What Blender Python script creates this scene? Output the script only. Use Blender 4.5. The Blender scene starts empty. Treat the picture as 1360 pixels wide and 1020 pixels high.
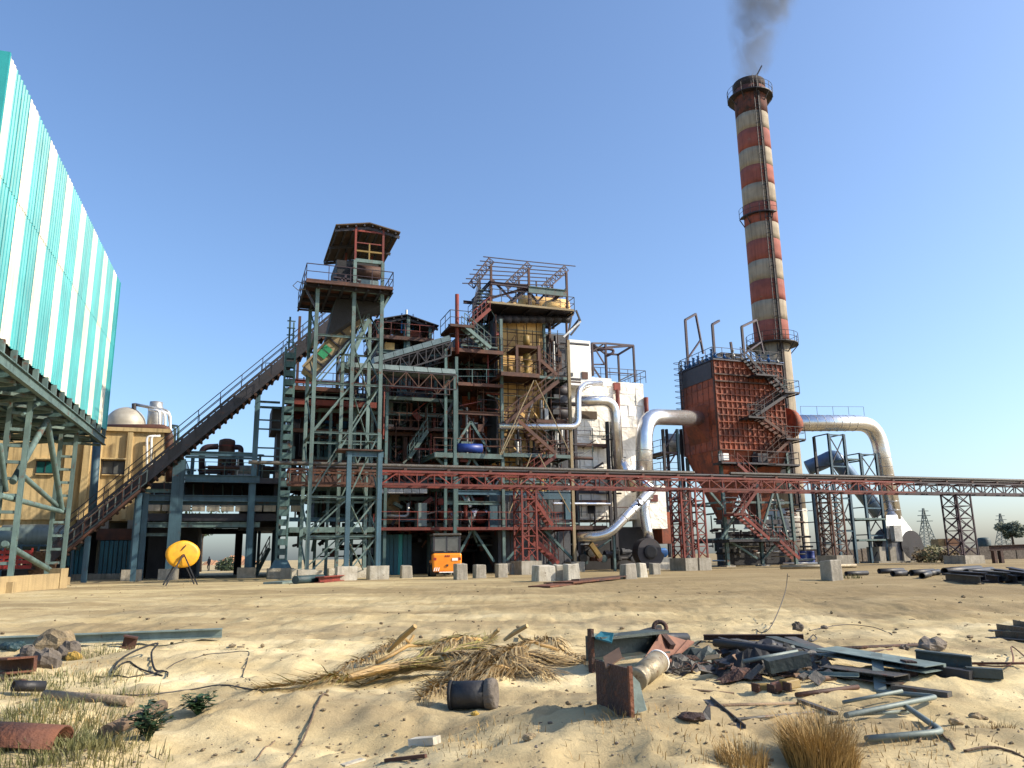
import bpy, math, random
import numpy as np
from mathutils import Vector, Matrix

# ------------------------------------------------------------------ camera, sky, sun, exposure
scene = bpy.context.scene
coll = scene.collection
FPX, CX, CY = 1040.0, 680.0, 510.0
PITCH, ROLL = math.atan(229.0 / 1040.0), 0.016
CAM = Vector((0, 0, 1.5))
FWD = Vector((0, math.cos(PITCH), math.sin(PITCH)))
_up = Vector((0, -math.sin(PITCH), math.cos(PITCH)))
_rt = Vector((1, 0, 0))
RGT = _rt * math.cos(ROLL) - _up * math.sin(ROLL)
UPV = _rt * math.sin(ROLL) + _up * math.cos(ROLL)
cam_data = bpy.data.cameras.new('camera')
cam_data.sensor_fit = 'HORIZONTAL'
cam_data.sensor_width = 36.0
cam_data.lens = FPX / 1360.0 * 36.0
cam_data.clip_start, cam_data.clip_end = 0.1, 6000
cam = bpy.data.objects.new('camera', cam_data)
coll.objects.link(cam)
cam.matrix_world = Matrix(((RGT.x, UPV.x, -FWD.x, CAM.x), (RGT.y, UPV.y, -FWD.y, CAM.y),
                           (RGT.z, UPV.z, -FWD.z, CAM.z), (0, 0, 0, 1)))
scene.camera = cam

SUN_EL = math.radians(33)
SUN_AZ = math.radians(97)           # clockwise from +Y: straight from the right
SDIR = Vector((math.sin(SUN_AZ) * math.cos(SUN_EL), math.cos(SUN_AZ) * math.cos(SUN_EL), math.sin(SUN_EL)))
world = bpy.data.worlds.new('World')
scene.world = world
world.use_nodes = True
wn = world.node_tree.nodes
bg = wn['Background']
sky = wn.new('ShaderNodeTexSky')
sky.sky_type = 'NISHITA'
sky.sun_disc = False
sky.sun_elevation = SUN_EL
sky.sun_rotation = SUN_AZ
sky.altitude = 0
sky.air_density = 1.0
sky.dust_density = 1.9
sky.ozone_density = 5.0
world.node_tree.links.new(sky.outputs[0], bg.inputs[0])
bg.inputs[1].default_value = 0.15
sun_data = bpy.data.lights.new('sun', 'SUN')
sun_data.energy = 4.2
sun_data.angle = math.radians(0.53)
sun_data.color = (1.0, 0.88, 0.70)
sun = bpy.data.objects.new('sun', sun_data)
coll.objects.link(sun)
sun.rotation_euler = SDIR.to_track_quat('Z', 'Y').to_euler()
sun.location = (60, -10, 80)
scene.view_settings.view_transform = 'Standard'
scene.view_settings.look = 'None'
scene.view_settings.exposure = 0.76
scene.view_settings.gamma = 1.0
scene.view_settings.use_curve_mapping = False
try:
    scene.cycles.max_bounces = 5
    scene.cycles.volume_bounces = 1
    scene.cycles.transparent_max_bounces = 8
except Exception:
    pass

# ------------------------------------------------------------------ where things stand
ANG = math.radians(20)              # the plant is turned 20 degrees to the line of sight
UA = Vector((math.cos(ANG), math.sin(ANG), 0))
VA = Vector((-math.sin(ANG), math.cos(ANG), 0))
ZA = Vector((0, 0, 1))

def W(u, v, z):
    return UA * u + VA * v + ZA * z
def ray(px, py):
    return RGT * ((px - CX) / FPX) + UPV * ((CY - py) / FPX) + FWD
def PV(px, py, v):
    d = ray(px, py)
    return CAM + d * (v / d.dot(VA))
def PY(px, py, y):
    d = ray(px, py)
    return CAM + d * (y / d.y)
def PG(px, py, z=0.0):
    d = ray(px, py)
    return CAM + d * ((z - CAM.z) / d.z)
def uvz(p):
    return p.dot(UA), p.dot(VA), p.z
def on_line(p0, d, px):             # how far along p0 + t d lies under image column px
    k = (px - CX) / FPX
    a0, a1 = (p0 - CAM).dot(RGT), d.dot(RGT)
    b0, b1 = (p0 - CAM).dot(FWD), d.dot(FWD)
    return (a0 - k * b0) / (k * b1 - a1)
def uat(px, z, v):
    return on_line(W(0, v, z), UA, px)
def zat(px, py, v):
    return PV(px, py, v).z

# ------------------------------------------------------------------ materials
MAT = {}
BRIGHT = ('white_sheet', 'white_clad', 'sheet_white', 'sheet_teal', 'yellow_paint', 'orange_paint', 'rust_casing', 'insulation')
def _n(t, kind, **kw):
    n = t.nodes.new(kind)
    for k, val in kw.items():
        setattr(n, k, val)
    return n
def mat(name, c1, c2=None, rough=0.6, metal=0.0, scale=1.2, rust=0.0, rustc=(0.17, 0.06, 0.025), bump=0.15,
        bscale=14.0, streak=0.0, var=0.0, lo=0.35, hi=0.65, spec=0.5, crumple=0.0):
    kk = 1.0 if (metal > .5 or name in BRIGHT) else 0.58
    c1 = tuple(x * kk for x in c1)
    c2 = tuple(x * kk for x in c2) if c2 else None
    rustc = tuple(x * kk for x in rustc)
    m = bpy.data.materials.new(name)
    m.use_nodes = True
    t = m.node_tree
    L = t.links.new
    b = t.nodes['Principled BSDF']
    geo = _n(t, 'ShaderNodeNewGeometry')
    pos = geo.outputs['Position']
    if c2 is None:
        c2 = tuple(x * 0.72 for x in c1)
    nz = _n(t, 'ShaderNodeTexNoise')
    nz.inputs['Scale'].default_value = scale
    nz.inputs['Detail'].default_value = 7
    nz.inputs['Roughness'].default_value = 0.62
    L(pos, nz.inputs['Vector'])
    rp = _n(t, 'ShaderNodeValToRGB')
    rp.color_ramp.elements[0].position, rp.color_ramp.elements[1].position = lo, hi
    rp.color_ramp.elements[0].color = (*c2, 1)
    rp.color_ramp.elements[1].color = (*c1, 1)
    L(nz.outputs[0], rp.inputs[0])
    col = rp.outputs[0]
    if streak > 0:
        mp = _n(t, 'ShaderNodeMapping')
        mp.inputs['Scale'].default_value = (3.0, 3.0, 0.18)
        L(pos, mp.inputs[0])
        n2 = _n(t, 'ShaderNodeTexNoise')
        n2.inputs['Scale'].default_value = 1.6
        n2.inputs['Detail'].default_value = 5
        L(mp.outputs[0], n2.inputs['Vector'])
        r2 = _n(t, 'ShaderNodeValToRGB')
        r2.color_ramp.elements[0].position, r2.color_ramp.elements[1].position = 0.48, 0.68
        r2.color_ramp.elements[0].color = (0, 0, 0, 1)
        r2.color_ramp.elements[1].color = (streak,) * 3 + (1,)
        L(n2.outputs[0], r2.inputs[0])
        mx = _n(t, 'ShaderNodeMixRGB')
        mx.inputs[2].default_value = (*[x * 0.28 for x in c1], 1)
        L(r2.outputs[0], mx.inputs[0]); L(col, mx.inputs[1])
        col = mx.outputs[0]
    if rust > 0:
        n3 = _n(t, 'ShaderNodeTexNoise')
        n3.inputs['Scale'].default_value = scale * 2.3
        n3.inputs['Detail'].default_value = 9
        n3.inputs['Roughness'].default_value = 0.7
        L(pos, n3.inputs['Vector'])
        r3 = _n(t, 'ShaderNodeValToRGB')
        p = 0.66 - 0.32 * rust
        r3.color_ramp.elements[0].position, r3.color_ramp.elements[1].position = p, p + 0.10
        L(n3.outputs[0], r3.inputs[0])
        mx = _n(t, 'ShaderNodeMixRGB')
        mx.inputs[2].default_value = (*rustc, 1)
        L(r3.outputs[0], mx.inputs[0]); L(col, mx.inputs[1])
        col = mx.outputs[0]
    if var > 0:
        oi = _n(t, 'ShaderNodeObjectInfo')
        mr = _n(t, 'ShaderNodeMapRange')
        mr.inputs[3].default_value, mr.inputs[4].default_value = 1 - var, 1 + var
        L(oi.outputs['Random'], mr.inputs[0])
        mv = _n(t, 'ShaderNodeVectorMath', operation='SCALE')
        L(col, mv.inputs[0]); L(mr.outputs[0], mv.inputs[3])
        col = mv.outputs[0]
    L(col, b.inputs['Base Color'])
    b.inputs['Roughness'].default_value = rough
    b.inputs['Metallic'].default_value = metal
    b.inputs['Specular IOR Level'].default_value = spec
    if bump > 0:
        nb = _n(t, 'ShaderNodeTexNoise')
        nb.inputs['Scale'].default_value = bscale
        nb.inputs['Detail'].default_value = 6
        L(pos, nb.inputs['Vector'])
        bp = _n(t, 'ShaderNodeBump')
        bp.inputs['Strength'].default_value = bump
        bp.inputs['Distance'].default_value = 0.05
        L(nb.outputs[0], bp.inputs['Height'])
        if crumple > 0:
            vo = _n(t, 'ShaderNodeTexNoise')
            vo.inputs['Scale'].default_value = 1.3
            vo.inputs['Detail'].default_value = 4
            vo.inputs['Distortion'].default_value = 1.2
            L(pos, vo.inputs['Vector'])
            b2 = _n(t, 'ShaderNodeBump')
            b2.inputs['Strength'].default_value = crumple
            b2.inputs['Distance'].default_value = 0.25
            L(vo.outputs[0], b2.inputs['Height']); L(bp.outputs[0], b2.inputs['Normal'])
            L(b2.outputs[0], b.inputs['Normal'])
        else:
            L(bp.outputs[0], b.inputs['Normal'])
    MAT[name] = m
    return m

mat('teal_steel', (0.13, 0.25, 0.245), (0.065, 0.14, 0.145), 0.62, 0, 0.8, rust=0.22, streak=0.5, var=0.22)
mat('pale_steel', (0.20, 0.31, 0.29), (0.10, 0.17, 0.165), 0.65, 0, 0.8, rust=0.28, streak=0.5, var=0.2)
mat('blue_steel', (0.085, 0.20, 0.27), (0.05, 0.12, 0.17), 0.6, 0, 0.7, rust=0.15, streak=0.4, var=0.2)
mat('red_steel', (0.34, 0.050, 0.030), (0.17, 0.032, 0.024), 0.65, 0, 1.1, rust=0.25, streak=0.4, var=0.25)
mat('brown_steel', (0.16, 0.06, 0.034), (0.075, 0.034, 0.023), 0.7, 0, 1.1, rust=0.35, streak=0.4, var=0.3)
mat('dark_steel', (0.045, 0.042, 0.055), (0.022, 0.02, 0.028), 0.6, 0, 1.0, rust=0.25, rustc=(0.09, 0.04, 0.03), var=0.3)
mat('purple_steel', (0.06, 0.024, 0.040), (0.03, 0.014, 0.024), 0.6, 0, 1.0, rust=0.2, var=0.25)
mat('silver', (0.86, 0.86, 0.86), (0.70, 0.70, 0.70), 0.27, 0.88, 1.0, bump=0.25, bscale=5, var=0.06)
mat('silver_dull', (0.42, 0.42, 0.40), (0.26, 0.26, 0.25), 0.45, 0.6, 1.3, bump=0.3, bscale=6, rust=0.12, var=0.15)
mat('white_clad', (0.86, 0.83, 0.76), (0.70, 0.66, 0.57), 0.5, 0.1, 0.7, bump=0.3, bscale=3, crumple=0.45, rust=0.06, rustc=(0.35, 0.27, 0.17), var=0.07)
mat('white_sheet', (0.86, 0.85, 0.80), (0.78, 0.76, 0.70), 0.45, 0.0, 0.7, bump=0.1)
mat('insulation', (0.66, 0.43, 0.165), (0.40, 0.25, 0.095), 0.8, 0, 0.9, bump=0.4, bscale=8, rust=0.25, rustc=(0.12, 0.07, 0.035), var=0.35)
mat('grey_casing', (0.13, 0.14, 0.16), (0.06, 0.065, 0.08), 0.7, 0, 0.8, bump=0.3, rust=0.2, var=0.2)
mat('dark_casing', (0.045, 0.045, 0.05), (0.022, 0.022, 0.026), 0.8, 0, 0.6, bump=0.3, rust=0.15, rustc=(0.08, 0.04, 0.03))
mat('rust_casing', (0.29, 0.066, 0.024), (0.14, 0.036, 0.017), 0.72, 0, 0.7, bump=0.4, rust=0.45, rustc=(0.085, 0.03, 0.02), streak=0.5, var=0.2)
mat('rust_plate', (0.27, 0.095, 0.04), (0.13, 0.05, 0.03), 0.8, 0, 2.5, bump=0.5, bscale=30, rust=0.4, var=0.15)
mat('dark_rust', (0.10, 0.045, 0.03), (0.05, 0.026, 0.02), 0.8, 0, 3, bump=0.5, bscale=30, rust=0.4, var=0.2)
mat('chimney_red', (0.50, 0.145, 0.10), (0.34, 0.10, 0.075), 0.85, 0, 0.5, bump=0.3, streak=0.35, rust=0.14, rustc=(0.36, 0.24, 0.18))
mat('chimney_white', (0.60, 0.50, 0.36), (0.42, 0.35, 0.25), 0.85, 0, 0.5, bump=0.3, streak=0.45, rust=0.08, rustc=(0.25, 0.2, 0.15))
mat('sooty_red', (0.30, 0.095, 0.065), (0.10, 0.045, 0.035), 0.9, 0, 0.6, bump=0.3, streak=0.9, rust=0.45, rustc=(0.06, 0.04, 0.035))
mat('soot', (0.06, 0.04, 0.035), (0.03, 0.025, 0.025), 0.9, 0, 0.8, bump=0.3, rust=0.3, rustc=(0.16, 0.06, 0.04))
mat('concrete', (0.60, 0.55, 0.45), (0.40, 0.36, 0.28), 0.9, 0, 2.0, bump=0.5, bscale=12, streak=0.4, rust=0.12, rustc=(0.20, 0.15, 0.10), var=0.12)
mat('white_paint_concrete', (0.98, 0.92, 0.76), (0.66, 0.59, 0.45), 0.85, 0, 2.0, bump=0.4, streak=0.45, rust=0.2, rustc=(0.33, 0.27, 0.2), var=0.1)
mat('yellow_wall', (0.98, 0.74, 0.37), (0.72, 0.52, 0.24), 0.9, 0, 0.5, bump=0.3, bscale=6, streak=0.6, rust=0.1, rustc=(0.3, 0.22, 0.12))
mat('plinth_yellow', (0.56, 0.42, 0.21), (0.42, 0.31, 0.16), 0.9, 0, 1.0, bump=0.3, streak=0.3)
mat('sheet_teal', (0.035, 0.34, 0.35), (0.026, 0.255, 0.27), 0.42, 0, 0.5, bump=0.08, bscale=2, rust=0.05, rustc=(0.15, 0.36, 0.32), spec=0.4, streak=.35, var=.10)
mat('sheet_white', (0.68, 0.665, 0.53), (0.58, 0.56, 0.435), 0.45, 0, 0.5, bump=0.08, bscale=2, streak=.3, var=.06)
mat('sheet_blue', (0.02, 0.20, 0.27), (0.012, 0.13, 0.19), 0.5, 0, 0.5, bump=0.1, streak=0.3)
mat('galv', (0.34, 0.43, 0.41), (0.24, 0.32, 0.31), 0.5, 0.25, 0.8, bump=0.1, rust=0.15, streak=0.3, var=0.03)
mat('duct_blue', (0.20, 0.33, 0.50), (0.13, 0.22, 0.35), 0.45, 0.3, 1.0, bump=0.2, var=0.05)
mat('beige_board', (0.46, 0.37, 0.22), (0.34, 0.26, 0.15), 0.8, 0, 1.5, bump=0.2, rust=0.15, var=0.1)
mat('roof_under', (0.16, 0.105, 0.065), (0.10, 0.07, 0.045), 0.8, 0, 1.0, bump=0.2, rust=0.2)
mat('orange_paint', (0.86, 0.27, 0.012), (0.78, 0.23, 0.01), 0.42, 0, 2.0, bump=0.03, rust=0.04)
mat('yellow_paint', (0.74, 0.36, 0.012), (0.56, 0.26, 0.01), 0.5, 0, 2.5, bump=0.1, rust=0.12, rustc=(0.3, 0.14, 0.03))
mat('safety_yellow', (0.42, 0.27, 0.05), (0.25, 0.16, 0.04), 0.6, 0, 2.0, rust=0.2)
mat('black_rubber', (0.022, 0.022, 0.024), (0.014, 0.014, 0.016), 0.8, 0, 3.0, bump=0.2)
mat('black_pipe', (0.03, 0.03, 0.034), (0.017, 0.017, 0.02), 0.55, 0, 3.0, bump=0.2, rust=0.1)
mat('glass_dark', (0.24, 0.25, 0.24), (0.14, 0.15, 0.145), 0.12, 0, 0.8, bump=0.0)
mat('glass_teal', (0.03, 0.22, 0.21), (0.02, 0.15, 0.15), 0.2, 0, 0.6, bump=0.0)
mat('royal_blue', (0.02, 0.075, 0.42), (0.015, 0.05, 0.28), 0.45, 0, 2, bump=0.1)
mat('motor_blue', (0.02, 0.20, 0.55), (0.015, 0.12, 0.36), 0.5, 0, 2, bump=0.1, rust=0.1, var=0.2)
mat('green_cloth', (0.02, 0.42, 0.18), (0.015, 0.28, 0.12), 0.7, 0, 2, bump=0.3)
mat('crate_red', (0.50, 0.035, 0.03), (0.32, 0.025, 0.02), 0.6, 0, 2, bump=0.1)
mat('crate_tan', (0.42, 0.25, 0.14), (0.28, 0.16, 0.09), 0.7, 0, 2, bump=0.1)
mat('cream_metal', (0.55, 0.48, 0.33), (0.36, 0.29, 0.18), 0.5, 0.4, 6, bump=0.3, rust=0.3)
mat('light_teal', (0.29, 0.38, 0.35), (0.17, 0.23, 0.21), 0.6, 0, 3, bump=0.2, rust=0.15)
mat('scrap_teal', (0.085, 0.12, 0.11), (0.045, 0.06, 0.055), 0.6, 0, 3, bump=0.3, rust=0.25, var=0.25)
mat('scrap_grey', (0.15, 0.14, 0.12), (0.08, 0.075, 0.065), 0.6, 0.2, 4, bump=0.4, rust=0.3, var=0.4)
mat('pink_oxide', (0.36, 0.155, 0.085), (0.25, 0.10, 0.06), 0.75, 0, 3, bump=0.3, rust=0.12)
mat('timber', (0.32, 0.22, 0.13), (0.17, 0.11, 0.07), 0.85, 0, 6, bump=0.5, bscale=25, var=0.3)
mat('bleached_wood', (0.55, 0.43, 0.28), (0.36, 0.26, 0.16), 0.85, 0, 7, bump=0.5, bscale=25, var=0.15)
mat('rock', (0.30, 0.25, 0.20), (0.15, 0.125, 0.10), 0.92, 0, 4, bump=0.7, bscale=14, var=0.3)
mat('clod', (0.60, 0.46, 0.27), (0.28, 0.21, 0.12), 0.95, 0, 6, bump=0.6, bscale=30, var=0.3)
mat('foam_yellow', (0.75, 0.50, 0.09), (0.5, 0.3, 0.06), 0.8, 0, 6, bump=0.3)
mat('frond_tan', (0.98, 0.74, 0.36), (0.60, 0.40, 0.17), 0.7, 0, 5, bump=0.1, var=0.3)
mat('frond_dark', (0.46, 0.31, 0.12), (0.20, 0.13, 0.055), 0.75, 0, 5, bump=0.1, var=0.3)
mat('frond_green', (0.45, 0.40, 0.09), (0.30, 0.25, 0.06), 0.65, 0, 5, bump=0.1, var=0.3)
mat('frond_stem', (0.60, 0.36, 0.10), (0.42, 0.27, 0.10), 0.6, 0, 4, bump=0.2, var=0.2)
mat('leaf_green', (0.06, 0.135, 0.045), (0.035, 0.08, 0.03), 0.55, 0, 8, bump=0, var=0.3)
mat('leaf_tree', (0.055, 0.095, 0.035), (0.03, 0.055, 0.02), 0.6, 0, 1.0, bump=0, var=0.2)
mat('leaf_hazed', (0.22, 0.27, 0.17), (0.15, 0.19, 0.12), 0.7, 0, 1.0, bump=0, var=0.1)  # distance haze is mixed into this paler leaf green
mat('dome_metal', (0.78, 0.73, 0.60), (0.55, 0.50, 0.40), 0.5, 0.1, 0.8, bump=0.3, bscale=2, rust=0.15, rustc=(0.4, 0.36, 0.28), var=0.05)
mat('grass_green', (0.15, 0.17, 0.05), (0.27, 0.23, 0.08), 0.7, 0, 1.5, bump=0)
mat('grass_dry', (0.72, 0.47, 0.15), (0.36, 0.22, 0.07), 0.7, 0, 3, bump=0)
mat('bark', (0.12, 0.085, 0.06), (0.07, 0.05, 0.035), 0.9, 0, 5, bump=0.5)
mat('skin', (0.20, 0.11, 0.07), (0.16, 0.09, 0.06), 0.6, 0, 5, bump=0)
mat('dark_cloth', (0.05, 0.05, 0.065), (0.035, 0.035, 0.045), 0.9, 0, 5, bump=0.1)
mat('tarp', (0.035, 0.09, 0.10), (0.02, 0.05, 0.06), 0.6, 0, 3, bump=0.3)
mat('orange_far', (0.55, 0.30, 0.16), (0.42, 0.22, 0.12), 0.9, 0, 0.5, bump=0.1)
mat('mesh_teal_grey', (0.30, 0.36, 0.33), (0.21, 0.26, 0.24), 0.6, 0.2, 2, bump=0.1, rust=0.1)
mat('wire', (0.10, 0.085, 0.07), (0.06, 0.05, 0.045), 0.6, 0, 6, bump=0)

# ------------------------------------------------------------------ mesh helpers
LOC = {}
def thing(name, label, cat, loc, group=None, kind=None):
    o = bpy.data.objects.new(name, None)
    o.empty_display_size = 0.3
    coll.objects.link(o)
    o.location = loc
    o['label'] = label
    o['category'] = cat
    if group: o['group'] = group
    if kind: o['kind'] = kind
    LOC[o.name] = Vector(loc)
    return o
def tag(o, label, cat, group=None, kind=None):
    if label: o['label'] = label
    if cat: o['category'] = cat
    if group: o['group'] = group
    if kind: o['kind'] = kind
    return o

class MB:
    def __init__(s):
        s.v, s.f = [], []
    def poly(s, pts):
        n = len(s.v)
        s.v += [Vector(p) for p in pts]
        s.f.append(tuple(range(n, n + len(pts))))
        return s
    def hexa(s, p):                 # eight corners: bottom ring 0-3, top ring 4-7
        n = len(s.v)
        s.v += [Vector(q) for q in p]
        s.f += [tuple(n + i for i in q) for q in ((3, 2, 1, 0), (4, 5, 6, 7), (0, 1, 5, 4), (1, 2, 6, 5), (2, 3, 7, 6), (3, 0, 4, 7))]
        return s
    def box(s, c, ex, ey, ez):      # centre and three half-axis vectors
        c, ex, ey, ez = Vector(c), Vector(ex), Vector(ey), Vector(ez)
        return s.hexa([c - ex - ey - ez, c + ex - ey - ez, c + ex + ey - ez, c - ex + ey - ez,
                       c - ex - ey + ez, c + ex - ey + ez, c + ex + ey + ez, c - ex + ey + ez])
    def ubox(s, u0, u1, v0, v1, z0, z1):
        return s.hexa([W(u0, v0, z0), W(u1, v0, z0), W(u1, v1, z0), W(u0, v1, z0),
                       W(u0, v0, z1), W(u1, v0, z1), W(u1, v1, z1), W(u0, v1, z1)])
    def bar(s, p, q, w, d=None):
        p, q = Vector(p), Vector(q)
        z = (q - p)
        x, y = frame(z)
        d = d or w
        return s.box((p + q) / 2, x * w / 2, y * d / 2, z / 2)
    def tube(s, pts, r, n=8, cap=True, closed=False):
        pts = [Vector(p) for p in pts]
        rs = r if isinstance(r, (list, tuple)) else [r] * len(pts)
        m = len(pts)
        t0 = (pts[1] - pts[0]).normalized()
        x, y = frame(t0)
        base = len(s.v)
        for i, p in enumerate(pts):
            a = pts[i] - pts[i - 1] if i > 0 else (pts[0] - pts[-1] if closed else pts[1] - pts[0])
            b = pts[(i + 1) % m] - pts[i] if (i < m - 1 or closed) else a
            t = (a.normalized() + b.normalized())
            t = t.normalized() if t.length > 1e-6 else a.normalized()
            x = (x - t * x.dot(t))
            x = x.normalized() if x.length > 1e-6 else frame(t)[0]
            y = t.cross(x)
            for k in range(n):
                an = 2 * math.pi * k / n
                s.v.append(p + (x * math.cos(an) + y * math.sin(an)) * rs[i])
        for i in range(m if closed else m - 1):
            j = (i + 1) % m
            for k in range(n):
                k2 = (k + 1) % n
                s.f.append((base + i * n + k, base + i * n + k2, base + j * n + k2, base + j * n + k))
        if cap and not closed:
            s.f.append(tuple(base + k for k in reversed(range(n))))
            s.f.append(tuple(base + (m - 1) * n + k for k in range(n)))
        return s
    def lathe(s, c, prof, n=24, axis=None, x=None):     # prof: list of (radius, height along axis)
        axis = Vector(axis or (0, 0, 1)).normalized()
        ax, ay = frame(axis)
        base = len(s.v)
        for r, h in prof:
            for k in range(n):
                an = 2 * math.pi * k / n
                s.v.append(Vector(c) + axis * h + (ax * math.cos(an) + ay * math.sin(an)) * r)
        for i in range(len(prof) - 1):
            for k in range(n):
                k2 = (k + 1) % n
                s.f.append((base + i * n + k, base + i * n + k2, base + (i + 1) * n + k2, base + (i + 1) * n + k))
        if prof[0][0] > 1e-4: s.f.append(tuple(base + k for k in reversed(range(n))))
        if prof[-1][0] > 1e-4: s.f.append(tuple(base + (len(prof) - 1) * n + k for k in range(n)))
        return s
    def build(s, name, m, parent=None, smooth=False, loc=None, kind=None):
        if parent is not None:
            o0 = LOC[parent.name]
        else:
            if loc is None:
                lo = Vector((min(p.x for p in s.v), min(p.y for p in s.v), min(p.z for p in s.v)))
                hi = Vector((max(p.x for p in s.v), max(p.y for p in s.v), 0))
                loc = Vector(((lo.x + hi.x) / 2, (lo.y + hi.y) / 2, lo.z))
            o0 = Vector(loc)
        me = bpy.data.meshes.new(name)
        me.from_pydata([tuple(p - o0) for p in s.v], [], s.f)
        me.materials.append(MAT[m] if isinstance(m, str) else m)
        if smooth:
            me.polygons.foreach_set('use_smooth', [len(p.vertices) == 4 or len(p.vertices) == 3 for p in me.polygons])
        me.update()
        o = bpy.data.objects.new(name, me)
        coll.objects.link(o)
        if parent is not None:
            o.parent = parent
        else:
            o.location = o0
        if kind: o['kind'] = kind
        LOC[o.name] = o0
        return o

def frame(z):
    z = Vector(z).normalized()
    if abs(z.z) > 0.98:
        x = (UA - z * UA.dot(z)).normalized()
    else:
        x = ZA.cross(z).normalized()
    return x, z.cross(x)

def _unit(sec, m):
    key = (sec, m)
    if key in _UNITS: return _UNITS[key]
    if sec == 'box':
        prof = [(-.5, -.5), (.5, -.5), (.5, .5), (-.5, .5)]
    elif sec == 'I':
        w = .06
        prof = [(-.5, -.5), (.5, -.5), (.5, -.4), (w, -.4), (w, .4), (.5, .4), (.5, .5), (-.5, .5), (-.5, .4), (-w, .4), (-w, -.4), (-.5, -.4)]
    elif sec == 'C':
        prof = [(-.5, -.5), (.5, -.5), (.5, -.38), (-.34, -.38), (-.34, .38), (.5, .38), (.5, .5), (-.5, .5)]
    elif sec == 'L':
        prof = [(-.5, -.5), (.5, -.5), (.5, -.36), (-.36, -.36), (-.36, .5), (-.5, .5)]
    else:
        n = 12
        prof = [(.5 * math.cos(2 * math.pi * k / n), .5 * math.sin(2 * math.pi * k / n)) for k in range(n)]
    n = len(prof)
    vs = [(x, y, 0) for x, y in prof] + [(x, y, 1) for x, y in prof]
    fs = [(k, (k + 1) % n, n + (k + 1) % n, n + k) for k in range(n)] + [tuple(reversed(range(n))), tuple(range(n, 2 * n))]
    me = bpy.data.meshes.new('section_' + sec + '_' + m)
    me.from_pydata(vs, [], fs)
    me.materials.append(MAT[m])
    if sec == 'pipe':
        me.polygons.foreach_set('use_smooth', [len(p.vertices) == 4 for p in me.polygons])
    me.update()
    _UNITS[key] = me
    return me
_UNITS = {}
def mem(parent, name, p, q, w, m, d=None, sec='box', roll=False):
    p, q = Vector(p), Vector(q)
    z = q - p
    if z.length < 1e-4: return None
    x, y = frame(z)
    if roll: x, y = y, -x
    d = d or w
    o = bpy.data.objects.new(name, _unit(sec, m))
    coll.objects.link(o)
    o.parent = parent
    c = p - LOC[parent.name]
    o.matrix_local = Matrix(((x.x * w, y.x * d, z.x, c.x), (x.y * w, y.y * d, z.y, c.y), (x.z * w, y.z * d, z.z, c.z), (0, 0, 0, 1)))
    return o

# ---- plant-frame pieces given by where they show in the picture and the depth v of their plane
def colm(parent, px, py, v, w, m, sec='I', z0=0.0, name='column', foot=0.0, dv=None):
    p = PV(px, py, v)
    u, _, z = uvz(p)
    mem(parent, name, W(u, v, z0), W(u, v, z), w, m, dv, sec)
    if foot:
        h = 0.75
        MB().ubox(u - foot, u + foot, v - foot, v + foot, -0.2, z0 + h).build('footing', 'concrete', parent)
    return u, z
def beam(parent, px0, px1, py, v, w, m, d=None, sec='I', name='beam'):
    z = zat((px0 + px1) / 2, py, v)
    mem(parent, name, W(uat(px0, z, v), v, z), W(uat(px1, z, v), v, z), w, m, d, sec)
    return z
def diag(parent, a, b, v, w, m, d=None, sec='box', name='brace'):
    return mem(parent, name, PV(*a, v), PV(*b, v), w, m, d, sec)
def vbox(parent, name, px0, px1, py0, py1, v0, v1, m):
    pm = (px0 + px1) / 2
    z1, z0 = zat(pm, py0, v0), (zat(pm, py1, v0) if py1 < 738 else -.2)
    zm = (z0 + z1) / 2
    return MB().ubox(uat(px0, zm, v0), uat(px1, zm, v0), v0, v1, z0, z1).build(name, m, parent)
def railing(parent, pts, m, h=1.05, r=0.03, step=1.3, mid=True, name='railing'):
    b = MB()
    pts = [Vector(p) for p in pts]
    for a, c in zip(pts[:-1], pts[1:]):
        n = max(1, int(round((c - a).length / step)))
        for i in range(n + 1):
            p = a.lerp(c, i / n)
            b.bar(p, p + ZA * h, r * 1.4)
        b.bar(a + ZA * h, c + ZA * h, r * 1.5)
        if mid: b.bar(a + ZA * h * 0.5, c + ZA * h * 0.5, r * 1.2)
    return b.build(name, m, parent)
def plat(parent, px0, px1, py, v0, v1, m, rail='', th=0.22, railm=None, name='floor_plate'):
    z = zat((px0 + px1) / 2, py, v0)
    u0, u1 = uat(px0, z, v0), uat(px1, z, v0)
    MB().ubox(u0 + .05, u1 - .05, v0 + .05, v1 - .05, z - 0.06, z).build(name, m, parent)
    for (a, b) in (((u0, v0), (u1, v0)), ((u0, v1), (u1, v1))):
        mem(parent, 'edge_beam', W(a[0], a[1], z - th / 2 - .01), W(b[0], b[1], z - th / 2 - .01), th * .7, m, th, 'C')
    n = max(1, int((u1 - u0) / 1.8))
    for i in range(n + 1):
        u = u0 + (u1 - u0) * i / n
        mem(parent, 'joist', W(u, v0 + .1, z - th / 2 - .08), W(u, v1 - .1, z - th / 2 - .08), .12, m, th * .8, 'I')
    if rail:
        pts = []
        if 'l' in rail: pts.append(W(u0, v1, z))
        pts += [W(u0, v0, z), W(u1, v0, z)]
        if 'r' in rail: pts.append(W(u1, v1, z))
        railing(parent, pts, railm or m)
    return u0, u1, z
def stair(parent, a, b, v, m, width=0.9, n=None, railm=None, tm=None):
    """flight from picture point a (foot) to b (head) in the plane v, running into depth by width"""
    p, q = PV(*a, v), PV(*b, v)
    return stair3(parent, p, q, VA * width, m, n, railm, tm)
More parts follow.
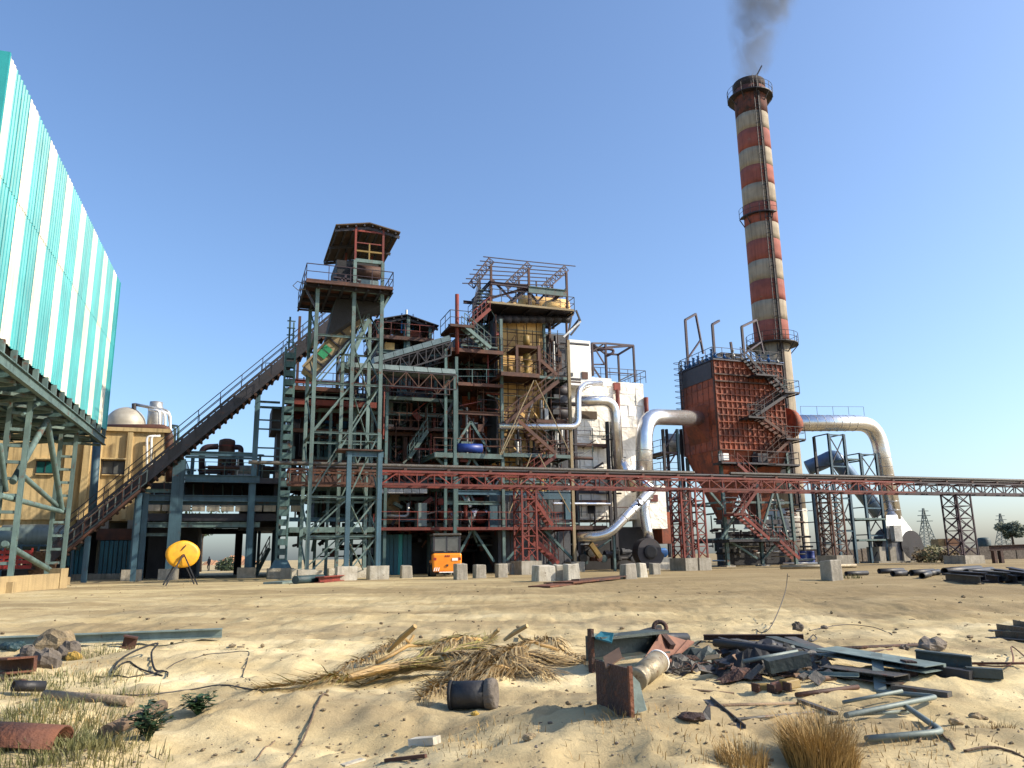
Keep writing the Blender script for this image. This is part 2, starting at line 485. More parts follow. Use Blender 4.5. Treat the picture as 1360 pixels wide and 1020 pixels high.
def stair3(parent, p, q, wv, m, n=None, railm=None, tm=None):
    p, q, wv = Vector(p), Vector(q), Vector(wv)
    b = MB()
    for o in (Vector(), wv):
        b.bar(p + o, q + o, 0.05, 0.26)
    st = b.build('staircase', m, parent)
    n = n or max(4, int((q.z - p.z) / 0.24))
    hd = Vector((q.x - p.x, q.y - p.y, 0)).normalized()
    for i in range(1, n):
        c = p.lerp(q, i / n)
        mem(st, 'tread', c + wv * 0.03, c + wv * 0.97, 0.26, tm or m, 0.045)
    rb = MB()
    for o in (Vector(), wv):
        rb.bar(p + o + ZA * 0.95, q + o + ZA * 0.95, 0.045)
        rb.bar(p + o + ZA * 0.5, q + o + ZA * 0.5, 0.035)
        for i in range(5):
            c = p.lerp(q, i / 4) + o
            rb.bar(c, c + ZA * 0.95, 0.04)
    rb.build('handrail', railm or m, st)
    return st
def truss(parent, p0, p1, h, n, mc, md, w=0.14, dw=0.08, hv=None, zig=True, chord=True):
    p0, p1 = Vector(p0), Vector(p1)
    hv = Vector(hv) if hv is not None else ZA * h
    if chord:
        mem(parent, 'chord', p0, p1, w, mc)
        mem(parent, 'chord', p0 + hv, p1 + hv, w, mc)
    for i in range(n + 1):
        c = p0.lerp(p1, i / n)
        mem(parent, 'post', c, c + hv, dw, md)
        if i < n:
            c2 = p0.lerp(p1, (i + 1) / n)
            if zig and i % 2: mem(parent, 'diagonal', c + hv, c2, dw, md)
            else: mem(parent, 'diagonal', c, c2 + hv, dw, md)
def lattice(parent, c, z0, z1, wu, wv, m, n, t=0.1, xb=False, top=None):
    """four-legged lattice column standing at plant point c=(u,v); top = (wu, wv) at the head when it tapers"""
    u, v = c
    tw = top or (wu, wv)
    def corner(i, z):
        k = (z - z0) / (z1 - z0)
        a, b = wu + (tw[0] - wu) * k, wv + (tw[1] - wv) * k
        su, sv = ((-1, -1), (1, -1), (1, 1), (-1, 1))[i]
        return W(u + su * a / 2, v + sv * b / 2, z)
    for i in range(4):
        mem(parent, 'leg', corner(i, z0), corner(i, z1), t, m, sec='L')
    for k in range(n):
        za, zb = z0 + (z1 - z0) * k / n, z0 + (z1 - z0) * (k + 1) / n
        for i in range(4):
            j = (i + 1) % 4
            a, b = (i, j) if (k % 2 == 0) else (j, i)
            mem(parent, 'lacing', corner(a, za), corner(b, zb), t * .55, m)
            if xb: mem(parent, 'lacing', corner(b, za), corner(a, zb), t * .55, m)
            mem(parent, 'strut', corner(i, zb), corner(j, zb), t * .55, m)
def elbow(a, c, b, r, n=8):
    """points rounding the corner c between a and b with radius r"""
    a, b, c = Vector(a), Vector(b), Vector(c)
    da, db = (a - c).normalized(), (b - c).normalized()
    p, q = c + da * r, c + db * r
    return [p * (1 - t) ** 2 + c * 2 * t * (1 - t) + q * t * t for t in [i / n for i in range(n + 1)]]
def pipe(parent, pts, r, m, rr=None, n=14, name='pipe'):
    pts = [Vector(p) for p in pts]
    out = [pts[0]]
    for i in range(1, len(pts) - 1):
        out += elbow(pts[i - 1], pts[i], pts[i + 1], min(rr or r * 2.5, (pts[i] - pts[i - 1]).length * .48, (pts[i + 1] - pts[i]).length * .48))
    out.append(pts[-1])
    return MB().tube(out, r, n).build(name, m, parent, smooth=True)
def bands(parent, p, q, r, m, step=1.0, name='seam_band', w=0.05):
    p, q = Vector(p), Vector(q)
    n = max(1, int((q - p).length / step))
    d = (q - p).normalized()
    for i in range(1, n):
        c = p.lerp(q, i / n)
        mem(parent, name, c - d * w / 2, c + d * w / 2, r * 2.05, m, sec='pipe')

# ------------------------------------------------------------------ ground
def _hash(i, j, s):
    n = (i * 374761393 + j * 668265263 + s * 974634777) & 0xffffffff
    n = ((n ^ (n >> 13)) * 1274126177) & 0xffffffff
    return ((n ^ (n >> 16)) & 0xffff) / 65535.0
def vnoise(x, y, s=0):
    x, y = np.asarray(x, float), np.asarray(y, float)
    i, j = np.floor(x).astype(np.int64), np.floor(y).astype(np.int64)
    fx, fy = x - i, y - j
    fx, fy = fx * fx * fx * (fx * (fx * 6 - 15) + 10), fy * fy * fy * (fy * (fy * 6 - 15) + 10)
    a, b, c, d = _hash(i, j, s), _hash(i + 1, j, s), _hash(i, j + 1, s), _hash(i + 1, j + 1, s)
    return (a * (1 - fx) + b * fx) * (1 - fy) + (c * (1 - fx) + d * fx) * fy
def fbm(x, y, s, o=4):
    r, a = 0, 1.0
    for k in range(o):
        r = r + a * (vnoise(x * 2 ** k, y * 2 ** k, s + k * 17) - .5)
        a *= .5
    return r
MOUNDS = [(PG(760, 1000), 1.5, .16), (PG(900, 985), 1.0, .08), (PG(330, 960), 1.2, .10), (PG(560, 985), .9, -.08), (PG(60, 985), 1.3, .10),
          (PG(1230, 1000), 1.3, .07), (PG(640, 890), 2.2, .10), (PG(430, 985), .6, -.07), (PG(480, 945), .7, .08),
          (PG(1200, 905), 1.6, .06), (PG(1000, 880), 2.2, .08), (PG(850, 945), .8, .05), (PG(90, 865), 1.8, .10)]
RUTS = [(15.5, .04, .9, .3), (19.5, -.05, 1.2, 1.7), (25.0, .07, 1.6, 3.0), (33.0, -.03, 1.5, .9)]
def gz(x, y):
    x, y = np.asarray(x, float), np.asarray(y, float)
    near = np.clip(1.25 - y / 34.0, 0, 1)
    mid = np.clip(1.0 - (y - 34) / 12.0, 0, 1)
    z = near * (.22 * fbm(x / 2.6, y / 3.2, 3, 3) + .10 * fbm(x / .55, y / .7, 11, 4) + .032 * fbm(x / .16, y / .18, 29, 3))
    ridge = np.abs(fbm(x / 7.0, y / 1.1, 41, 3))
    z = z + mid * np.clip((y - 9) / 8, 0, 1) * (.05 * ridge - .012)
    for p, r, h in MOUNDS:
        z = z + h * np.exp(-((x - p.x) ** 2 + (y - p.y) ** 2 * 1.2) / (r * r))
    s_ = np.clip((y - 12) / 30.0, 0, 1)
    z = z + .34 * s_ * s_ * (3 - 2 * s_)
    for y0, k1, k2, ph in RUTS:                      # wheel ruts curving across the yard
        c = y0 + k1 * x + k2 * np.sin(x / 9.0 + ph)
        for o in (-.8, .8):
            d = (y - c - o) / .2
            z = z - .05 * np.exp(-d * d) * (1 + .12 * np.sin(x * 14 + ph)) + .028 * np.exp(-((np.abs(d) - 1.7) / .6) ** 2)
    ci, cj = np.floor(x / .62).astype(np.int64), np.floor(y / .55).astype(np.int64)
    dx = (x / .62 - ci - .34 - .32 * _hash(ci, cj, 91)) * .62
    dy = (y / .55 - cj - .34 - .32 * _hash(ci, cj, 92)) * .55
    r2 = (dx / .085) ** 2 + (dy / .10) ** 2
    z = z + near * np.where(_hash(ci, cj, 93) > .5, 1.0, 0.0) * (.022 * np.exp(-(np.sqrt(r2) - 1.5) ** 2 * 4) - .045 * np.exp(-r2))   # trodden dents
    return np.where(y < 1.5, 0, z)
def gzz(x, y):
    return float(gz(x, y))
def GP(px, py, dz=0.0):
    p = PG(px, py)
    for _ in range(4):
        p = PG(px, py, gzz(p.x, p.y))
    return Vector((p.x, p.y, gzz(p.x, p.y) + dz))

def GY(px, y):                       # the ground under image column px at depth y
    p = PY(px, 760, y)
    k = p.x / p.y
    return Vector((k * y, y, gzz(k * y, y)))
def _axis(dense, step, lo, hi, g=1.16):
    a, b = dense
    xs = list(np.arange(a, b, step))
    s, x = step, b
    while x < hi:
        xs.append(x); s *= g; x += s
    xs.append(hi)
    s, x, pre = step, a - step, []
    while x > lo:
        pre.append(x); s *= g; x -= s
    pre.append(lo)
    return np.array(pre[::-1] + xs)
xs = _axis((-10, 10), .06, -3000, 3000, 1.045)
ys = []
y, s = 3.2, .035
while y < 60:
    ys.append(y); s = .035 * (y / 3.2) ** 1.15; y += s
while y < 4500:
    ys.append(y); s *= 1.25; y += s
ys = np.array([-400, -60, -10, 0, 2] + ys + [4500])
gx, gy = np.meshgrid(xs, ys)
gzv = gz(gx, gy)
nx, ny = len(xs), len(ys)
gv = np.stack([gx, gy, gzv], -1).reshape(-1, 3)
ii = (np.arange(ny - 1)[:, None] * nx + np.arange(nx - 1)[None, :]).reshape(-1)
gf = np.stack([ii, ii + 1, ii + nx + 1, ii + nx], -1)
me = bpy.data.meshes.new('ground')
me.vertices.add(len(gv)); me.vertices.foreach_set('co', gv.astype(np.float32).reshape(-1))
me.loops.add(gf.size); me.loops.foreach_set('vertex_index', gf.astype(np.int32).reshape(-1))
me.polygons.add(len(gf)); me.polygons.foreach_set('loop_start', np.arange(0, gf.size, 4, dtype=np.int32))
me.polygons.foreach_set('use_smooth', np.ones(len(gf), bool))
me.update(calc_edges=True)
gm = bpy.data.materials.new('sandy_ground')
gm.use_nodes = True
t = gm.node_tree
L = t.links.new
b = t.nodes['Principled BSDF']
geo = _n(t, 'ShaderNodeNewGeometry')
def gnoise(sc, det=6, rough=.6, stretch=None):
    n = _n(t, 'ShaderNodeTexNoise')
    n.inputs['Scale'].default_value = sc; n.inputs['Detail'].default_value = det; n.inputs['Roughness'].default_value = rough
    if stretch:
        mp = _n(t, 'ShaderNodeMapping'); mp.inputs['Scale'].default_value = stretch
        L(geo.outputs['Position'], mp.inputs[0]); L(mp.outputs[0], n.inputs['Vector'])
    else:
        L(geo.outputs['Position'], n.inputs['Vector'])
    return n
def ramp(src, stops):
    r = _n(t, 'ShaderNodeValToRGB')
    e = r.color_ramp.elements
    while len(e) < len(stops): e.new(.5)
    for k, (p, c) in enumerate(stops):
        e[k].position = p; e[k].color = (*c, 1) if len(c) == 3 else c
    L(src, r.inputs[0])
    return r.outputs[0]
def gmix(fac, a, c):
    m = _n(t, 'ShaderNodeMixRGB')
    L(fac, m.inputs[0])
    if isinstance(a, tuple): m.inputs[1].default_value = (*a, 1)
    else: L(a, m.inputs[1])
    if isinstance(c, tuple): m.inputs[2].default_value = (*c, 1)
    else: L(c, m.inputs[2])
    return m.outputs[0]
c0 = ramp(gnoise(.35, 8, .6, (1, 2.2, 1)).outputs[0], [(.32, (.46, .36, .185)), (.5, (.59, .48, .268)), (.66, (.70, .595, .36))])
m1 = ramp(gnoise(.9, 7, .68).outputs[0], [(.52, (0, 0, 0)), (.68, (.7, .7, .7))])
c1 = gmix(m1, c0, (.33, .25, .13))
m2 = ramp(gnoise(5.5, 9, .75).outputs[0], [(.58, (0, 0, 0)), (.74, (.5, .5, .5))])
c2 = gmix(m2, c1, (.20, .148, .075))
m3 = ramp(gnoise(38, 4, .7).outputs[0], [(.62, (0, 0, 0)), (.74, (.45, .45, .45))])
c3 = gmix(m3, c2, (.14, .105, .058))
m4 = ramp(gnoise(11, 6, .7).outputs[0], [(.62, (0, 0, 0)), (.74, (.6, .6, .6))])
c4 = gmix(m4, c3, (.60, .49, .30))
m5 = ramp(gnoise(.07, 6, .62, (1.0, 3.0, 1)).outputs[0], [(.44, (0, 0, 0)), (.58, (.75, .75, .75))])
c5 = gmix(m5, c4, (.22, .165, .09))
m6 = ramp(gnoise(.16, 8, .7).outputs[0], [(.56, (0, 0, 0)), (.64, (.55, .55, .55))])
c6 = gmix(m6, c5, (.135, .115, .085))
# ground colour blended darker beyond the near sand, more so towards the right
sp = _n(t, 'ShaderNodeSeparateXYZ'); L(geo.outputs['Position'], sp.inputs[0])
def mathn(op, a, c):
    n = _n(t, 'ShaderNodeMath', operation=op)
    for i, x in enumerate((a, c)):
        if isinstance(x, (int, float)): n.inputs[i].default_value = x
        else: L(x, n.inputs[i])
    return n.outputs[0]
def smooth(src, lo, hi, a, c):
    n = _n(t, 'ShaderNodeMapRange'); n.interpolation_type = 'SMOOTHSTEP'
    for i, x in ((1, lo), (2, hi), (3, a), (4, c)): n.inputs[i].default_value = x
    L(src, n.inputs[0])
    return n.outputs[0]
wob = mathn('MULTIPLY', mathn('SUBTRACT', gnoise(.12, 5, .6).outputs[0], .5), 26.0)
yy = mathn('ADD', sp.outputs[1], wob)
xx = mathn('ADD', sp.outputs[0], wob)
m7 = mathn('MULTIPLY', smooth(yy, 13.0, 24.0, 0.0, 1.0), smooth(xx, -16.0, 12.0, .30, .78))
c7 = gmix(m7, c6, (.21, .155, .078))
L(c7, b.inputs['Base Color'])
b.inputs['Roughness'].default_value = .95
b.inputs['Specular IOR Level'].default_value = .15
bp1 = _n(t, 'ShaderNodeBump'); bp1.inputs['Strength'].default_value = .38; bp1.inputs['Distance'].default_value = .12
L(gnoise(4.5, 9, .72).outputs[0], bp1.inputs['Height'])
bp2 = _n(t, 'ShaderNodeBump'); bp2.inputs['Strength'].default_value = .3; bp2.inputs['Distance'].default_value = .03
L(gnoise(34, 6, .75).outputs[0], bp2.inputs['Height']); L(bp1.outputs[0], bp2.inputs['Normal'])
L(bp2.outputs[0], b.inputs['Normal'])
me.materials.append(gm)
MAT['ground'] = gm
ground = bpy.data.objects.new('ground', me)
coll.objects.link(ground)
ground['kind'] = 'structure'
ground['label'] = 'sandy bare ground with ruts and small mounds'

# ------------------------------------------------------------------ striped shed on stilts, left edge
SD = ray(338, 744); SD.z = 0; SD.normalize()             # along the wall, away from the camera
SN = Vector((SD.y, -SD.x, 0))                            # outward, to the right
def PS(px, py, off=0.0):                                 # picture point on the shed wall's plane (off metres inside it)
    d = ray(px, py)
    q = SH0 - SN * off
    return CAM + d * ((q - CAM).dot(SN) / d.dot(SN))
SH0 = PY(139, 571, 50.0)
zb = SH0.z
zt = PS(155, 368).z
near_top = PS(10, 82)
slen = (SH0 - near_top).dot(SD)
shed = thing('striped_shed', 'tall shed clad in teal and white striped sheets on steel stilts', 'shed', (SH0.x, SH0.y, 0))
def S(s, o, z):                                          # s metres back from the far corner, o metres inside the wall
    return Vector((SH0.x, SH0.y, 0)) - SD * s - SN * o + ZA * z
pitch = slen / 7.62
def sheet(s0, s1, z0, z1, o, m, n, name='wall_sheet', amp=.06, parent=shed):
    b = MB()
    pts = []
    for k in range(n):
        w = (s1 - s0) / n
        for f, h in ((0, 0), (.5, 0), (.62, amp), (.88, amp)):
            pts.append((s0 + (k + f) * w, h))
    pts.append((s1, 0))
    for (a, ha), (c, hc) in zip(pts[:-1], pts[1:]):
        b.poly([S(a, o - ha, z0), S(a, o - ha, z1), S(c, o - hc, z1), S(c, o - hc, z0)])
    return b.build(name, m, parent)
wf = .38
zlap = zb + (zt - zb) * .55
s = 0.0
k = 0
while s < slen - .05:
    tw = pitch * (1 - wf) * (.55 if k == 0 else 1.0)
    e = min(slen, s + tw)
    half = (s + e) / 2
    for (q0, q1, oo) in ((s, half, 0.0), (half, e, .012)):
        sheet(q0, q1, zb, zlap + .12, oo, 'sheet_teal', 3); sheet(q0, q1, zlap, zt, oo - .02, 'sheet_teal', 3)
    s = e
    if s >= slen - .05: break
    e = min(slen, s + pitch * wf)
    sheet(s, e, zb, zlap + .12, -0.015, 'sheet_white', 3, amp=.03); sheet(s, e, zlap, zt, -0.035, 'sheet_white', 3, amp=.03)
    s = e
    k += 1
bk = MB()
bk.hexa([S(0, .15, zb), S(slen, .15, zb), S(slen, 14, zb), S(0, 14, zb), S(0, .15, zt - .3), S(slen, .15, zt - .3), S(slen, 14, zt - .3), S(0, 14, zt - .3)])
bk.build('inner_wall', 'dark_casing', shed)
b = MB(); b.hexa([S(slen + .02, -.1, zb), S(slen + .16, -.1, zb), S(slen + .16, .3, zb), S(slen + .02, .3, zb), S(slen + .02, -.1, zt + .02), S(slen + .16, -.1, zt + .02), S(slen + .16, .3, zt + .02), S(slen + .02, .3, zt + .02)])
b.build('corner_flashing', 'sheet_teal', shed)
b = MB(); b.hexa([S(-.12, -.1, zb), S(-.02, -.1, zb), S(-.02, .3, zb), S(-.12, .3, zb), S(-.12, -.1, zt - .02), S(-.02, -.1, zt - .02), S(-.02, .3, zt - .02), S(-.12, .3, zt - .02)])
b.build('corner_flashing', 'sheet_teal', shed)
b = MB(); b.hexa([S(0, .2, zt - .2), S(slen, .2, zt - .2), S(slen, 14, zt + .3), S(0, 14, zt + .3), S(0, .2, zt - .1), S(slen, .2, zt - .1), S(slen, 14, zt + .4), S(0, 14, zt + .4)])
b.build('roof', 'sheet_teal', shed)
# floor steel below the sheets
zg = zb - .28
mem(shed, 'edge_girder', S(-.2, -.02, zg - .45), S(slen + 1, -.02, zg - .45), .22, 'pale_steel', .5, 'I')
for i in range(16):
    mem(shed, 'bracket', S(.4 + i * slen / 15.2, -.03, zg - .25), S(.4 + i * slen / 15.2, -.03, zb + .02), .22, 'pale_steel', .2)
for o in (2.6, 5.2, 7.8, 10.4):
    mem(shed, 'floor_beam', S(-.2, o, zg - .4), S(slen + 1, o, zg - .4), .25, 'teal_steel', .5, 'I')
for i in range(9):
    sp = i * slen / 8
    mem(shed, 'cross_beam', S(sp, 0.1, zg - .36), S(sp, 12, zg - .36), .2, 'teal_steel', .4, 'I')
    if i < 8:
        s2 = (i + 1) * slen / 8
        mem(shed, 'floor_brace', S(sp, .2, zg - .72), S(s2, 5.2, zg - .72), .14, 'pale_steel')
        mem(shed, 'floor_brace', S(s2, .2, zg - .8), S(sp, 5.2, zg - .8), .14, 'pale_steel')
def shed_column(s, o, w=.75, m='pale_steel', foot=.7):
    for d in (-.5, .5):
        mem(shed, 'column_leg', S(s + d * w * .2, o + d * w, .4), S(s + d * w * .2, o + d * w, zg - .6), .2, m, .3, 'C')
    n = int(zg / .75)
    for k in range(n):
        z = .8 + k * .75
        mem(shed, 'batten', S(s - w * .1, o - w * .5, z), S(s + w * .1, o + w * .5, z), .16, m, .14)
    b = MB(); b.hexa([S(s - foot, o - foot, -.3), S(s + foot, o - foot, -.3), S(s + foot, o + foot, -.3), S(s - foot, o + foot, -.3), S(s - foot, o - foot, .75), S(s + foot, o - foot, .75), S(s + foot, o + foot, .75), S(s - foot, o + foot, .75)])
    b.build('footing', 'plinth_yellow', shed)
def line_so(px, py, o):                                  # s along the wall for a picture point o metres inside
    p = PS(px, py, o)
    return (Vector((SH0.x, SH0.y, 0)) - Vector((p.x, p.y, 0))).dot(SD), p.z
sB, _ = line_so(84, 650, 1.0)
sA, _ = line_so(14, 650, 1.0)
shed_column(sB, 1.0); shed_column(sA, 1.0)
shed_column(sB, 6.5); shed_column(sA, 6.5)
def sb(a, c, o, w=.2, m='pale_steel', name='brace'):
    mem(shed, name, PS(*a, o), PS(*c, o), w, m, sec='pipe')
sb((62, 558), (17, 640), .9, .3); sb((63, 560), (82, 676), .9, .3)
sb((26, 628), (76, 672), 1.1, .26); sb((0, 658), (84, 680), .95, .26); sb((6, 722), (66, 757), .9, .28)
sb((30, 550), (60, 531), .8, .16); sb((0, 590), (8, 652), 1.2, .22)
# low plinth wall in front of the shed's legs
pa, pb_ = GP(-40, 793), GP(86, 781)
dn = (pb_ - pa).normalized(); nn = Vector((dn.y, -dn.x, 0))
b = MB(); b.hexa([pa - ZA * .2, pb_ - ZA * .2, pb_ - nn * .35 - ZA * .2, pa - nn * .35 - ZA * .2, pa + ZA * .72, pb_ + ZA * .72, pb_ - nn * .35 + ZA * .72, pa - nn * .35 + ZA * .72])
pl = b.build('plinth_wall', 'plinth_yellow'); tag(pl, 'low cream-yellow wall at the foot of the striped shed', 'wall')
b = MB(); e0 = pb_ - dn * .55
b.hexa([e0 + nn * .05 - ZA * .2, pb_ + dn * .08 + nn * .05 - ZA * .2, pb_ + dn * .08 - nn * .5 - ZA * .2, e0 - nn * .5 - ZA * .2, e0 + nn * .05 + ZA * .95, pb_ + dn * .08 + nn * .05 + ZA * .95, pb_ + dn * .08 - nn * .5 + ZA * .95, e0 - nn * .5 + ZA * .95])
q = b.build('end_pier', 'plinth_yellow', None); q.parent = pl; q.location = q.location - pl.location

# ------------------------------------------------------------------ yellow building behind the shed
yb = thing('yellow_building', 'stained yellow plastered building with teal windows behind the shed', 'building', PV(120, 690, 66) * 1.0)
yb.location.z = 0; LOC[yb.name] = Vector(yb.location)
VB = 66.0
vbox(yb, 'wall', -60, 131, 566, 690, VB, VB + 9, 'yellow_wall')
vbox(yb, 'wall', 131, 224, 572, 692, VB + .8, VB + 9, 'yellow_wall')
vbox(yb, 'parapet', -60, 133, 562, 566, VB - .25, VB + 9, 'yellow_wall')
vbox(yb, 'parapet', 130, 226, 568, 573, VB + .55, VB + 9, 'yellow_wall')
vbox(yb, 'pilaster', 84, 93, 567, 690, VB - .3, VB, 'yellow_wall')
vbox(yb, 'pilaster', 108, 117, 567, 690, VB - .4, VB, 'yellow_wall')
vbox(yb, 'pilaster', 165, 172, 574, 690, VB + .5, VB + .8, 'yellow_wall')
def window(px0, px1, py0, py1, v, gm_='glass_teal'):
    w = vbox(yb, 'window', px0, px1, py0, py1, v - .04, v + .1, gm_)
    for x in (px0, (px0 + px1) / 2, px1):
        vbox(w, 'frame', x - .6, x + .6, py0, py1, v - .09, v - .03, 'dark_steel')
    for yy in (py0, py1 - 1.2):
        vbox(w, 'frame', px0, px1, yy, yy + 1.2, v - .1, v - .03, 'dark_steel')
    vbox(w, 'sunshade', px0 - 2, px1 + 2, py0 - 4, py0 - 2.2, v - .45, v, 'yellow_wall')
    vbox(w, 'sill', px0 - 1, px1 + 1, py1, py1 + 1.4, v - .2, v, 'yellow_wall')
window(48, 72, 612, 629, VB); window(136, 165, 612, 630, VB + .8, 'glass_dark')
window(-20, 8, 613, 628, VB)
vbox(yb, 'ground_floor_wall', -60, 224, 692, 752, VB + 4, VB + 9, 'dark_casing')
for px in (30, 62, 100, 140, 175):
    colm(yb, px, 691, VB + .8, .5, 'concrete', 'box')
vbox(yb, 'lintel', -60, 100, 690, 703, VB + .3, VB + 4, 'yellow_wall')
vbox(yb, 'canopy', -40, 72, 704, 710, VB - 2, VB + 4, 'concrete')
# corrugated blue doors of the ground floor
for a, c in ((132, 181), (84, 111)):
    z1, z0 = zat((a + c) / 2, 718 if a > 100 else 726, VB - 1.5), 0.3
    u0, u1 = uat(a, 2, VB - 1.5), uat(c, 2, VB - 1.5)
    n = 8 if a > 100 else 5
    for k in range(n):
        ua, ub = u0 + (u1 - u0) * k / n, u0 + (u1 - u0) * (k + 1) / n
        MB().ubox(ua, ub - .06, VB - 1.5 - (.05 if k % 2 else 0), VB - 1.3, z0, z1).build('door_sheet', 'sheet_blue', yb)
vbox(yb, 'wall_band', 128, 182, 702, 717, VB - 1.5, VB + 1, 'brown_steel')
MB().ubox(uat(84, .3, VB - 2), uat(186, .3, VB - 2), VB - 2, VB + 5, -.2, .75).build('base', 'concrete', yb)

# silver vessels and pipes on the yellow building's roof
def tank(parent, px, py, v, r, hh, m, name='shell'):
    c = PV(px, py, v)
    return c
st = thing('domed_tank', 'silver domed tank with patched cladding above the yellow building', 'tank', W(*(lambda p: (p[0], p[1], 0))(uvz(PV(166, 570, 71)))))
c = PV(166, 575, 71); r = (uat(193, c.z, 71) - uat(139, c.z, 71)) / 2
prof = [(r, -c.z + .2), (r, .7)] + [(r * math.cos(a), .7 + r * .95 * math.sin(a)) for a in [i * math.pi / 2 / 8 for i in range(1, 9)]]
prof[-1] = (.05, prof[-1][1])
MB().lathe(c, prof, 28).build('shell', 'dome_metal', st, smooth=True)
for k in range(3):
    MB().lathe(c, [(r * 1.012, -.2 - k * .9), (r * 1.012, -.1 - k * .9)], 28).build('band', 'silver_dull', st, smooth=True)
MB().tube([PV(178, 536, 70.5), PV(178, 545, 70.5)], .18, 10).build('nozzle', 'dark_steel', st)
pipe(st, [PV(179, 537, 70.6), PV(199, 541, 70), PV(224, 546, 70), PV(226, 560, 70)], .13, 'silver_dull')
vt = thing('vertical_vessel', 'small silver vessel with a flat top beside the domed tank', 'vessel', W(*(lambda p: (p[0], p[1], 0))(uvz(PV(205, 570, 72)))))
c = PV(205, 568, 72); r = (uat(216, c.z, 72) - uat(195, c.z, 72)) / 2
MB().lathe(c, [(r * .8, -6), (r * .8, -.3), (r, .1), (r, 1.6), (r * .85, 1.9), (r * .85, 2.2), (.1, 2.3)], 20).build('shell', 'silver_dull', vt, smooth=True)
MB().lathe(c, [(r * 1.06, .1), (r * 1.06, .25)], 20).build('flange', 'silver_dull', vt)
MB().lathe(c, [(r * 1.04, 1.55), (r * 1.04, 1.7)], 20).build('flange', 'silver_dull', vt)
rp_ = thing('roof_pipework', 'red-brown header pipe with white risers along the yellow building roof', 'pipe', W(*(lambda p: (p[0], p[1], 0))(uvz(PV(222, 600, 67)))))
pipe(rp_, [PV(132, 569, 67), PV(224, 569, 67), PV(225, 640, 67)], .33, 'brown_steel', .7)
for px in (212, 219, 226):
    pipe(rp_, [PV(px, 640, 67.6), PV(px, 546 + (px - 212) * .35, 67.6), PV(px - 14, 544, 68.2)], .1, 'white_sheet', .3)
for px, t0 in ((232, 568), (237, 566)):
    pipe(rp_, [PV(px, 640, 68), PV(px, t0, 68), PV(px - 8, t0 - 1, 69)], .09, 'teal_steel', .25)
for px in (195, 201):
    pipe(rp_, [PV(px, 640, 66.4), PV(px, 580, 66.4), PV(px + 12, 579, 66.4)], .09, 'white_sheet', .25)
MB().tube([PV(129, 582, 62), PV(121, 705, 62) * 1.0], .27, 16).build('downpipe', 'blue_steel', rp_, smooth=True)

# ------------------------------------------------------------------ far background
def far_hill(name, px0, px1, pyt, y, m, label):
    a, c = PY(px0, pyt, y), PY(px1, pyt, y)
    b = MB()
    n = 24
    rnd = random.Random(hash(name) % 97 if False else 5)
    top, bot, back = [], [], []
    for i in range(n + 1):
        f = i / n
        x = a.x + (c.x - a.x) * f
        h = max(.1, a.z * (math.sin(math.pi * f) ** .6) * (.8 + .35 * rnd.random()))
        top.append(Vector((x, y, h))); bot.append(Vector((x, y - h * 3, -.3))); back.append(Vector((x, y + h * 3, -.3)))
    for i in range(n):
        b.poly([bot[i], bot[i + 1], top[i + 1], top[i]])
        b.poly([top[i], top[i + 1], back[i + 1], back[i]])
    o = b.build(name, m, smooth=True)
    o['kind'] = 'structure'; o['label'] = label
far_hill('hill', 268, 300, 744, 260, 'orange_far', 'far orange sandy bank seen through the portal')
far_hill('hill', 288, 345, 738, 230, 'orange_far', 'higher orange sandy bank at the right of the portal')

# ------------------------------------------------------------------ red pipe rack across the front
VR = 48.4
zr = zat(708, 646, VR)                                   # lower chord
hr = zat(708, 630, VR) - zr
rack = thing('pipe_rack', 'long red lattice pipe bridge crossing in front of the plant', 'pipe rack', W(uat(708, 0, VR), VR, 0))
uL, uR = uat(384, zr, VR), uat(1440, zr, VR)
nP = 58
um = uat(1215, zr, VR)
for vv in (VR, VR + 1.7):
    for k in range(nP):
        pass
for vv in (VR, VR + 1.7):
    n1 = 46
    u5 = uat(506, zr, VR)
    truss(rack, W(uL, vv, zr), W(u5, vv, zr), hr, 8, 'brown_steel', 'brown_steel', .13, .06)  # red rack's dimness behind the tower is put into this brown colour
    truss(rack, W(u5, vv, zr), W(um, vv, zr), hr, 38, 'red_steel', 'red_steel', .14, .065)
    truss(rack, W(um, vv, zr), W(uR, vv, zr), hr, 16, 'purple_steel', 'purple_steel', .14, .065)
for k in range(0, 32):
    u = uL + (uR - uL) * k / 31
    mem(rack, 'cross_tie', W(u, VR, zr + hr + .02), W(u, VR + 1.7, zr + hr + .02), .12, 'red_steel' if u < um else 'purple_steel')
zp = zr + hr + .42
u930, u975 = uat(927, zp, VR), uat(975, zp, VR)
mem(rack, 'carried_pipe', W(uat(330, zp, VR + .5), VR + .5, zp), W(u930, VR + .5, zp), .23, 'scrap_grey', sec='pipe')
mem(rack, 'carried_pipe', W(u975, VR + .5, zp), W(uR, VR + .5, zp), .25, 'scrap_grey', sec='pipe')
mem(rack, 'carried_pipe', W(uat(420, zp, VR + 1.2), VR + 1.2, zp - .1), W(uR, VR + 1.2, zp - .1), .24, 'dark_steel', sec='pipe')
for k in range(24):
    u = uL + (uR - uL) * (k + .5) / 24
    MB().ubox(u - .1, u + .1, VR + .3, VR + 1.4, zr + hr + .09, zp - .15).build('pipe_shoe', 'brown_steel', rack)
def rack_tower(px, m, wu, n, xb=False, wv=1.5, hf=1.2):
    u = uat(px, 3, VR)
    lattice(rack, (u, VR + .85), hf, zr - .02, wu, wv, m, n, .11, xb)
    MB().ubox(u - wu * .7, u + wu * .7, VR - .2, VR + 1.9, -.3, hf).build('footing', 'concrete', rack)
rack_tower(704, 'red_steel', 1.0, 6)
rack_tower(914, 'red_steel', .7, 6)
rack_tower(932, 'red_steel', .7, 6, wv=1.7)
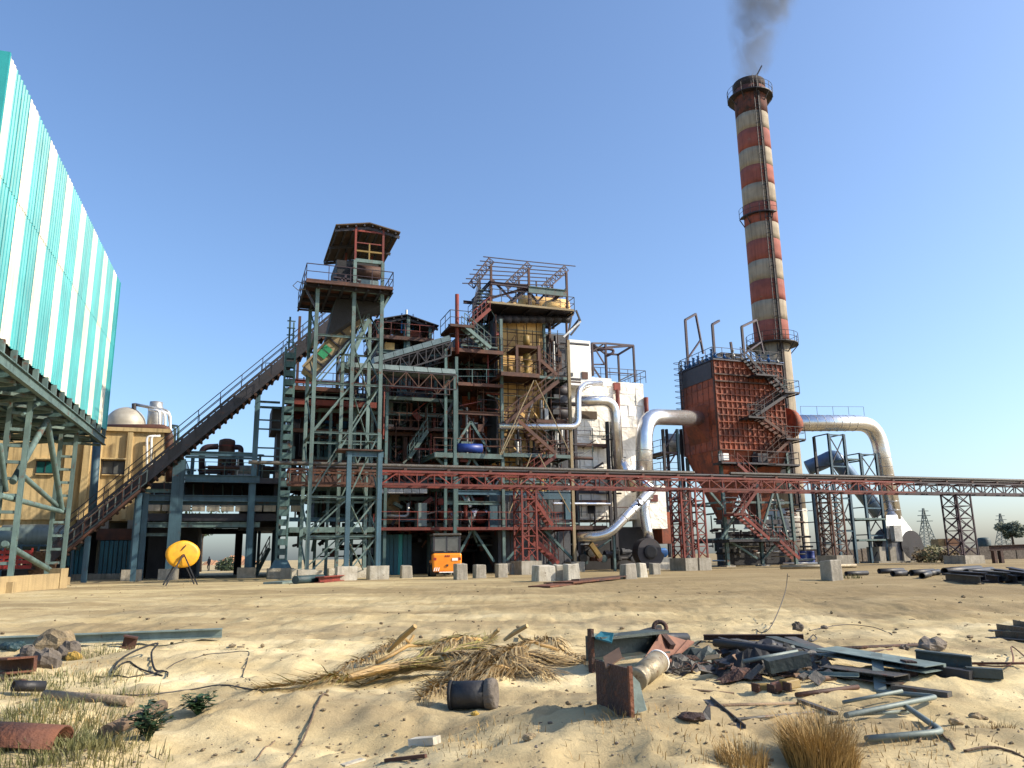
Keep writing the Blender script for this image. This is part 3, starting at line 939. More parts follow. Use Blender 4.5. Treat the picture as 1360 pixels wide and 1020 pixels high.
for px in (921, 926):
    u = uat(px, 3, VR); mem(rack, 'riser_pipe', W(u, VR + .8, .3), W(u, VR + .8, zr + .2), .26, 'silver_dull', sec='pipe')
rack_tower(1116, 'brown_steel', 1.1, 6)
rack_tower(1287, 'purple_steel', 1.5, 5, True, hf=1.0)

# ------------------------------------------------------------------ inclined conveyor, left
VC = 56.0
cv = thing('inclined_conveyor', 'long dark inclined belt conveyor climbing from the shed to the tower', 'conveyor', W(*(lambda p: (p[0], VC, 0))(uvz(PV(90, 730, VC)))))
cl0, cl1 = PV(66, 745, VC), PV(452, 424, VC)             # lower stringer line
cdir = (cl1 - cl0)
wv_ = VA * 1.9
hvv = ZA * .95
for o in (Vector(), wv_):
    mem(cv, 'stringer', cl0 + o, cl1 + o, .12, 'dark_steel', .3, 'C')
    mem(cv, 'top_chord', cl0 + o + hvv, cl1 + o + hvv, .1, 'dark_steel', .12)
    n = 44
    for k in range(n + 1):
        c = cl0 + cdir * (k / n) + o
        mem(cv, 'post', c, c + hvv, .08, 'dark_steel')
        if k < n:
            c2 = cl0 + cdir * ((k + 1) / n) + o
            mem(cv, 'diagonal', c if k % 2 else c + hvv, c2 + hvv if k % 2 else c2, .06, 'dark_steel')
railing(cv, [cl0 + hvv, cl1 + hvv], 'dark_steel', 1.0, .035, 1.9)
railing(cv, [cl0 + hvv + wv_, cl1 + hvv + wv_], 'dark_steel', 1.0, .035, 1.9)
nrm = cdir.normalized().cross(VA).normalized()
if nrm.z < 0: nrm = -nrm
b = MB(); b.box((cl0 + cl1) / 2 + wv_ / 2 + ZA * .55, cdir / 2, VA * .7, nrm * .03); b.build('belt', 'black_rubber', cv)
b = MB(); b.box((cl0 + cl1) / 2 + wv_ / 2 - ZA * .02, cdir / 2, VA * .6, nrm * .02); b.build('return_belt', 'black_rubber', cv)
for k in range(22):                                       # dark skirt sheets along both flanks
    for o in (-.06, 1.96):
        a, c = cl0 + cdir * (k / 22 + .001) + VA * o, cl0 + cdir * ((k + 1) / 22 - .001) + VA * o
        MB().hexa([a - VA * .01 + ZA * .05, c - VA * .01 + ZA * .05, c + VA * .01 + ZA * .05, a + VA * .01 + ZA * .05, a - VA * .01 + ZA * .8, c - VA * .01 + ZA * .8, c + VA * .01 + ZA * .8, a + VA * .01 + ZA * .8]).build('skirt_sheet', 'dark_steel', cv)
for k in range(46):
    c = cl0 + cdir * ((k + .5) / 46) - nrm * .22
    mem(cv, 'idler_roller', c + VA * .2, c + VA * 1.7, .2, 'dark_rust', sec='pipe')
# lower half has a ladder-like walkway guard on its flank
g0, g1 = PV(88, 712, VC - .35), PV(196, 624, VC - .35)
mem(cv, 'guard_rail', g0, g1, .07, 'mesh_teal_grey'); mem(cv, 'guard_rail', g0 - ZA * .8, g1 - ZA * .8, .07, 'mesh_teal_grey')
for k in range(11):
    c = g0.lerp(g1, k / 10)
    mem(cv, 'guard_rung', c, c - ZA * .8, .07, 'mesh_teal_grey')
h0, h1 = PV(84, 736, VC - .9), PV(186, 652, VC - .9)
mem(cv, 'walkway', h0, h1, .7, 'brown_steel', .12)
railing(cv, [h0, h1], 'brown_steel', 1.0, .035, 1.4)
for px, pyt in ((117, 712), (186, 655)):
    colm(cv, px, pyt, VC - .4, .3, 'blue_steel')
b = MB(); cc = GP(113, 764)
b.lathe(cc, [(2.0, -.2), (1.5, .5), (.7, 1.15), (.1, 1.4)], 14); o = b.build('spill_heap', 'clod'); tag(o, 'cone of pale spilled ash under the conveyor foot', 'heap')

# ------------------------------------------------------------------ blue steel portal building, left of the tower
VG = 58.0
gt = thing('portal_frame_building', 'blue steel portal building with red vessels on its deck and a drive-through', 'building', W(*(lambda p: (p[0], VG, 0))(uvz(PV(280, 700, VG)))))
for px, pyt, w in ((186, 642, .42), (195, 655, .34), (235, 615, .45), (243, 610, .4), (343, 520, .36), (334, 636, .3)):
    colm(gt, px, pyt, VG, w, 'blue_steel', 'I', foot=.6 if px in (186, 235, 334) else 0, z0=.3)
for vv in (64, 70):
    for px in (190, 238, 338, 372):
        colm(gt, px, 640, vv, .4, 'blue_steel', 'I')
beam(gt, 184, 400, 662, VG, .3, 'blue_steel', .42); beam(gt, 184, 400, 668, VG + .4, .3, 'blue_steel', .3)
beam(gt, 196, 345, 697, VG, .25, 'pale_steel', .35); beam(gt, 180, 240, 710, VG, .2, 'pale_steel', .2)
beam(gt, 184, 238, 652, VG, .2, 'teal_steel', .25)
beam(gt, 246, 345, 636, VG - .2, .3, 'blue_steel', .5); beam(gt, 246, 342, 603, VG, .2, 'blue_steel', .3); beam(gt, 246, 345, 608, VG, .15, 'blue_steel', .15)
# row of cable-duct panels under the beam
zt_, zb_ = zat(285, 671, VG + .2), zat(285, 679, VG + .2)
ua, ub = uat(194, zt_, VG), uat(404, zt_, VG)
for k in range(11):
    a, c = ua + (ub - ua) * k / 11, ua + (ub - ua) * (k + 1) / 11
    MB().ubox(a + .05, c - .05, VG + .1, VG + .5, zb_, zt_).build('duct_panel', 'concrete', gt)
plat(gt, 196, 372, 682, VG + .6, 72, 'dark_steel', '', .5)
plat(gt, 246, 372, 634, VG + .5, 70, 'dark_steel', 'l', .4, 'teal_steel')
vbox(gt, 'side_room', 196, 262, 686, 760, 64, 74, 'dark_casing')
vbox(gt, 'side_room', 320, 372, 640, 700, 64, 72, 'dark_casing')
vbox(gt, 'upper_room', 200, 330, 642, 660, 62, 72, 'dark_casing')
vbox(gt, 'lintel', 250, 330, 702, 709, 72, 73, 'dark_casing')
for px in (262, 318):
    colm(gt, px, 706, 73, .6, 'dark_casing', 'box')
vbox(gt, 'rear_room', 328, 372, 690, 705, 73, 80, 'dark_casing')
for px in (340, 345, 364):
    colm(gt, px, 700, 74, .25, 'blue_steel', 'box')
stair3(gt, W(*(lambda p: (p[0], 66, .1))(uvz(PV(338, 758, 66)))), PV(358, 728, 66), VA * 1.0, 'pale_steel')
# vessels and pipes on the deck
zdk = zat(300, 634, VG + .5)
c = PV(300, 616, 62); c.z = zdk
r = (uat(311, zdk + 3, 62) - uat(289, zdk + 3, 62)) / 2
H = zat(300, 583, 62) - zdk
MB().lathe(c, [(r * .6, 0), (r, .5), (r, H * .92), (r * .93, H * .97), (r * .5, H), (.05, H + .02)], 22).build('vessel', 'brown_steel', gt, smooth=True)
for z in (.8, 1.7, 2.6):
    MB().lathe(c, [(r * 1.04, z), (r * 1.04, z + .12)], 22).build('vessel_ring', 'red_steel', gt)
pipe(gt, [PV(268, 634, 61.5), PV(268, 594, 61.5), PV(290, 593, 61.5)], .22, 'purple_steel', .6)
pipe(gt, [PV(311, 594, 61.5), PV(320, 594, 61.5), PV(320, 634, 61.5)], .2, 'purple_steel', .6)
rn = random.Random(8)
for k in range(26):
    px = 250 + rn.random() * 118
    v = 59 + rn.random() * 4
    h = .5 + rn.random() * 1.6
    u = uat(px, zdk, v)
    m = rn.choice(['brown_steel', 'red_steel', 'silver_dull', 'dark_steel', 'blue_steel', 'silver'])
    if rn.random() < .5:
        mem(gt, 'valve', W(u, v, zdk), W(u, v, zdk + h), .12 + rn.random() * .18, m, sec='pipe')
        MB().lathe(W(u, v, zdk + h), [(.28, 0), (.28, .08)], 12).build('handwheel', m, gt)
    else:
        mem(gt, 'pump_pipe', W(u, v, zdk + h * .5), W(u + .8 + rn.random() * 1.6, v, zdk + h * .5), .14 + rn.random() * .25, m, sec='pipe')
MB().lathe(PV(332, 628, 61.5) , [(.1, -1.4), (.55, -1.4), (.55, 1.4), (.1, 1.4)], 16, UA).build('drum', 'concrete', gt, smooth=True)
for k in range(12):
    px = 205 + k * 13
    mem(gt, 'hanger', PV(px, 640 + rn.random() * 6, 60 + rn.random() * 3), PV(px + rn.uniform(-1, 1), 664, 61), .1, rn.choice(['blue_steel', 'pale_steel', 'brown_steel']), sec='pipe')
railing(gt, [PV(352, 500, VG), PV(372, 500, VG)], 'blue_steel', 1.0)
beam(gt, 340, 372, 534, VG, .15, 'blue_steel'); beam(gt, 338, 372, 541, VG, .15, 'blue_steel')
for py in (558, 570, 595, 606):
    beam(gt, 338, 372, py, VG, .1, 'blue_steel', .1)
vbox(gt, 'hopper_box', 361, 380, 540, 572, VG + .5, VG + 4, 'dark_casing')
vbox(gt, 'hopper_neck', 366, 380, 572, 660, VG + 1, VG + 4, 'dark_casing')

# ------------------------------------------------------------------ tall slotted teal column
tc = thing('slotted_column', 'tall teal built-up steel column with slotted plates left of the tower', 'column', W(*(lambda p: (p[0], 53.6, 0))(uvz(PV(374, 760, 53.6)))))
VT = 53.6
u, v, ztop = uvz(PV(386, 462, VT))
wc = .62
for du in (-wc / 2, wc / 2):
    mem(tc, 'channel', W(u + du, VT, .85), W(u + du, VT, ztop), .12, 'teal_steel', .5, 'C')
nb = int(ztop / .62)
for k in range(nb):
    z = 1.2 + k * .62
    if z + .4 < ztop: MB().ubox(u - wc / 2 + .05, u + wc / 2 - .05, VT - .26, VT - .2, z, z + .4).build('batten_plate', 'teal_steel', tc)
for k in range(nb):
    z = 1.2 + k * .62
    if z + .4 < ztop: MB().ubox(u - wc / 2 + .05, u + wc / 2 - .05, VT + .2, VT + .26, z, z + .4).build('batten_plate', 'teal_steel', tc)
mem(tc, 'mast', W(u - .12, VT, ztop), W(u - .12, VT, zat(386, 421, VT)), .12, 'teal_steel'); mem(tc, 'mast', W(u + .14, VT, ztop), W(u + .14, VT, zat(386, 428, VT)), .1, 'teal_steel')
for k in range(4):
    z = ztop + .4 + k * .5
    mem(tc, 'mast_tie', W(u - .3, VT, z), W(u + .25, VT, z), .07, 'teal_steel')
MB().hexa([W(u - .75, VT - .6, .8), W(u + .75, VT - .6, .8), W(u + .75, VT + .6, .8), W(u - .75, VT + .6, .8), W(u - .4, VT - .3, 1.5), W(u + .4, VT - .3, 1.5), W(u + .4, VT + .3, 1.5), W(u - .4, VT + .3, 1.5)]).build('base_plate', 'blue_steel', tc)
MB().ubox(u - .8, u + .8, VT - .7, VT + .7, -.3, 1.0).build('footing', 'concrete', tc)

# ------------------------------------------------------------------ conveyor head tower
V0, V1 = 47.0, 51.4
hd = thing('conveyor_tower', 'pale green steel conveyor tower with a gabled roof over its top platform', 'tower', W(*(lambda p: (p[0], V0, 0))(uvz(PV(455, 760, V0)))))
zdeck = zat(465, 375, V0 - .8)
uu = [uvz(PV(415, 560, V0))[0], uvz(PV(465.5, 560, V0))[0], uvz(PV(504, 560, V0))[0]]
lev = [0.6] + [zat(455, py, V0) for py in (712, 660, 575, 510, 447)] + [zdeck - .25]
for i, u in enumerate(uu):
    for v in (V0, V1):
        mem(hd, 'column', W(u, v, .55), W(u, v, zdeck - .02), .22, 'pale_steel', .22, 'I')
        MB().ubox(u - .5, u + .5, v - .5, v + .5, -.3, .95).build('footing', 'white_paint_concrete', hd)
for a, b_ in zip(lev[:-1], lev[1:]):
    for i in range(2):
        for v in (V0, V1):
            mem(hd, 'girt', W(uu[i], v, b_), W(uu[i + 1], v, b_), .1, 'pale_steel', .13, 'I')
            if b_ < lev[-1]: mem(hd, 'brace', W(uu[i] + .1, v, a + .15), W(uu[i + 1] - .1, v, b_ - .15), .085, 'pale_steel', .085, 'L')
    for i, u in enumerate(uu):
        mem(hd, 'girt', W(u, V0, b_ + .02), W(u, V1, b_ + .02), .1, 'pale_steel', .13, 'I')
        if i != 1: mem(hd, 'brace', W(u, V0, a + .2), W(u, V1, b_ - .2), .08, 'pale_steel', .08, 'L')
        mem(hd, 'brace', W(uu[1], V0 + .2, b_ - .1), W(uu[2], V1 - .2, a + .1), .07, 'pale_steel', .07, 'L') if i == 0 else None
# deck
ud0, ud1 = uat(407, zdeck, V0 - .8), uat(522, zdeck, V0 - .8)
MB().ubox(ud0, ud1, V0 - .8, V1 + .6, zdeck - .1, zdeck).build('deck_plate', 'brown_steel', hd)
for v in (V0 - .8, V1 + .6):
    mem(hd, 'deck_beam', W(ud0, v, zdeck - .19), W(ud1, v, zdeck - .16), .08, 'brown_steel', .12, 'C')
for k in range(8):
    u = ud0 + (ud1 - ud0) * k / 7
    mem(hd, 'joist', W(u, V0 - .7, zdeck - .25), W(u, V1 + .5, zdeck - .25), .12, 'dark_steel', .25, 'I')
for k in range(4):
    v = V0 - .2 + (V1 - V0) * k / 3
    mem(hd, 'joist', W(ud0 + .1, v, zdeck - .24), W(ud1 - .1, v, zdeck - .24), .1, 'dark_steel', .2, 'I')
railing(hd, [W(ud0, V1 + .6, zdeck), W(ud0, V0 - .8, zdeck), W(ud1, V0 - .8, zdeck), W(ud1, V1 + .6, zdeck)], 'purple_steel', .95, .03, 1.35)
mem(hd, 'knee_brace', W(ud0 + .1, V0, zdeck - .5), W(uu[0], V0, zdeck - 1.7), .12, 'dark_steel'); mem(hd, 'knee_brace', W(ud1 - .1, V0, zdeck - .4), W(uu[2], V0, zdeck - 1.4), .12, 'pale_steel')
# roof on posts
rv0, rv1 = V0 - .3, V0 + 6.3
ze = zat(446, 299, rv0)
ur0, urm, ur1 = uat(446, ze, rv0), uat(491, ze, rv0), uat(532, ze, rv0)
zR = zat(491, 296.5, rv0)
ze2 = zat(532, 309, rv0)
ov = .55
def gable(parent, u0, um_, u1, v0, v1, z0, zm, z1, mu, mo, ns=6, th=.07):
    for (a, za, c, zc) in ((u0, z0, um_, zm), (um_, zm, u1, z1)):
        for k in range(ns):
            va, vb = v0 + (v1 - v0) * k / ns, v0 + (v1 - v0) * (k + 1) / ns
            MB().hexa([W(a, va, za), W(c, va, zc), W(c, vb - .02, zc), W(a, vb - .02, za), W(a, va, za + th), W(c, va, zc + th), W(c, vb - .02, zc + th), W(a, vb - .02, za + th)]).build('roof_sheet', mu, parent)
        for k in range(4):
            f = (k + .4) / 4
            u, z = a + (c - a) * f, za + (zc - za) * f
            mem(parent, 'purlin', W(u, v0 + .05, z - .08), W(u, v1 - .05, z - .08), .1, mo, .14)
        for k in range(3):
            v = v0 + .3 + (v1 - v0 - .6) * k / 2
            mem(parent, 'rafter', W(a, v, za - .22), W(c, v, zc - .22), .1, mo, .18)
gable(hd, ur0, urm, ur1, rv0, rv1, ze, zR, ze2, 'roof_under', 'dark_steel')
zm_ = zat(485, 347, V0)
for u in uu[1:]:
    for v in (V0, V1):
        mem(hd, 'post', W(u, v, zdeck), W(u, v, zm_), .2, 'pale_steel', .2, 'I')
        mem(hd, 'roof_post', W(u, v, zm_), W(u, v, ze + (.25 if v == V0 else .1)), .13, 'red_steel', .13, 'I')
mem(hd, 'tie_beam', W(uu[1], V0, zm_), W(uu[2], V0, zm_), .16, 'pale_steel', .22); mem(hd, 'tie_beam', W(uu[1], V1, zm_), W(uu[2], V1, zm_), .16, 'pale_steel', .22)
mem(hd, 'roof_tie', W(uu[1] - .3, V0, ze - .05), W(uu[2] + .3, V0, ze - .05), .09, 'red_steel', .1)
mem(hd, 'guard_rail', W(uu[1], V0, zm_ + .65), W(uu[2], V0, zm_ + .65), .1, 'safety_yellow'); mem(hd, 'guard_rail', W((uu[1] + uu[2]) / 2, V0, zm_), W((uu[1] + uu[2]) / 2, V0, zm_ + 1.2), .09, 'safety_yellow')
mem(hd, 'guard_rail', W(uu[1], V0, zm_ + 1.2), W(uu[2], V0, zm_ + 1.2), .07, 'red_steel')
MB().ubox(uu[1] - 1.0, uu[2] - .1, V0 + 1, V1 - .2, zdeck, zm_ + .3).build('drive_house', 'dark_casing', hd)
MB().ubox(uu[1] + .1, uu[2] - .15, V0 + .5, V0 + .9, zdeck + .05, zdeck + .75).build('guard_sheet', 'galv', hd)
MB().lathe(W((uu[1] + uu[2]) / 2, V0 + 1.0, zdeck + 1.45), [(.1, -.9), (.42, -.9), (.42, .9), (.1, .9)], 16, UA).build('head_pulley', 'brown_steel', hd, smooth=True)
for k in range(7):
    u = ud0 + 2.0 - .5 + k * .22
    mem(hd, 'stacked_bracket', W(u + .5, V0 + .1, zdeck), W(u + .5, V0 + .1, zdeck + .35 + .2 * (k % 3)), .12, 'purple_steel', .2)
mem(hd, 'stacked_bracket', W(ud0 + 1.7, V0 + .1, zdeck + .55), W(ud0 + 3.4, V0 + .1, zdeck + .45), .2, 'purple_steel', .1)
b = MB(); pL = W(ud0, V0 - .6, zdeck - .35)
b.tube([pL, pL - UA * .5 + ZA * .15, pL - UA * .75 - ZA * .15, pL - UA * .45 - ZA * .4, pL - ZA * .3], .025, 6); b.build('loose_cable', 'wire', hd)
# head chute running down to the gallery behind
b = MB()
ct0, ct1 = zdeck - .3, zat(470, 420, V0 + 2)
b.hexa([W(uat(432, ct1, 50), 48.6, ct1 - 1.6), W(uat(478, ct1, 50), 48.6, ct1 + .2), W(uat(478, ct1, 50), 51, ct1 + .2), W(uat(432, ct1, 50), 51, ct1 - 1.6),
        W(uu[1] - .9, 48.6, ct0), W(uu[2] + .6, 48.6, ct0), W(uu[2] + .6, 51, ct0), W(uu[1] - .9, 51, ct0)])
b.build('head_chute', 'dark_casing', hd)
# beige boarded chute with dark battens
a0, a1 = PV(410, 494, 50.2), PV(478, 420, 50.2)
dd = (a1 - a0)
nrm2 = dd.normalized().cross(VA).normalized()
if nrm2.z < 0: nrm2 = -nrm2
for k in range(6):
    c0_, c1_ = a0 + dd * (k / 6 + .006), a0 + dd * ((k + 1) / 6 - .006)
    MB().box((c0_ + c1_) / 2 + VA * .9, (c1_ - c0_) / 2, VA * .9, nrm2 * .45).build('chute_panel', 'green_cloth' if k == 1 and False else 'beige_board', hd)
    mem(hd, 'chute_batten', c0_ - VA * .04 - nrm2 * .5, c0_ - VA * .04 + nrm2 * .5, .1, 'dark_steel')
mem(hd, 'chute_edge', a0 - VA * .05 - nrm2 * .5, a1 - VA * .05 - nrm2 * .5, .12, 'dark_steel'); mem(hd, 'chute_edge', a0 - VA * .05 + nrm2 * .5, a1 - VA * .05 + nrm2 * .5, .12, 'beige_board')
g = a0 + dd * .33
MB().box(g - VA * .06 + nrm2 * .1, dd.normalized() * .42, VA * .03, nrm2 * .28).build('green_sheet', 'green_cloth', hd)
stair3(hd, PV(462, 486, 49.6), PV(490, 424, 49.6), VA * .7, 'pale_steel')
# lower front portal with a small landing
uA, uB = uvz(PV(461.5, 690, V0 - 1.0))[0], uvz(PV(503, 690, V0 - 1.0))[0]
zq = zat(482, 601, V0 - 1)
for u in (uA, uB):
    mem(hd, 'portal_post', W(u, V0 - 1, .5), W(u, V0 - 1, zq), .26, 'blue_steel', .26, 'I')
    MB().ubox(u - .55, u + .55, V0 - 1.6, V0 - .4 - .12, -.3, 1.1).build('footing', 'white_paint_concrete', hd)
mem(hd, 'portal_beam', W(uA - .2, V0 - 1, zq - .1), W(uB + .2, V0 - 1, zq - .1), .2, 'blue_steel', .3, 'I')
MB().ubox(uA - .7, uB + .1, V0 - 1.3, V0 + .2, zq + .08, zq + .16).build('landing_plate', 'brown_steel', hd)
railing(hd, [W(uA - .6, V0 - 1.3, zq + .16), W(uB, V0 - 1.3, zq + .16)], 'pale_steel', .9)

# ------------------------------------------------------------------ boiler house
VF = 54.0
bh = thing('boiler_house', 'open steel boiler house with yellow lagging, stairs and a bare roof frame', 'boiler house', W(uat(665, 0, VF), VF, 0))
R4 = random.Random(21)
# dark volumes filling the frame; backing boxes added to block sky for shaded depth
vbox(bh, 'dark_backing', 506, 612, 474, 745, 64.5, 72, 'dark_casing')
vbox(bh, 'dark_backing', 612, 752, 448, 745, 63.5, 72, 'dark_casing')
vbox(bh, 'dark_backing', 420, 500, 525, 690, 67, 72, 'dark_casing')
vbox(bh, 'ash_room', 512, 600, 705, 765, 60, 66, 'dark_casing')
# yellow lagged furnace
def panels(parent, px0, px1, py0, py1, v, n, m_, mt, name='lagging_panel', gap=.04, th=.08, seed=1, skip=0.0, jit=.03):
    rr = random.Random(seed)
    pm = (px0 + px1) / 2
    z1, z0 = zat(pm, py0, v), zat(pm, py1, v)
    zm = (z0 + z1) / 2
    u0, u1 = uat(px0, zm, v), uat(px1, zm, v)
    for i in range(n):
        for j in range(m_):
            if rr.random() < skip: continue
            a, c = u0 + (u1 - u0) * i / n, u0 + (u1 - u0) * (i + 1) / n
            d, e = z0 + (z1 - z0) * j / m_, z0 + (z1 - z0) * (j + 1) / m_
            o = rr.uniform(0, jit)
            q = [rr.uniform(-jit, jit) for _ in range(4)]
            MB().hexa([W(a + gap, v - th - o + q[0], d + gap), W(c - gap, v - th - o + q[1], d + gap), W(c - gap, v, d + gap), W(a + gap, v, d + gap),
                       W(a + gap, v - th - o + q[2], e - gap), W(c - gap, v - th - o + q[3], e - gap), W(c - gap, v, e - gap), W(a + gap, v, e - gap)]).build(name, mt, parent)
    return u0, u1, z0, z1
vbox(bh, 'furnace_casing', 660, 728, 424, 745, 56.0, 63, 'grey_casing')
panels(bh, 661, 727, 425, 655, 56.0, 5, 12, 'insulation', seed=4)
vbox(bh, 'superheater_casing', 728, 754, 444, 745, 57.0, 63, 'grey_casing')
panels(bh, 728, 754, 446, 600, 57.0, 2, 9, 'grey_casing', seed=6, name='casing_panel')
vbox(bh, 'fuel_bunker', 609, 655, 522, 590, 58.5, 63, 'rust_casing')
panels(bh, 609, 655, 522, 590, 58.5, 3, 4, 'rust_casing', seed=7, name='bunker_panel')
vbox(bh, 'fan_casing', 600, 660, 470, 520, 60, 63, 'dark_casing')
# columns
for px, pyt, v, m in ((606, 474, VF, 'teal_steel'), (665, 424, VF, 'pale_steel'), (754, 452, VF, 'beige_board'),
                      (598, 480, 58, 'teal_steel'), (654, 470, 58, 'teal_steel'), (628, 500, 62, 'brown_steel'), (722, 430, VF + 1.6, 'pale_steel'),
                      (517, 525, 58, 'dark_steel'), (546, 520, 58, 'brown_steel'), (577, 515, 58, 'red_steel'), (530, 520, 62, 'dark_steel'),
                      (562, 520, 62, 'teal_steel'), (592, 520, 62, 'dark_steel'), (440, 535, 57, 'teal_steel'), (472, 535, 57, 'teal_steel'), (495, 530, 57, 'pale_steel'), (425, 540, 60, 'teal_steel')):
    colm(bh, px, pyt, v, .22 if v == VF else .2, m, 'I', foot=.55 if v == VF else 0, z0=.3)
# floors
plat(bh, 646, 763, 406, VF - .3, 58.5, 'dark_steel', 'lr', .18, 'dark_steel')
beam(bh, 647, 762, 406.5, VF - .42, .08, 'beige_board', .16, 'box', 'kerb_plate')
plat(bh, 598, 668, 464, VF - .2, 60, 'brown_steel', 'l', .28, 'dark_steel')
plat(bh, 608, 668, 509, VF - .2, 60, 'brown_steel', '', .24, 'teal_steel')
plat(bh, 504, 606, 528, 56, 62, 'pale_steel', '', .25, 'brown_steel')
plat(bh, 504, 606, 568, 56.5, 62, 'brown_steel', 'l', .2, 'brown_steel')
plat(bh, 576, 668, 602, VF - .2, 60, 'pale_steel', 'l', .35, 'brown_steel')
plat(bh, 505, 606, 640, 55, 62, 'dark_steel', '', .3)
plat(bh, 505, 760, 700, VF - .4, 60, 'red_steel', 'lr', .2, 'red_steel')
plat(bh, 665, 716, 495, VF - 1.2, 57, 'brown_steel', 'lr', .3, 'brown_steel')
plat(bh, 668, 757, 603, VF - .3, 56.2, 'pale_steel', 'r', .25, 'brown_steel')
plat(bh, 712, 757, 558, VF + .4, 57, 'brown_steel', '', .25, 'brown_steel')
plat(bh, 712, 757, 500, VF + .4, 57, 'pale_steel', 'r', .2, 'dark_steel')
plat(bh, 384, 470, 514, 55.5, 60, 'brown_steel', 'l', .3, 'dark_steel')
plat(bh, 384, 500, 532, 56, 62, 'red_steel', 'r', .4, 'pale_steel')
plat(bh, 384, 500, 632, 55, 64, 'brown_steel', '', .5)
plat(bh, 384, 500, 700, 55, 64, 'pale_steel', '', .35)
for py, m in ((470, 'teal_steel'), (512, 'red_steel'), (548, 'pale_steel'), (575, 'brown_steel'), (615, 'brown_steel'), (650, 'teal_steel'), (662, 'pale_steel'), (690, 'blue_steel')):
    beam(bh, 384 if py > 500 else 500, 606, py, 57.5, .2, m, .28)
beam(bh, 600, 666, 549, VF, .2, 'brown_steel', .25); beam(bh, 665, 757, 640, VF, .16, 'pale_steel', .2)
beam(bh, 606, 757, 655, VF + .1, .2, 'blue_steel', .3); beam(bh, 590, 665, 668, VF + .2, .18, 'pale_steel', .25)
# room sheets and red-brown bands at the left
vbox(bh, 'band_sheet', 384, 470, 634, 652, 60, 60.3, 'brown_steel')
vbox(bh, 'silo', 384, 500, 552, 612, 63, 67, 'dark_casing')
panels(bh, 420, 500, 540, 610, 63, 8, 1, 'sheet_blue', seed=9, name='wall_sheet', th=.12)
# roof skeleton: three lattice rafters on posts, purlins, bracing
VT0 = VF + .6
rf = []
for (a, k_, c, post) in (((629, 383), (641, 358), (656, 348), 652), ((675, 384), (689, 361), (706, 354), 702), ((725, 386), (736, 366), (755, 359), 750)):
    p0, p1, p2 = PV(*a, VT0 + 0), PV(*k_, VT0 + .5), PV(*c, VT0 + 2.0)
    # rafters climb into depth: eave at the near side, ridge further back
    p0, p1, p2 = [W(uvz(q)[0], vv, 0) + ZA * uvz(q)[2] for q, vv in ((p0, VT0 - .0), (p1, VT0 + .5), (p2, VT0 + 2.0))]
    rf.append((p0, p1, p2))
    mid_ = p0.lerp(p2, .5)
    hv_ = (p2 - p0).normalized().cross(VA).normalized() * .5
    truss(bh, p0, p2, 0, 9, 'purple_steel', 'purple_steel', .09, .05, hv=hv_)
for k in range(7):
    f = k / 6
    pts = []
    for (p0, p1, p2) in rf:
        q = p0.lerp(p2, f)
        hv_ = (p2 - p0).normalized().cross(VA).normalized() * .5
        pts.append(q + (hv_ if hv_.z > 0 else Vector()) + ZA * .06)
    d = (pts[2] - pts[0]).normalized()
    mem(bh, 'purlin', pts[0] - d * .5, pts[1], .065, 'purple_steel'); mem(bh, 'purlin', pts[1], pts[2] + d * (.4 if k % 3 else 1.0), .065, 'purple_steel')
ztp = zat(700, 406, VF - .3)
for px, pt, v in ((652, 352, VF + .1), (702, 357, VF + .1), (752, 362, VF + .1), (652, 352, VF + 5), (706, 357, VF + 5), (752, 364, VF + 5)):
    u, _, z = uvz(PV(px, pt, v if v < VF + 1 else VF + 2))
    mem(bh, 'roof_post', W(u, v, ztp), W(u, v, z), .16, 'purple_steel' if v > VF + 1 else 'brown_steel', .16, 'I')
zrf = zat(700, 381, VF)
us = [uvz(PV(px, 381, VF))[0] for px in (640, 652, 702, 752)]
mem(bh, 'roof_beam', W(us[1], VF, zrf), W(us[2], VF, zrf), .16, 'purple_steel', .25, 'I'); mem(bh, 'roof_beam', W(us[2], VF, zrf - .2), W(us[3], VF, zrf - .2), .2, 'pale_steel', .55, 'I')
mem(bh, 'roof_beam', W(us[0], VF + 5, zrf), W(us[3], VF + 5, zrf), .16, 'purple_steel', .25, 'I')
for u in us[1:]:
    mem(bh, 'roof_beam', W(u, VF, zrf + .1), W(u, VF + 5, zrf + .1), .15, 'purple_steel', .25, 'I')
for a, c in (((652, 370), (680, 398)), ((640, 400), (702, 381)), ((652, 395), (700, 384)), ((680, 402), (702, 384)), ((712, 403), (730, 384)), ((733, 400), (748, 390)), ((700, 384), (716, 404))):
    diag(bh, a, c, VF + .3, .14, 'purple_steel')
stair3(bh, PV(628, 424, VF + .4), PV(637, 381, VF + .4), UA * .95, 'dark_steel', tm='pale_steel')
for px, r in ((665, .5), (680, .6), (692, .45), (735, 1.0), (752, .5)):
    c = PV(px, 406, VF + 1.0); c.z = ztp
    MB().lathe(c, [(r * 1.2, 0), (r * 1.1, r * .5), (r * .7, r * .95), (.05, r * 1.15)], 12).build('lagged_valve', 'insulation', bh, smooth=True)
MB().lathe(PV(722, 409, VF + 3.0), [(.1, -2.2), (.9, -2.0), (.9, 2.0), (.1, 2.2)], 18, UA).build('steam_drum', 'insulation', bh, smooth=True)
# brackets at the right of the top floor
for py, pq in ((430, 441), (437, 449)):
    diag(bh, (758, py + 8), (769, py - 6), VF + .2, .14, 'dark_steel')
diag(bh, (765, 412), (771, 427), VF, .12, 'dark_steel'); diag(bh, (771, 427), (748, 448), VF, .14, 'silver_dull'); diag(bh, (759, 420), (752, 460), VF, .12, 'dark_steel')
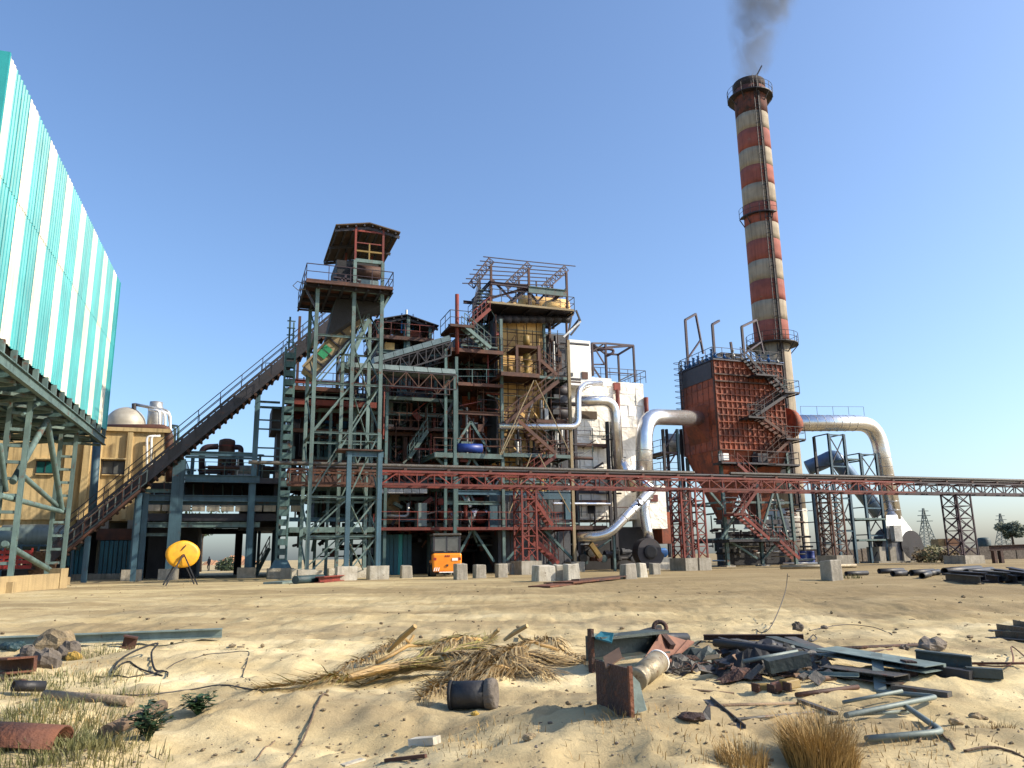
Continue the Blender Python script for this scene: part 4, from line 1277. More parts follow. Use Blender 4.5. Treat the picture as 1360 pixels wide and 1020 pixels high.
# hangers and dark headers under the top floor
for k in range(9):
    px = 662 + k * 11
    c = PV(px, 424, VF + 1.2)
    MB().lathe(c, [(.1, -.35), (.32, -.35), (.32, .35), (.1, .35)], 12, UA).build('header_end', 'dark_steel', bh, smooth=True)
# stairs of the boiler front
pipe(bh, [PV(607, 470, VF - .3), PV(607, 391, VF - .3)], .15, 'red_steel')
stair(bh, (628, 430), (651, 410), VF - .6, 'red_steel', .8)
stair(bh, (652, 462), (617, 432), VF - .8, 'pale_steel', .8)
plat(bh, 598, 630, 431, VF - .8, VF + 2, 'brown_steel', 'l', .2, 'dark_steel')
stair(bh, (672, 562), (742, 506), VF - .9, 'brown_steel', .8, tm='pale_steel')
stair(bh, (738, 602), (688, 558), VF - .9, 'brown_steel', .8, tm='safety_yellow')
stair(bh, (700, 634), (738, 606), VF - .7, 'red_steel', .8)
stair(bh, (734, 698), (708, 660), VF - .9, 'red_steel', .8, tm='timber')
stair(bh, (742, 748), (714, 720), VF - 1.0, 'red_steel', .8, tm='timber')
stair(bh, (718, 478), (740, 498), VF + .2, 'brown_steel', .7)
stair(bh, (544, 608), (568, 572), 56, 'pale_steel', .8)
for a, c in (((709, 505), (664, 604)), ((711, 505), (756, 600)), ((706, 603), (676, 682)), ((715, 603), (757, 680)), ((666, 604), (688, 560))):
    diag(bh, a, c, VF - 1.2, .06, 'beige_board')
for a, c, m in (((672, 745), (698, 715), 'teal_steel'), ((719, 700), (760, 742), 'teal_steel'), ((608, 738), (627, 703), 'teal_steel'), ((628, 703), (656, 746), 'teal_steel'),
                ((612, 655), (622, 670), 'blue_steel'), ((632, 670), (624, 655), 'blue_steel'), ((617, 668), (622, 658), 'teal_steel'), ((580, 700), (600, 722), 'brown_steel'), ((574, 700), (600, 728), 'teal_steel'),
                ((606, 590), (625, 560), 'pale_steel'), ((625, 560), (650, 600), 'teal_steel'), ((607, 645), (626, 607), 'teal_steel'), ((626, 607), (652, 645), 'teal_steel'),
                ((576, 605), (590, 618), 'pale_steel'), ((584, 565), (604, 530), 'dark_steel'), ((604, 570), (584, 530), 'dark_steel')):
    diag(bh, a, c, VF + .3, .17, m, .17, 'L')
# framed pump cage on the middle landing
for px in (686, 715):
    colm(bh, px, 459, VF - 1.1, .2, 'brown_steel', 'I', z0=zat(700, 495, VF - 1.2))
    colm(bh, px, 459, VF + 1.1, .2, 'brown_steel', 'I', z0=zat(700, 495, VF - 1.2))
plat(bh, 686, 716, 459, VF - 1.1, VF + 1.2, 'brown_steel', '', .2)
c = PV(700, 495, VF - .1); c.z = zat(700, 495, VF - 1.2)
MB().lathe(c, [(.35, 0), (.35, .3), (.2, .35), (.2, 1.1), (.3, 1.15), (.3, 1.7), (.1, 1.8)], 12).build('pump', 'safety_yellow', bh, smooth=True)
MB().lathe(PV(699, 450, VF - .5), [(.25, -.5), (.25, .2), (.12, .3)], 10).build('pump', 'safety_yellow', bh, smooth=True)
MB().lathe(PV(624, 595, VF - .2), [(.1, -.95), (.32, -.9), (.32, .9), (.1, .95)], 16, UA).build('blue_drum', 'royal_blue', bh, smooth=True)
# silver pipe across, then up and over
pipe(bh, [PV(662, 566, VF - .3), PV(768, 567, VF - .3), PV(768, 519, VF - .3), PV(776, 510, VF + 1), PV(798, 509, VF + 3)], .24, 'silver', .7)
# blue portal frame, low right
vbox(bh, 'portal_beam', 711, 758, 655, 663, VF - .6, VF - .2, 'blue_steel')
vbox(bh, 'portal_leg', 751, 758, 663, 690, VF - .6, VF - .2, 'blue_steel')
diag(bh, (712, 662), (722, 655), VF - .6, .3, 'blue_steel')
# cabinet and machinery on the red floor
vbox(bh, 'control_cabinet', 555, 567, 668, 699, 55, 56, 'galv')
vbox(bh, 'grey_tank', 650, 661, 655, 700, 56, 57, 'blue_steel')
pipe(bh, [PV(511, 685, 56), PV(542, 686, 56), PV(542, 668, 56)], .12, 'silver_dull', .3)
MB().lathe(PV(519, 678, 58), [(.7, -1), (.7, 1.2), (.4, 1.4)], 14).build('rusty_tank', 'beige_board', bh, smooth=True)
for k in range(7):
    MB().lathe(PV(592 + k * 9, 684 + (k % 2) * 3, 57), [(.1, -.5), (.5, -.5), (.5, .5), (.1, .5)], 12, VA).build('motor', R4.choice(['silver_dull', 'red_steel', 'grey_casing', 'silver']), bh, smooth=True)
for k in range(6):                                        # white-grey duct panels under the rack at left
    vbox(bh, 'duct_panel', 505 + k * 10.5, 505 + (k + 1) * 10.5 - .6, 649, 655, 55.2, 56.5, 'silver_dull')
# blue sheeted doors at ground level
z1_ = zat(525, 710, 57)
for k in range(7):
    ua_, ub_ = uat(505 + k * 6, 2, 57), uat(505 + (k + 1) * 6, 2, 57)
    MB().ubox(ua_, ub_ - .03, 57 - (.06 if k % 2 else 0), 57.2, .3, z1_).build('door_sheet', 'sheet_blue' if k != 4 else 'sheet_teal', bh)
# pipes, small gear and cables that crowd the frame
def clutter(px0, px1, py0, py1, v0, v1, n, mats, seed, rmin=.05, rmax=.16, lmax=6):
    rr = random.Random(seed)
    for _ in range(n):
        p = PV(rr.uniform(px0, px1), rr.uniform(py0, py1), rr.uniform(v0, v1))
        t_ = rr.random()
        l = rr.uniform(.8, lmax)
        if t_ < .4: d = ZA * l
        elif t_ < .7: d = UA * l
        elif t_ < .8: d = VA * l * .5
        else: d = UA * rr.uniform(-2, 2) + ZA * rr.uniform(-2, 2)
        if (p + d).z < .2: d.z = abs(d.z)
        r = rr.uniform(rmin, rmax)
        m = rr.choice(mats)
        x = rr.random()
        if x < .62: mem(bh, 'pipe', p, p + d, r * 2, m, sec='pipe')
        elif x < .85: mem(bh, 'angle_bar', p, p + d, r * 2, m, sec='L')
        else: mem(bh, 'junction_box', p, p + d.normalized() * rr.uniform(.3, .9), rr.uniform(.25, .7), m, rr.uniform(.2, .5))
PAL = ['dark_steel', 'dark_steel', 'brown_steel', 'teal_steel', 'silver_dull', 'grey_casing', 'red_steel', 'pale_steel']
clutter(506, 604, 500, 640, 58, 65, 240, PAL, 3)
clutter(506, 604, 640, 740, 57.5, 62, 120, PAL, 5)
clutter(606, 660, 470, 640, 57, 62, 110, PAL, 7)
clutter(606, 755, 640, 735, 56, 62, 150, PAL + ['silver'], 9)
clutter(728, 754, 450, 640, 55.5, 56.8, 60, ['dark_steel', 'grey_casing', 'silver_dull', 'brown_steel'], 11, lmax=3)
clutter(664, 726, 560, 640, 55.2, 56.2, 40, ['brown_steel', 'silver_dull', 'dark_steel', 'insulation'], 13, lmax=3)
clutter(386, 498, 520, 740, 58, 66, 200, ['dark_steel', 'teal_steel', 'teal_steel', 'pale_steel', 'brown_steel', 'dark_steel'], 15)
clutter(645, 735, 388, 404, 56, 60, 20, ['purple_steel', 'dark_steel', 'brown_steel'], 17, .03, .08, 1.5)
clutter(612, 664, 436, 500, 56, 60, 60, PAL, 19, lmax=3)
clutter(506, 604, 520, 700, 55.5, 58, 90, ['brown_steel', 'dark_steel', 'dark_rust', 'pale_steel', 'red_steel'], 23, .025, .07, 4)
clutter(608, 665, 430, 640, 54.3, 56, 60, ['brown_steel', 'dark_steel', 'dark_rust', 'red_steel', 'pale_steel'], 25, .025, .06, 3)
# tube scaffold standing in front of the lagged wall
for k in range(9):
    px = 664 + k * 11.4
    u = uat(px, 12, 55.3)
    mem(bh, 'scaffold_pole', W(u, 55.3, 1), W(u, 55.3, zat(px, 432 + (k % 3) * 7, 55.3)), .06, 'dark_rust' if k % 2 else 'brown_steel', sec='pipe')
for k in range(15):
    z = zat(705, 440 + k * 14.5, 55.3)
    a_ = 660 + (k * 7) % 13; c_ = 756 - (k * 5) % 17
    mem(bh, 'scaffold_ledger', W(uat(a_, z, 55.3), 55.25, z), W(uat(c_, z, 55.3), 55.25, z), .055, 'dark_rust' if k % 3 else 'pale_steel', sec='pipe')
for k in range(7):
    diag(bh, (668 + k * 11, 470 + (k * 37) % 120), (684 + k * 10, 445 + (k * 37) % 120), 55.2, .05, 'dark_rust', sec='pipe', name='scaffold_brace')
railing(bh, [PV(606, 602, VF - .3), PV(665, 602, VF - .3)], 'brown_steel')
railing(bh, [PV(608, 509, VF - .3), PV(665, 509, VF - .3)], 'teal_steel')
for k, (px, py) in enumerate(((745, 520), (744, 532), (743, 548), (590, 468), (575, 470), (560, 472), (585, 480), (520, 505), (628, 488))):
    MB().lathe(PV(px, py, 56.2 if px > 700 else 60), [(.05, -.7), (.5, -.6), (.5, .6), (.05, .7)], 14, UA).build('air_receiver', 'grey_casing' if k % 2 else 'dark_steel', bh, smooth=True)

# ------------------------------------------------------------------ fuel galleries between tower and boiler
ga = thing('sloping_gallery', 'galvanised sloping conveyor gallery rising towards the boiler house', 'conveyor', W(uat(545, 0, 53.5), 53.5, 0))
p0, p1 = PV(497, 482, 53), PV(599, 452, 53)
d = p1 - p0
for k in range(8):
    a, c = p0 + d * (k / 8 + .003), p0 + d * ((k + 1) / 8 - .003)
    MB().hexa([a - VA * .1, c - VA * .1, c + VA * 2.2, a + VA * 2.2, a + ZA * .5 + VA * .4, c + ZA * .5 + VA * .4, c + ZA * .5 + VA * 1.6, a + ZA * .5 + VA * 1.6]).build('hood_sheet', 'galv', ga)
for o in (Vector(), VA * 2.0):
    truss(ga, p0 + o - ZA * 1.1, p1 + o - ZA * 1.1, 1.0, 9, 'dark_steel', 'dark_steel', .1, .06)
mem(ga, 'belt_pan', p0 + VA - ZA * .25, p1 + VA - ZA * .25, 1.6, 'dark_steel', .1)
for px, py in ((515, 480), (592, 458)):
    colm(ga, px, py, 54, .2, 'teal_steel')
gb = thing('level_gallery', 'level galvanised conveyor hood carried on a light lattice truss', 'conveyor', W(uat(545, 0, 52), 52, 0))
zl = zat(550, 490, 52)
u0, u1 = uat(452, zl, 52), uat(606, zl, 52)
for k in range(8):
    a, c = u0 + (u1 - u0) * k / 8 + .02, u0 + (u1 - u0) * (k + 1) / 8 - .02
    MB().hexa([W(a, 52, zl - .15), W(c, 52, zl - .15), W(c, 54, zl - .15), W(a, 54, zl - .15), W(a, 52.3, zl + .25), W(c, 52.3, zl + .25), W(c, 53.7, zl + .25), W(a, 53.7, zl + .25)]).build('hood_sheet', 'galv', gb)
for v in (52, 53.8):
    truss(gb, W(u0, v, zl - 1.3), W(u1, v, zl - 1.3), 1.05, 9, 'dark_steel', 'brown_steel', .07, .05)
for px in (468, 604):
    colm(gb, px, 500, 52.9, .22, 'teal_steel')
# small gabled roof house behind
gr = thing('gabled_roof_house', 'dark gabled roof shelter behind the sloping gallery', 'shelter', W(uat(545, 0, 60), 60, 0))
v0 = 59
z0 = zat(540, 424, v0)
ul, um_, ur = uat(498, z0, v0), uat(540, z0, v0), uat(583, z0, v0)
gable(gr, ul, um_, ur, v0, v0 + 6, zat(498, 425, v0), zat(540, 418, v0), zat(583, 433, v0), 'dark_steel', 'dark_steel', 4)
for px in (506, 540, 573):
    for v in (v0 + .4, v0 + 5.5):
        u = uat(px, z0, v0)
        mem(gr, 'post', W(u, v, 0), W(u, v, z0 - .25), .25, 'teal_steel', .25, 'I')
plat(gr, 500, 576, 447, v0, v0 + 6, 'brown_steel', 'lr', .3, 'red_steel')
plat(gr, 500, 590, 470, v0, v0 + 6, 'dark_steel', '', .3)
vbox(gr, 'machine_housing', 501, 530, 452, 470, v0 + 2, v0 + 5, 'grey_casing')
vbox(gr, 'machine_housing', 512, 524, 455, 470, v0 + .5, v0 + 2, 'insulation')
vbox(gr, 'machine_housing', 538, 560, 440, 447, v0 + 1, v0 + 3, 'rust_casing')
rr = random.Random(4)
for k in range(18):
    p = PV(rr.uniform(503, 575), rr.uniform(436, 466), v0 + rr.uniform(.5, 4))
    mem(gr, 'pipe', p, p + rr.choice([ZA, UA]) * rr.uniform(.6, 2), rr.uniform(.08, .2), rr.choice(['red_steel', 'motor_blue', 'silver_dull', 'brown_steel']), sec='pipe')

# ------------------------------------------------------------------ white clad economiser
ec = thing('economiser_block', 'white metal-clad economiser casing with a bare frame on top', 'boiler casing', W(uat(800, 0, 58), 58, 0))
VE = 57.5
vbox(ec, 'tall_casing', 757, 785, 452, 512, VE, VE + 6, 'white_sheet')
vbox(ec, 'tall_casing', 759, 810, 512, 690, VE + 1.2, VE + 6, 'white_clad')
panels(ec, 766, 805, 556, 578, VE + 1.2, 4, 2, 'white_clad', seed=31, name='cladding_sheet', gap=.012, jit=.02)
panels(ec, 766, 803, 594, 620, VE + 1.2, 4, 2, 'white_clad', seed=32, name='cladding_sheet', gap=.012, jit=.02)
panels(ec, 767, 797, 628, 662, VE + 1.2, 3, 3, 'white_clad', seed=33, name='cladding_sheet', gap=.012, jit=.02)
panels(ec, 770, 810, 671, 685, VE + 1.2, 5, 1, 'white_clad', seed=34, name='cladding_sheet', gap=.012, jit=.02)
vbox(ec, 'hatch', 773, 781, 494, 503, VE - .08, VE, 'brown_steel')
vbox(ec, 'broad_casing', 803, 858, 508, 690, VE + 2.2, VE + 8, 'white_clad')
panels(ec, 804, 858, 509, 690, VE + 2.2, 5, 12, 'white_clad', seed=35, name='cladding_sheet', gap=.008, jit=.05, th=.05)
vbox(ec, 'inspection_door', 816, 824, 508, 518, VE + 1.9, VE + 2.1, 'red_steel')
vbox(ec, 'casing_top', 785, 812, 502, 512, VE + 1.5, VE + 4, 'white_clad')
pipe(ec, [PV(820, 518, VE + 1.8), PV(824, 625, VE + 1.8)], .18, 'red_steel'); pipe(ec, [PV(858, 528, VE + 1.9), PV(859, 560, VE + 1.9)], .2, 'red_steel')
plat(ec, 764, 806, 589, VE + .3, VE + 2, 'brown_steel', 'l', .25, 'dark_steel')
plat(ec, 764, 806, 664, VE + .3, VE + 2, 'brown_steel', 'l', .3, 'dark_steel')
plat(ec, 762, 806, 698, VE - .6, VE + 4, 'brown_steel', 'l', .3, 'dark_steel')
plat(ec, 764, 806, 624, VE + .3, VE + 2, 'brown_steel', '', .25, 'dark_steel')
vbox(ec, 'recess', 769, 793, 546, 556, VE + 1.0, VE + 1.3, 'roof_under')
vbox(ec, 'hatch', 781, 789, 672, 682, VE + 1.0, VE + 1.15, 'dark_casing')
# frame on top
zc = zat(820, 506, VE + 2.2)
fr = {}
for px, pt, v in ((786, 456, VE + 1), (804, 456, VE + 2), (841, 459, VE + 2.2), (821, 471, VE + 6), (804, 470, VE + 6)):
    u, _, z = uvz(PV(px, pt, v))
    mem(ec, 'frame_post', W(u, v, zc), W(u, v, z), .16, 'purple_steel', .16, 'I'); fr[(px, pt)] = W(u, v, z)
for a, c in (((786, 456), (804, 456)), ((804, 456), (841, 459)), ((841, 459), (821, 471)), ((821, 471), (804, 470)), ((786, 456), (804, 470))):
    mem(ec, 'frame_beam', fr[a], fr[c], .15, 'purple_steel')
diag(ec, (785, 463), (841, 459), VE + 2.1, .17, 'purple_steel'); diag(ec, (786, 456), (803, 484), VE + 1.9, .1, 'purple_steel'); diag(ec, (786, 485), (800, 506), VE + 1.9, .12, 'purple_steel')
diag(ec, (786, 484), (804, 484), VE + 2, .1, 'purple_steel'); diag(ec, (804, 494), (842, 497), VE + 2.1, .08, 'purple_steel'); diag(ec, (822, 506), (842, 496), VE + 2.1, .1, 'dark_steel')
diag(ec, (785, 468), (803, 456), VE + 1.9, .12, 'purple_steel')
pipe(ec, [PV(786, 466, VE + 2), PV(808, 463, VE + 2), PV(815, 465, VE + 2), PV(814, 469, VE + 2), PV(805, 473, VE + 2)], .12, 'purple_steel', .4)
u0, u1 = uat(786, zc, VE + 2.2), uat(858, zc, VE + 2.2)
railing(ec, [W(u0, VE + 2.2, zc), W(u1, VE + 2.2, zc), W(u1, VE + 7, zc)], 'dark_steel', 1.1, .03, .9)
# big U pipe in front of it
pipe(ec, [PV(767, 533, VE - .2), PV(816, 532, VE - .2), PV(822, 625, VE - .2)], .45, 'silver', 1.3, 20)
pipe(ec, [PV(824, 615, VE - .2), PV(845, 650, VE)], .5, 'silver', 1, 18)
vbox(ec, 'silver_box', 824, 846, 618, 650, VE, VE + 1.5, 'silver')
for k in range(4):
    bands(ec, PV(820 + k, 560 + k * 18, VE - .2), PV(820.8 + k, 578 + k * 18, VE - .2), .46, 'silver', .6)
rr = random.Random(14)
for k in range(34):
    p = PV(rr.uniform(765, 812), rr.uniform(580, 740), VE + rr.uniform(-.2, 1.0))
    mem(ec, 'small_pipe', p, p + rr.choice([ZA, UA, UA * .7 + ZA * .4]) * rr.uniform(.5, 2.4), rr.uniform(.05, .16), rr.choice(['dark_steel', 'brown_steel', 'teal_steel', 'silver_dull']), sec='pipe')
for px in (763, 806, 812):
    colm(ec, px, 560, VE + .2, .24, 'dark_steel')
vbox(ec, 'under_room', 764, 860, 700, 745, VE + 1.5, VE + 8, 'dark_casing')
for k in range(16):
    px = 766 + k * 5.5
    w_ = rr.uniform(.18, .4); MB().lathe(PV(px, 737 + rr.uniform(-5, 7), 57), [(w_ * .5, -.5), (w_, -.48), (w_, -.2), (w_ * .7, -.18), (w_ * .7, .3), (w_ * .4, .34), (w_ * .4, .5)], 10, rr.choice([UA, VA, ZA])).build('pump_body', rr.choice(['tarp', 'dark_steel', 'brown_steel', 'scrap_grey', 'grey_casing', 'dark_casing']), ec)
mem(ec, 'yellow_chute', PV(784, 722, 56), PV(797, 740, 56), .35, 'safety_yellow')

# ------------------------------------------------------------------ silver flue ducts left of the filter
fd = thing('silver_flue_duct', 'large silver flue duct rising and bending over into the rusty filter', 'duct', W(uat(855, 0, 55.5), 55.5, 0))
VD = 55.5
big = [PV(856, 662, VD), PV(855, 553, VD), PV(934, 556, 60.5)]
pipe(fd, big, .68, 'silver', 2.2, 26, 'duct')
bands(fd, PV(856, 655, VD), PV(855.4, 585, VD), .695, 'silver_dull', .75)
lo = [PV(858, 655, VD), PV(855, 680, VD), PV(858, 697, VD - .1), PV(862, 716, VD - .2)]
pipe(fd, lo, .4, 'silver', .9, 18, 'duct')
vbox(fd, 'duct_casing', 862, 885, 645, 702, VD + 2, VD + 5, 'white_clad')
vbox(fd, 'hatch', 865, 874, 657, 666, VD + 1.9, VD + 2, 'red_steel')
dp = thing('diagonal_duct', 'slanting silver pipe elbowing down to the floor in front of the casing', 'duct', W(uat(825, 0, 53), 53, 0))
pts = [PV(768, 713, 54.3), PV(806, 712, 53), PV(866, 650, 53)]
pipe(dp, pts, .36, 'silver', .9, 20, 'duct')
bands(dp, PV(818, 700, 53), PV(862, 654, 53), .37, 'silver_dull', .8)
pipe(dp, [PV(866, 650, 53), PV(838, 628, 55)], .3, 'silver', .5, 14, 'branch')
for px in (815,):
    colm(dp, px, 712, 53, .16, 'pale_steel', 'box')
mem(dp, 'strap', PV(846, 664, 52.6), PV(852, 672, 52.6), .1, 'dark_steel')
# induced draught fan with blue motor
fan = thing('small_fan', 'black snail fan with blue motor on a white plinth below the silver duct', 'fan', W(uat(862, 0, 54), 54, 0))
c = PV(860, 733, 54)
prof = []
b = MB()
for s_ in (0, 1):
    pass
n = 28
pts = []
for i in range(n):
    a = 2 * math.pi * i / n
    r = .95 + .28 * (i / n)
    pts.append((math.cos(a) * r, math.sin(a) * r))
b.v += [c + UA * x + ZA * z - VA * .45 for x, z in pts] + [c + UA * x + ZA * z + VA * .45 for x, z in pts]
b.f += [tuple(reversed(range(n))), tuple(range(n, 2 * n))] + [(i, (i + 1) % n, n + (i + 1) % n, n + i) for i in range(n)]
b.build('volute', 'dark_steel', fan)
MB().lathe(c - VA * .45, [(.55, 0), (.55, -.12), (.4, -.16)], 20, VA).build('inlet_ring', 'black_pipe', fan)
pipe(fan, [PV(862, 716, 55.3 - .2), PV(862, 722, 54)], .38, 'dark_steel', .2, 16, 'outlet')
u = uat(880, 0, 54)
MB().hexa([W(u - .75, 53.5, 0), W(u + .75, 53.5, 0), W(u + .75, 54.6, 0), W(u - .75, 54.6, 0), W(u - .5, 53.6, 1.25), W(u + .6, 53.6, 1.25), W(u + .6, 54.5, 1.25), W(u - .5, 54.5, 1.25)]).build('plinth', 'white_paint_concrete', fan)
MB().lathe(W(u, 54, 1.6), [(.1, -.45), (.33, -.42), (.36, -.2), (.36, .3), (.28, .42), (.1, .45)], 16, UA).build('motor', 'motor_blue', fan, smooth=True)
MB().ubox(uat(846, 0, 54), uat(870, 0, 54), 53.4, 54.6, -.2, .45).build('base', 'concrete', fan)
mem(fan, 'guard', W(u - .7, 54, 1.0), W(u - .7, 54, 1.9), .5, 'white_sheet', .4)

# ------------------------------------------------------------------ rusty bag filter on legs
VBH = 58.0
bf = thing('bag_filter', 'big rust-red ribbed bag filter house on steel legs', 'filter house', W(uat(985, 0, VBH), VBH, 0))
zT, zM, zB = zat(990, 482, VBH), zat(990, 512, VBH), zat(990, 598, VBH)
u0, u1 = uat(951, (zT + zB) / 2, VBH), uat(1041, (zT + zB) / 2, VBH)
vb1 = on_line(W(u0, VBH, (zT + zB) / 2), VA, 907) + VBH
MB().ubox(u0, u1, VBH, vb1, zB, zT).build('casing', 'rust_casing', bf)
# ribbed panels on the two faces in view
nR, nC = 13, 14
for i in range(nC):
    for j in range(nR):
        a, c = u0 + (u1 - u0) * i / nC, u0 + (u1 - u0) * (i + 1) / nC
        e, g = zB + (zT - zB) * j / nR, zB + (zT - zB) * (j + 1) / nR
        MB().ubox(a + .05, c - .05, VBH - .05 - R4.uniform(0, .03), VBH, e + .05, g - .05).build('wall_panel', 'rust_casing', bf)
for i in range(nC + 1):
    a = u0 + (u1 - u0) * i / nC
    mem(bf, 'stiffener', W(a, VBH - .1, zB), W(a, VBH - .1, zT), .07, 'rust_casing', .16)
for j in range(nR + 1):
    e = zB + (zT - zB) * j / nR
    mem(bf, 'stiffener', W(u0, VBH - .12, e), W(u1, VBH - .12, e), .16, 'rust_casing', .09)
for k, py in enumerate((500, 509)):
    z = zat(990, py, VBH)
    mem(bf, 'ledge', W(u0 - .1, VBH - .2, z), W(u1, VBH - .2, z), .2, 'brown_steel', .12)
nS = 6
for i in range(nS):
    for j in range(7):
        a, c = VBH + (vb1 - VBH) * i / nS, VBH + (vb1 - VBH) * (i + 1) / nS
        e, g = zB + (zT - zB) * j / 7, zB + (zT - zB) * (j + 1) / 7
        MB().ubox(u0 - .05, u0, a + .04, c - .04, e + .04, g - .04).build('wall_panel', 'rust_casing', bf)
MB().ubox(u0 - .12, u0 - .06, VBH + .2, vb1 - .1, zT - (zT - zB) * .2, zT - .05).build('upper_band', 'dark_steel', bf)
for (a, v) in ((u0, VBH), (u1, VBH), (u0, vb1)):
    mem(bf, 'corner_angle', W(a, v, zB), W(a, v, zT), .2, 'brown_steel')
# hoppers
zh = zat(990, 690, VBH + 2)
for k in range(2):
    ua_, ub_ = u0 + (u1 - u0) * k / 2, u0 + (u1 - u0) * (k + 1) / 2
    uc = (ua_ + ub_) / 2
    vm = (VBH + vb1) / 2
    MB().hexa([W(uc - .35, vm - .4, zh), W(uc + .35, vm - .4, zh), W(uc + .35, vm + .4, zh), W(uc - .35, vm + .4, zh), W(ua_ + .02, VBH, zB), W(ub_ - .02, VBH, zB), W(ub_ - .02, vb1, zB), W(ua_ + .02, vb1, zB)]).build('hopper', 'rust_casing', bf)
    for f in (.2, .4, .6):
        pts = []
        for (su, sv) in ((-1, -1), (1, -1)):
            top = Vector((uc + su * (ub_ - ua_) / 2, VBH if sv < 0 else vb1, zB)); bot = Vector((uc + su * .35, vm + sv * .4, zh))
            q = top.lerp(bot, f); pts.append(W(q.x, q.y - .05, q.z))
        mem(bf, 'hopper_rib', pts[0], pts[1], .12, 'rust_casing')
    MB().lathe(W(uc, vm, zh - .6), [(.3, -1.0), (.3, .6)], 12).build('rotary_valve', 'dark_steel', bf)
# legs and bracing
zl_ = zB - .1
for u in (u0 + .1, (u0 + u1) / 2, u1 - .1):
    for v in (VBH + .1, vb1 - .1):
        mem(bf, 'leg', W(u, v, .4), W(u, v, zl_), .26, 'pale_steel', .26, 'I')
        MB().ubox(u - .45, u + .45, v - .45, v + .45, -.2, .45).build('footing', 'concrete', bf)
um2 = (u0 + u1) / 2
for z in (zat(990, 667, VBH), zat(990, 716, VBH)):
    mem(bf, 'leg_tie', W(u0, VBH + .1, z), W(u1, VBH + .1, z), .15, 'pale_steel', .18); mem(bf, 'leg_tie', W(u0, vb1 - .1, z), W(u1, vb1 - .1, z), .15, 'teal_steel', .18)
    mem(bf, 'leg_tie', W(u0 + .1, VBH, z + .03), W(u0 + .1, vb1, z + .03), .15, 'teal_steel', .18)
for a, c in (((1008, 716), (1028, 650)), ((1046, 716), (1030, 650)), ((958, 716), (985, 670)), ((1012, 745), (1034, 718)), ((968, 718), (1006, 742)), ((940, 650), (962, 676))):
    diag(bf, a, c, VBH - .15, .17, 'pale_steel')
plat(bf, 968, 1042, 716, VBH - 1.0, VBH + 4, 'dark_steel', '', .2, 'dark_steel')
plat(bf, 958, 1030, 614, VBH - 1.3, VBH, 'dark_steel', 'l', .15, 'brown_steel')
plat(bf, 1020, 1062, 616, VBH - 1.3, VBH + 2, 'dark_steel', 'r', .15, 'dark_steel')
vbox(bf, 'control_box', 1007, 1020, 602, 614, VBH - 1, VBH - .2, 'grey_casing')
vbox(bf, 'white_box', 961, 968, 602, 611, VBH - .8, VBH - .1, 'white_sheet')
# stairs over the sunny face
stair(bf, (1018, 500), (992, 471), VBH - 1.2, 'dark_steel', .9)
plat(bf, 1004, 1032, 497, VBH - 1.4, VBH - .1, 'dark_steel', 'r', .15, 'dark_steel')
stair(bf, (1046, 520), (1026, 499), VBH - 1.2, 'dark_steel', .8)
plat(bf, 1042, 1062, 520, VBH - 1.4, VBH + .6, 'dark_steel', 'lr', .15, 'teal_steel')
stair(bf, (1004, 552), (1050, 521), VBH - 1.2, 'dark_steel', .9)
plat(bf, 994, 1016, 553, VBH - 1.4, VBH - .1, 'dark_steel', 'l', .15, 'dark_steel')
stair(bf, (1052, 583), (1012, 554), VBH - 1.2, 'brown_steel', .9)
plat(bf, 1044, 1070, 582, VBH - 1.4, VBH + .6, 'dark_steel', 'r', .15, 'dark_steel')
stair(bf, (1020, 612), (1050, 584), VBH - 1.2, 'brown_steel', .9)
stair(bf, (1012, 645), (980, 616), VBH - 1.4, 'red_steel', .9, tm='timber')
stair(bf, (984, 682), (1008, 648), VBH - 1.4, 'red_steel', .9)
plat(bf, 974, 990, 682, VBH - 1.6, VBH - .2, 'red_steel', 'l', .15)
stair(bf, (1022, 716), (986, 684), VBH - 1.4, 'red_steel', .9, tm='timber')
stair(bf, (1062, 742), (1036, 718), VBH - 1.6, 'red_steel', .9, tm='timber')
# top: hips, gantries, blue valves, ladder
MB().hexa([W(u0 - .2, VBH - .3, zT), W(u1 + .2, VBH - .3, zT), W(u1 + .2, vb1 + .3, zT), W(u0 - .2, vb1 + .3, zT), W(u0 - .1, VBH - .2, zT + .15), W(u1 + .1, VBH - .2, zT + .15), W(u1 + .1, vb1 + .2, zT + .15), W(u0 - .1, vb1 + .2, zT + .15)]).build('roof_plate', 'dark_steel', bf)
zt2 = zT + .15
MB().hexa([W(u0 + .1, VBH + .2, zt2), W(um2 + .3, VBH + .2, zt2), W(um2 + .3, vb1 - .3, zt2), W(u0 + .1, vb1 - .3, zt2), W(u0 + 1.2, VBH + .4, zt2 + .8), W(um2, VBH + .4, zt2 + .8), W(um2, vb1 - .5, zt2 + .8), W(u0 + 1.2, vb1 - .5, zt2 + .8)]).build('top_housing', 'dark_casing', bf)
railing(bf, [W(u0, vb1, zt2), W(u0, VBH, zt2), W(u1, VBH, zt2), W(u1, vb1, zt2), W(u0, vb1, zt2)], 'dark_steel', 1.1, .03, 1.0)
def gantry(px, pyt, px2, pyt2, pyb, v, vb_):
    a = PV(px, pyt, v); u, _, z = uvz(a)
    mem(bf, 'gantry_post', W(u, v, zt2), a, .2, 'purple_steel')
    q = PV(px2, pyt2, v + 1.6)
    mem(bf, 'gantry_arm', a, q, .2, 'purple_steel')
    if pyb:
        mem(bf, 'gantry_post', q, PV(px2 + pyb, 470, v + 2.0), .18, 'purple_steel')
        mem(bf, 'gantry_tie', a.lerp(W(u, v, zt2), .75), q.lerp(PV(px2 + pyb, 470, v + 2.0), .65), .14, 'purple_steel')
gantry(910, 425, 924, 417, 10, vb1 - .4, 0)
gantry(946, 431, 955, 426, 0, VBH + 1.2, 0)
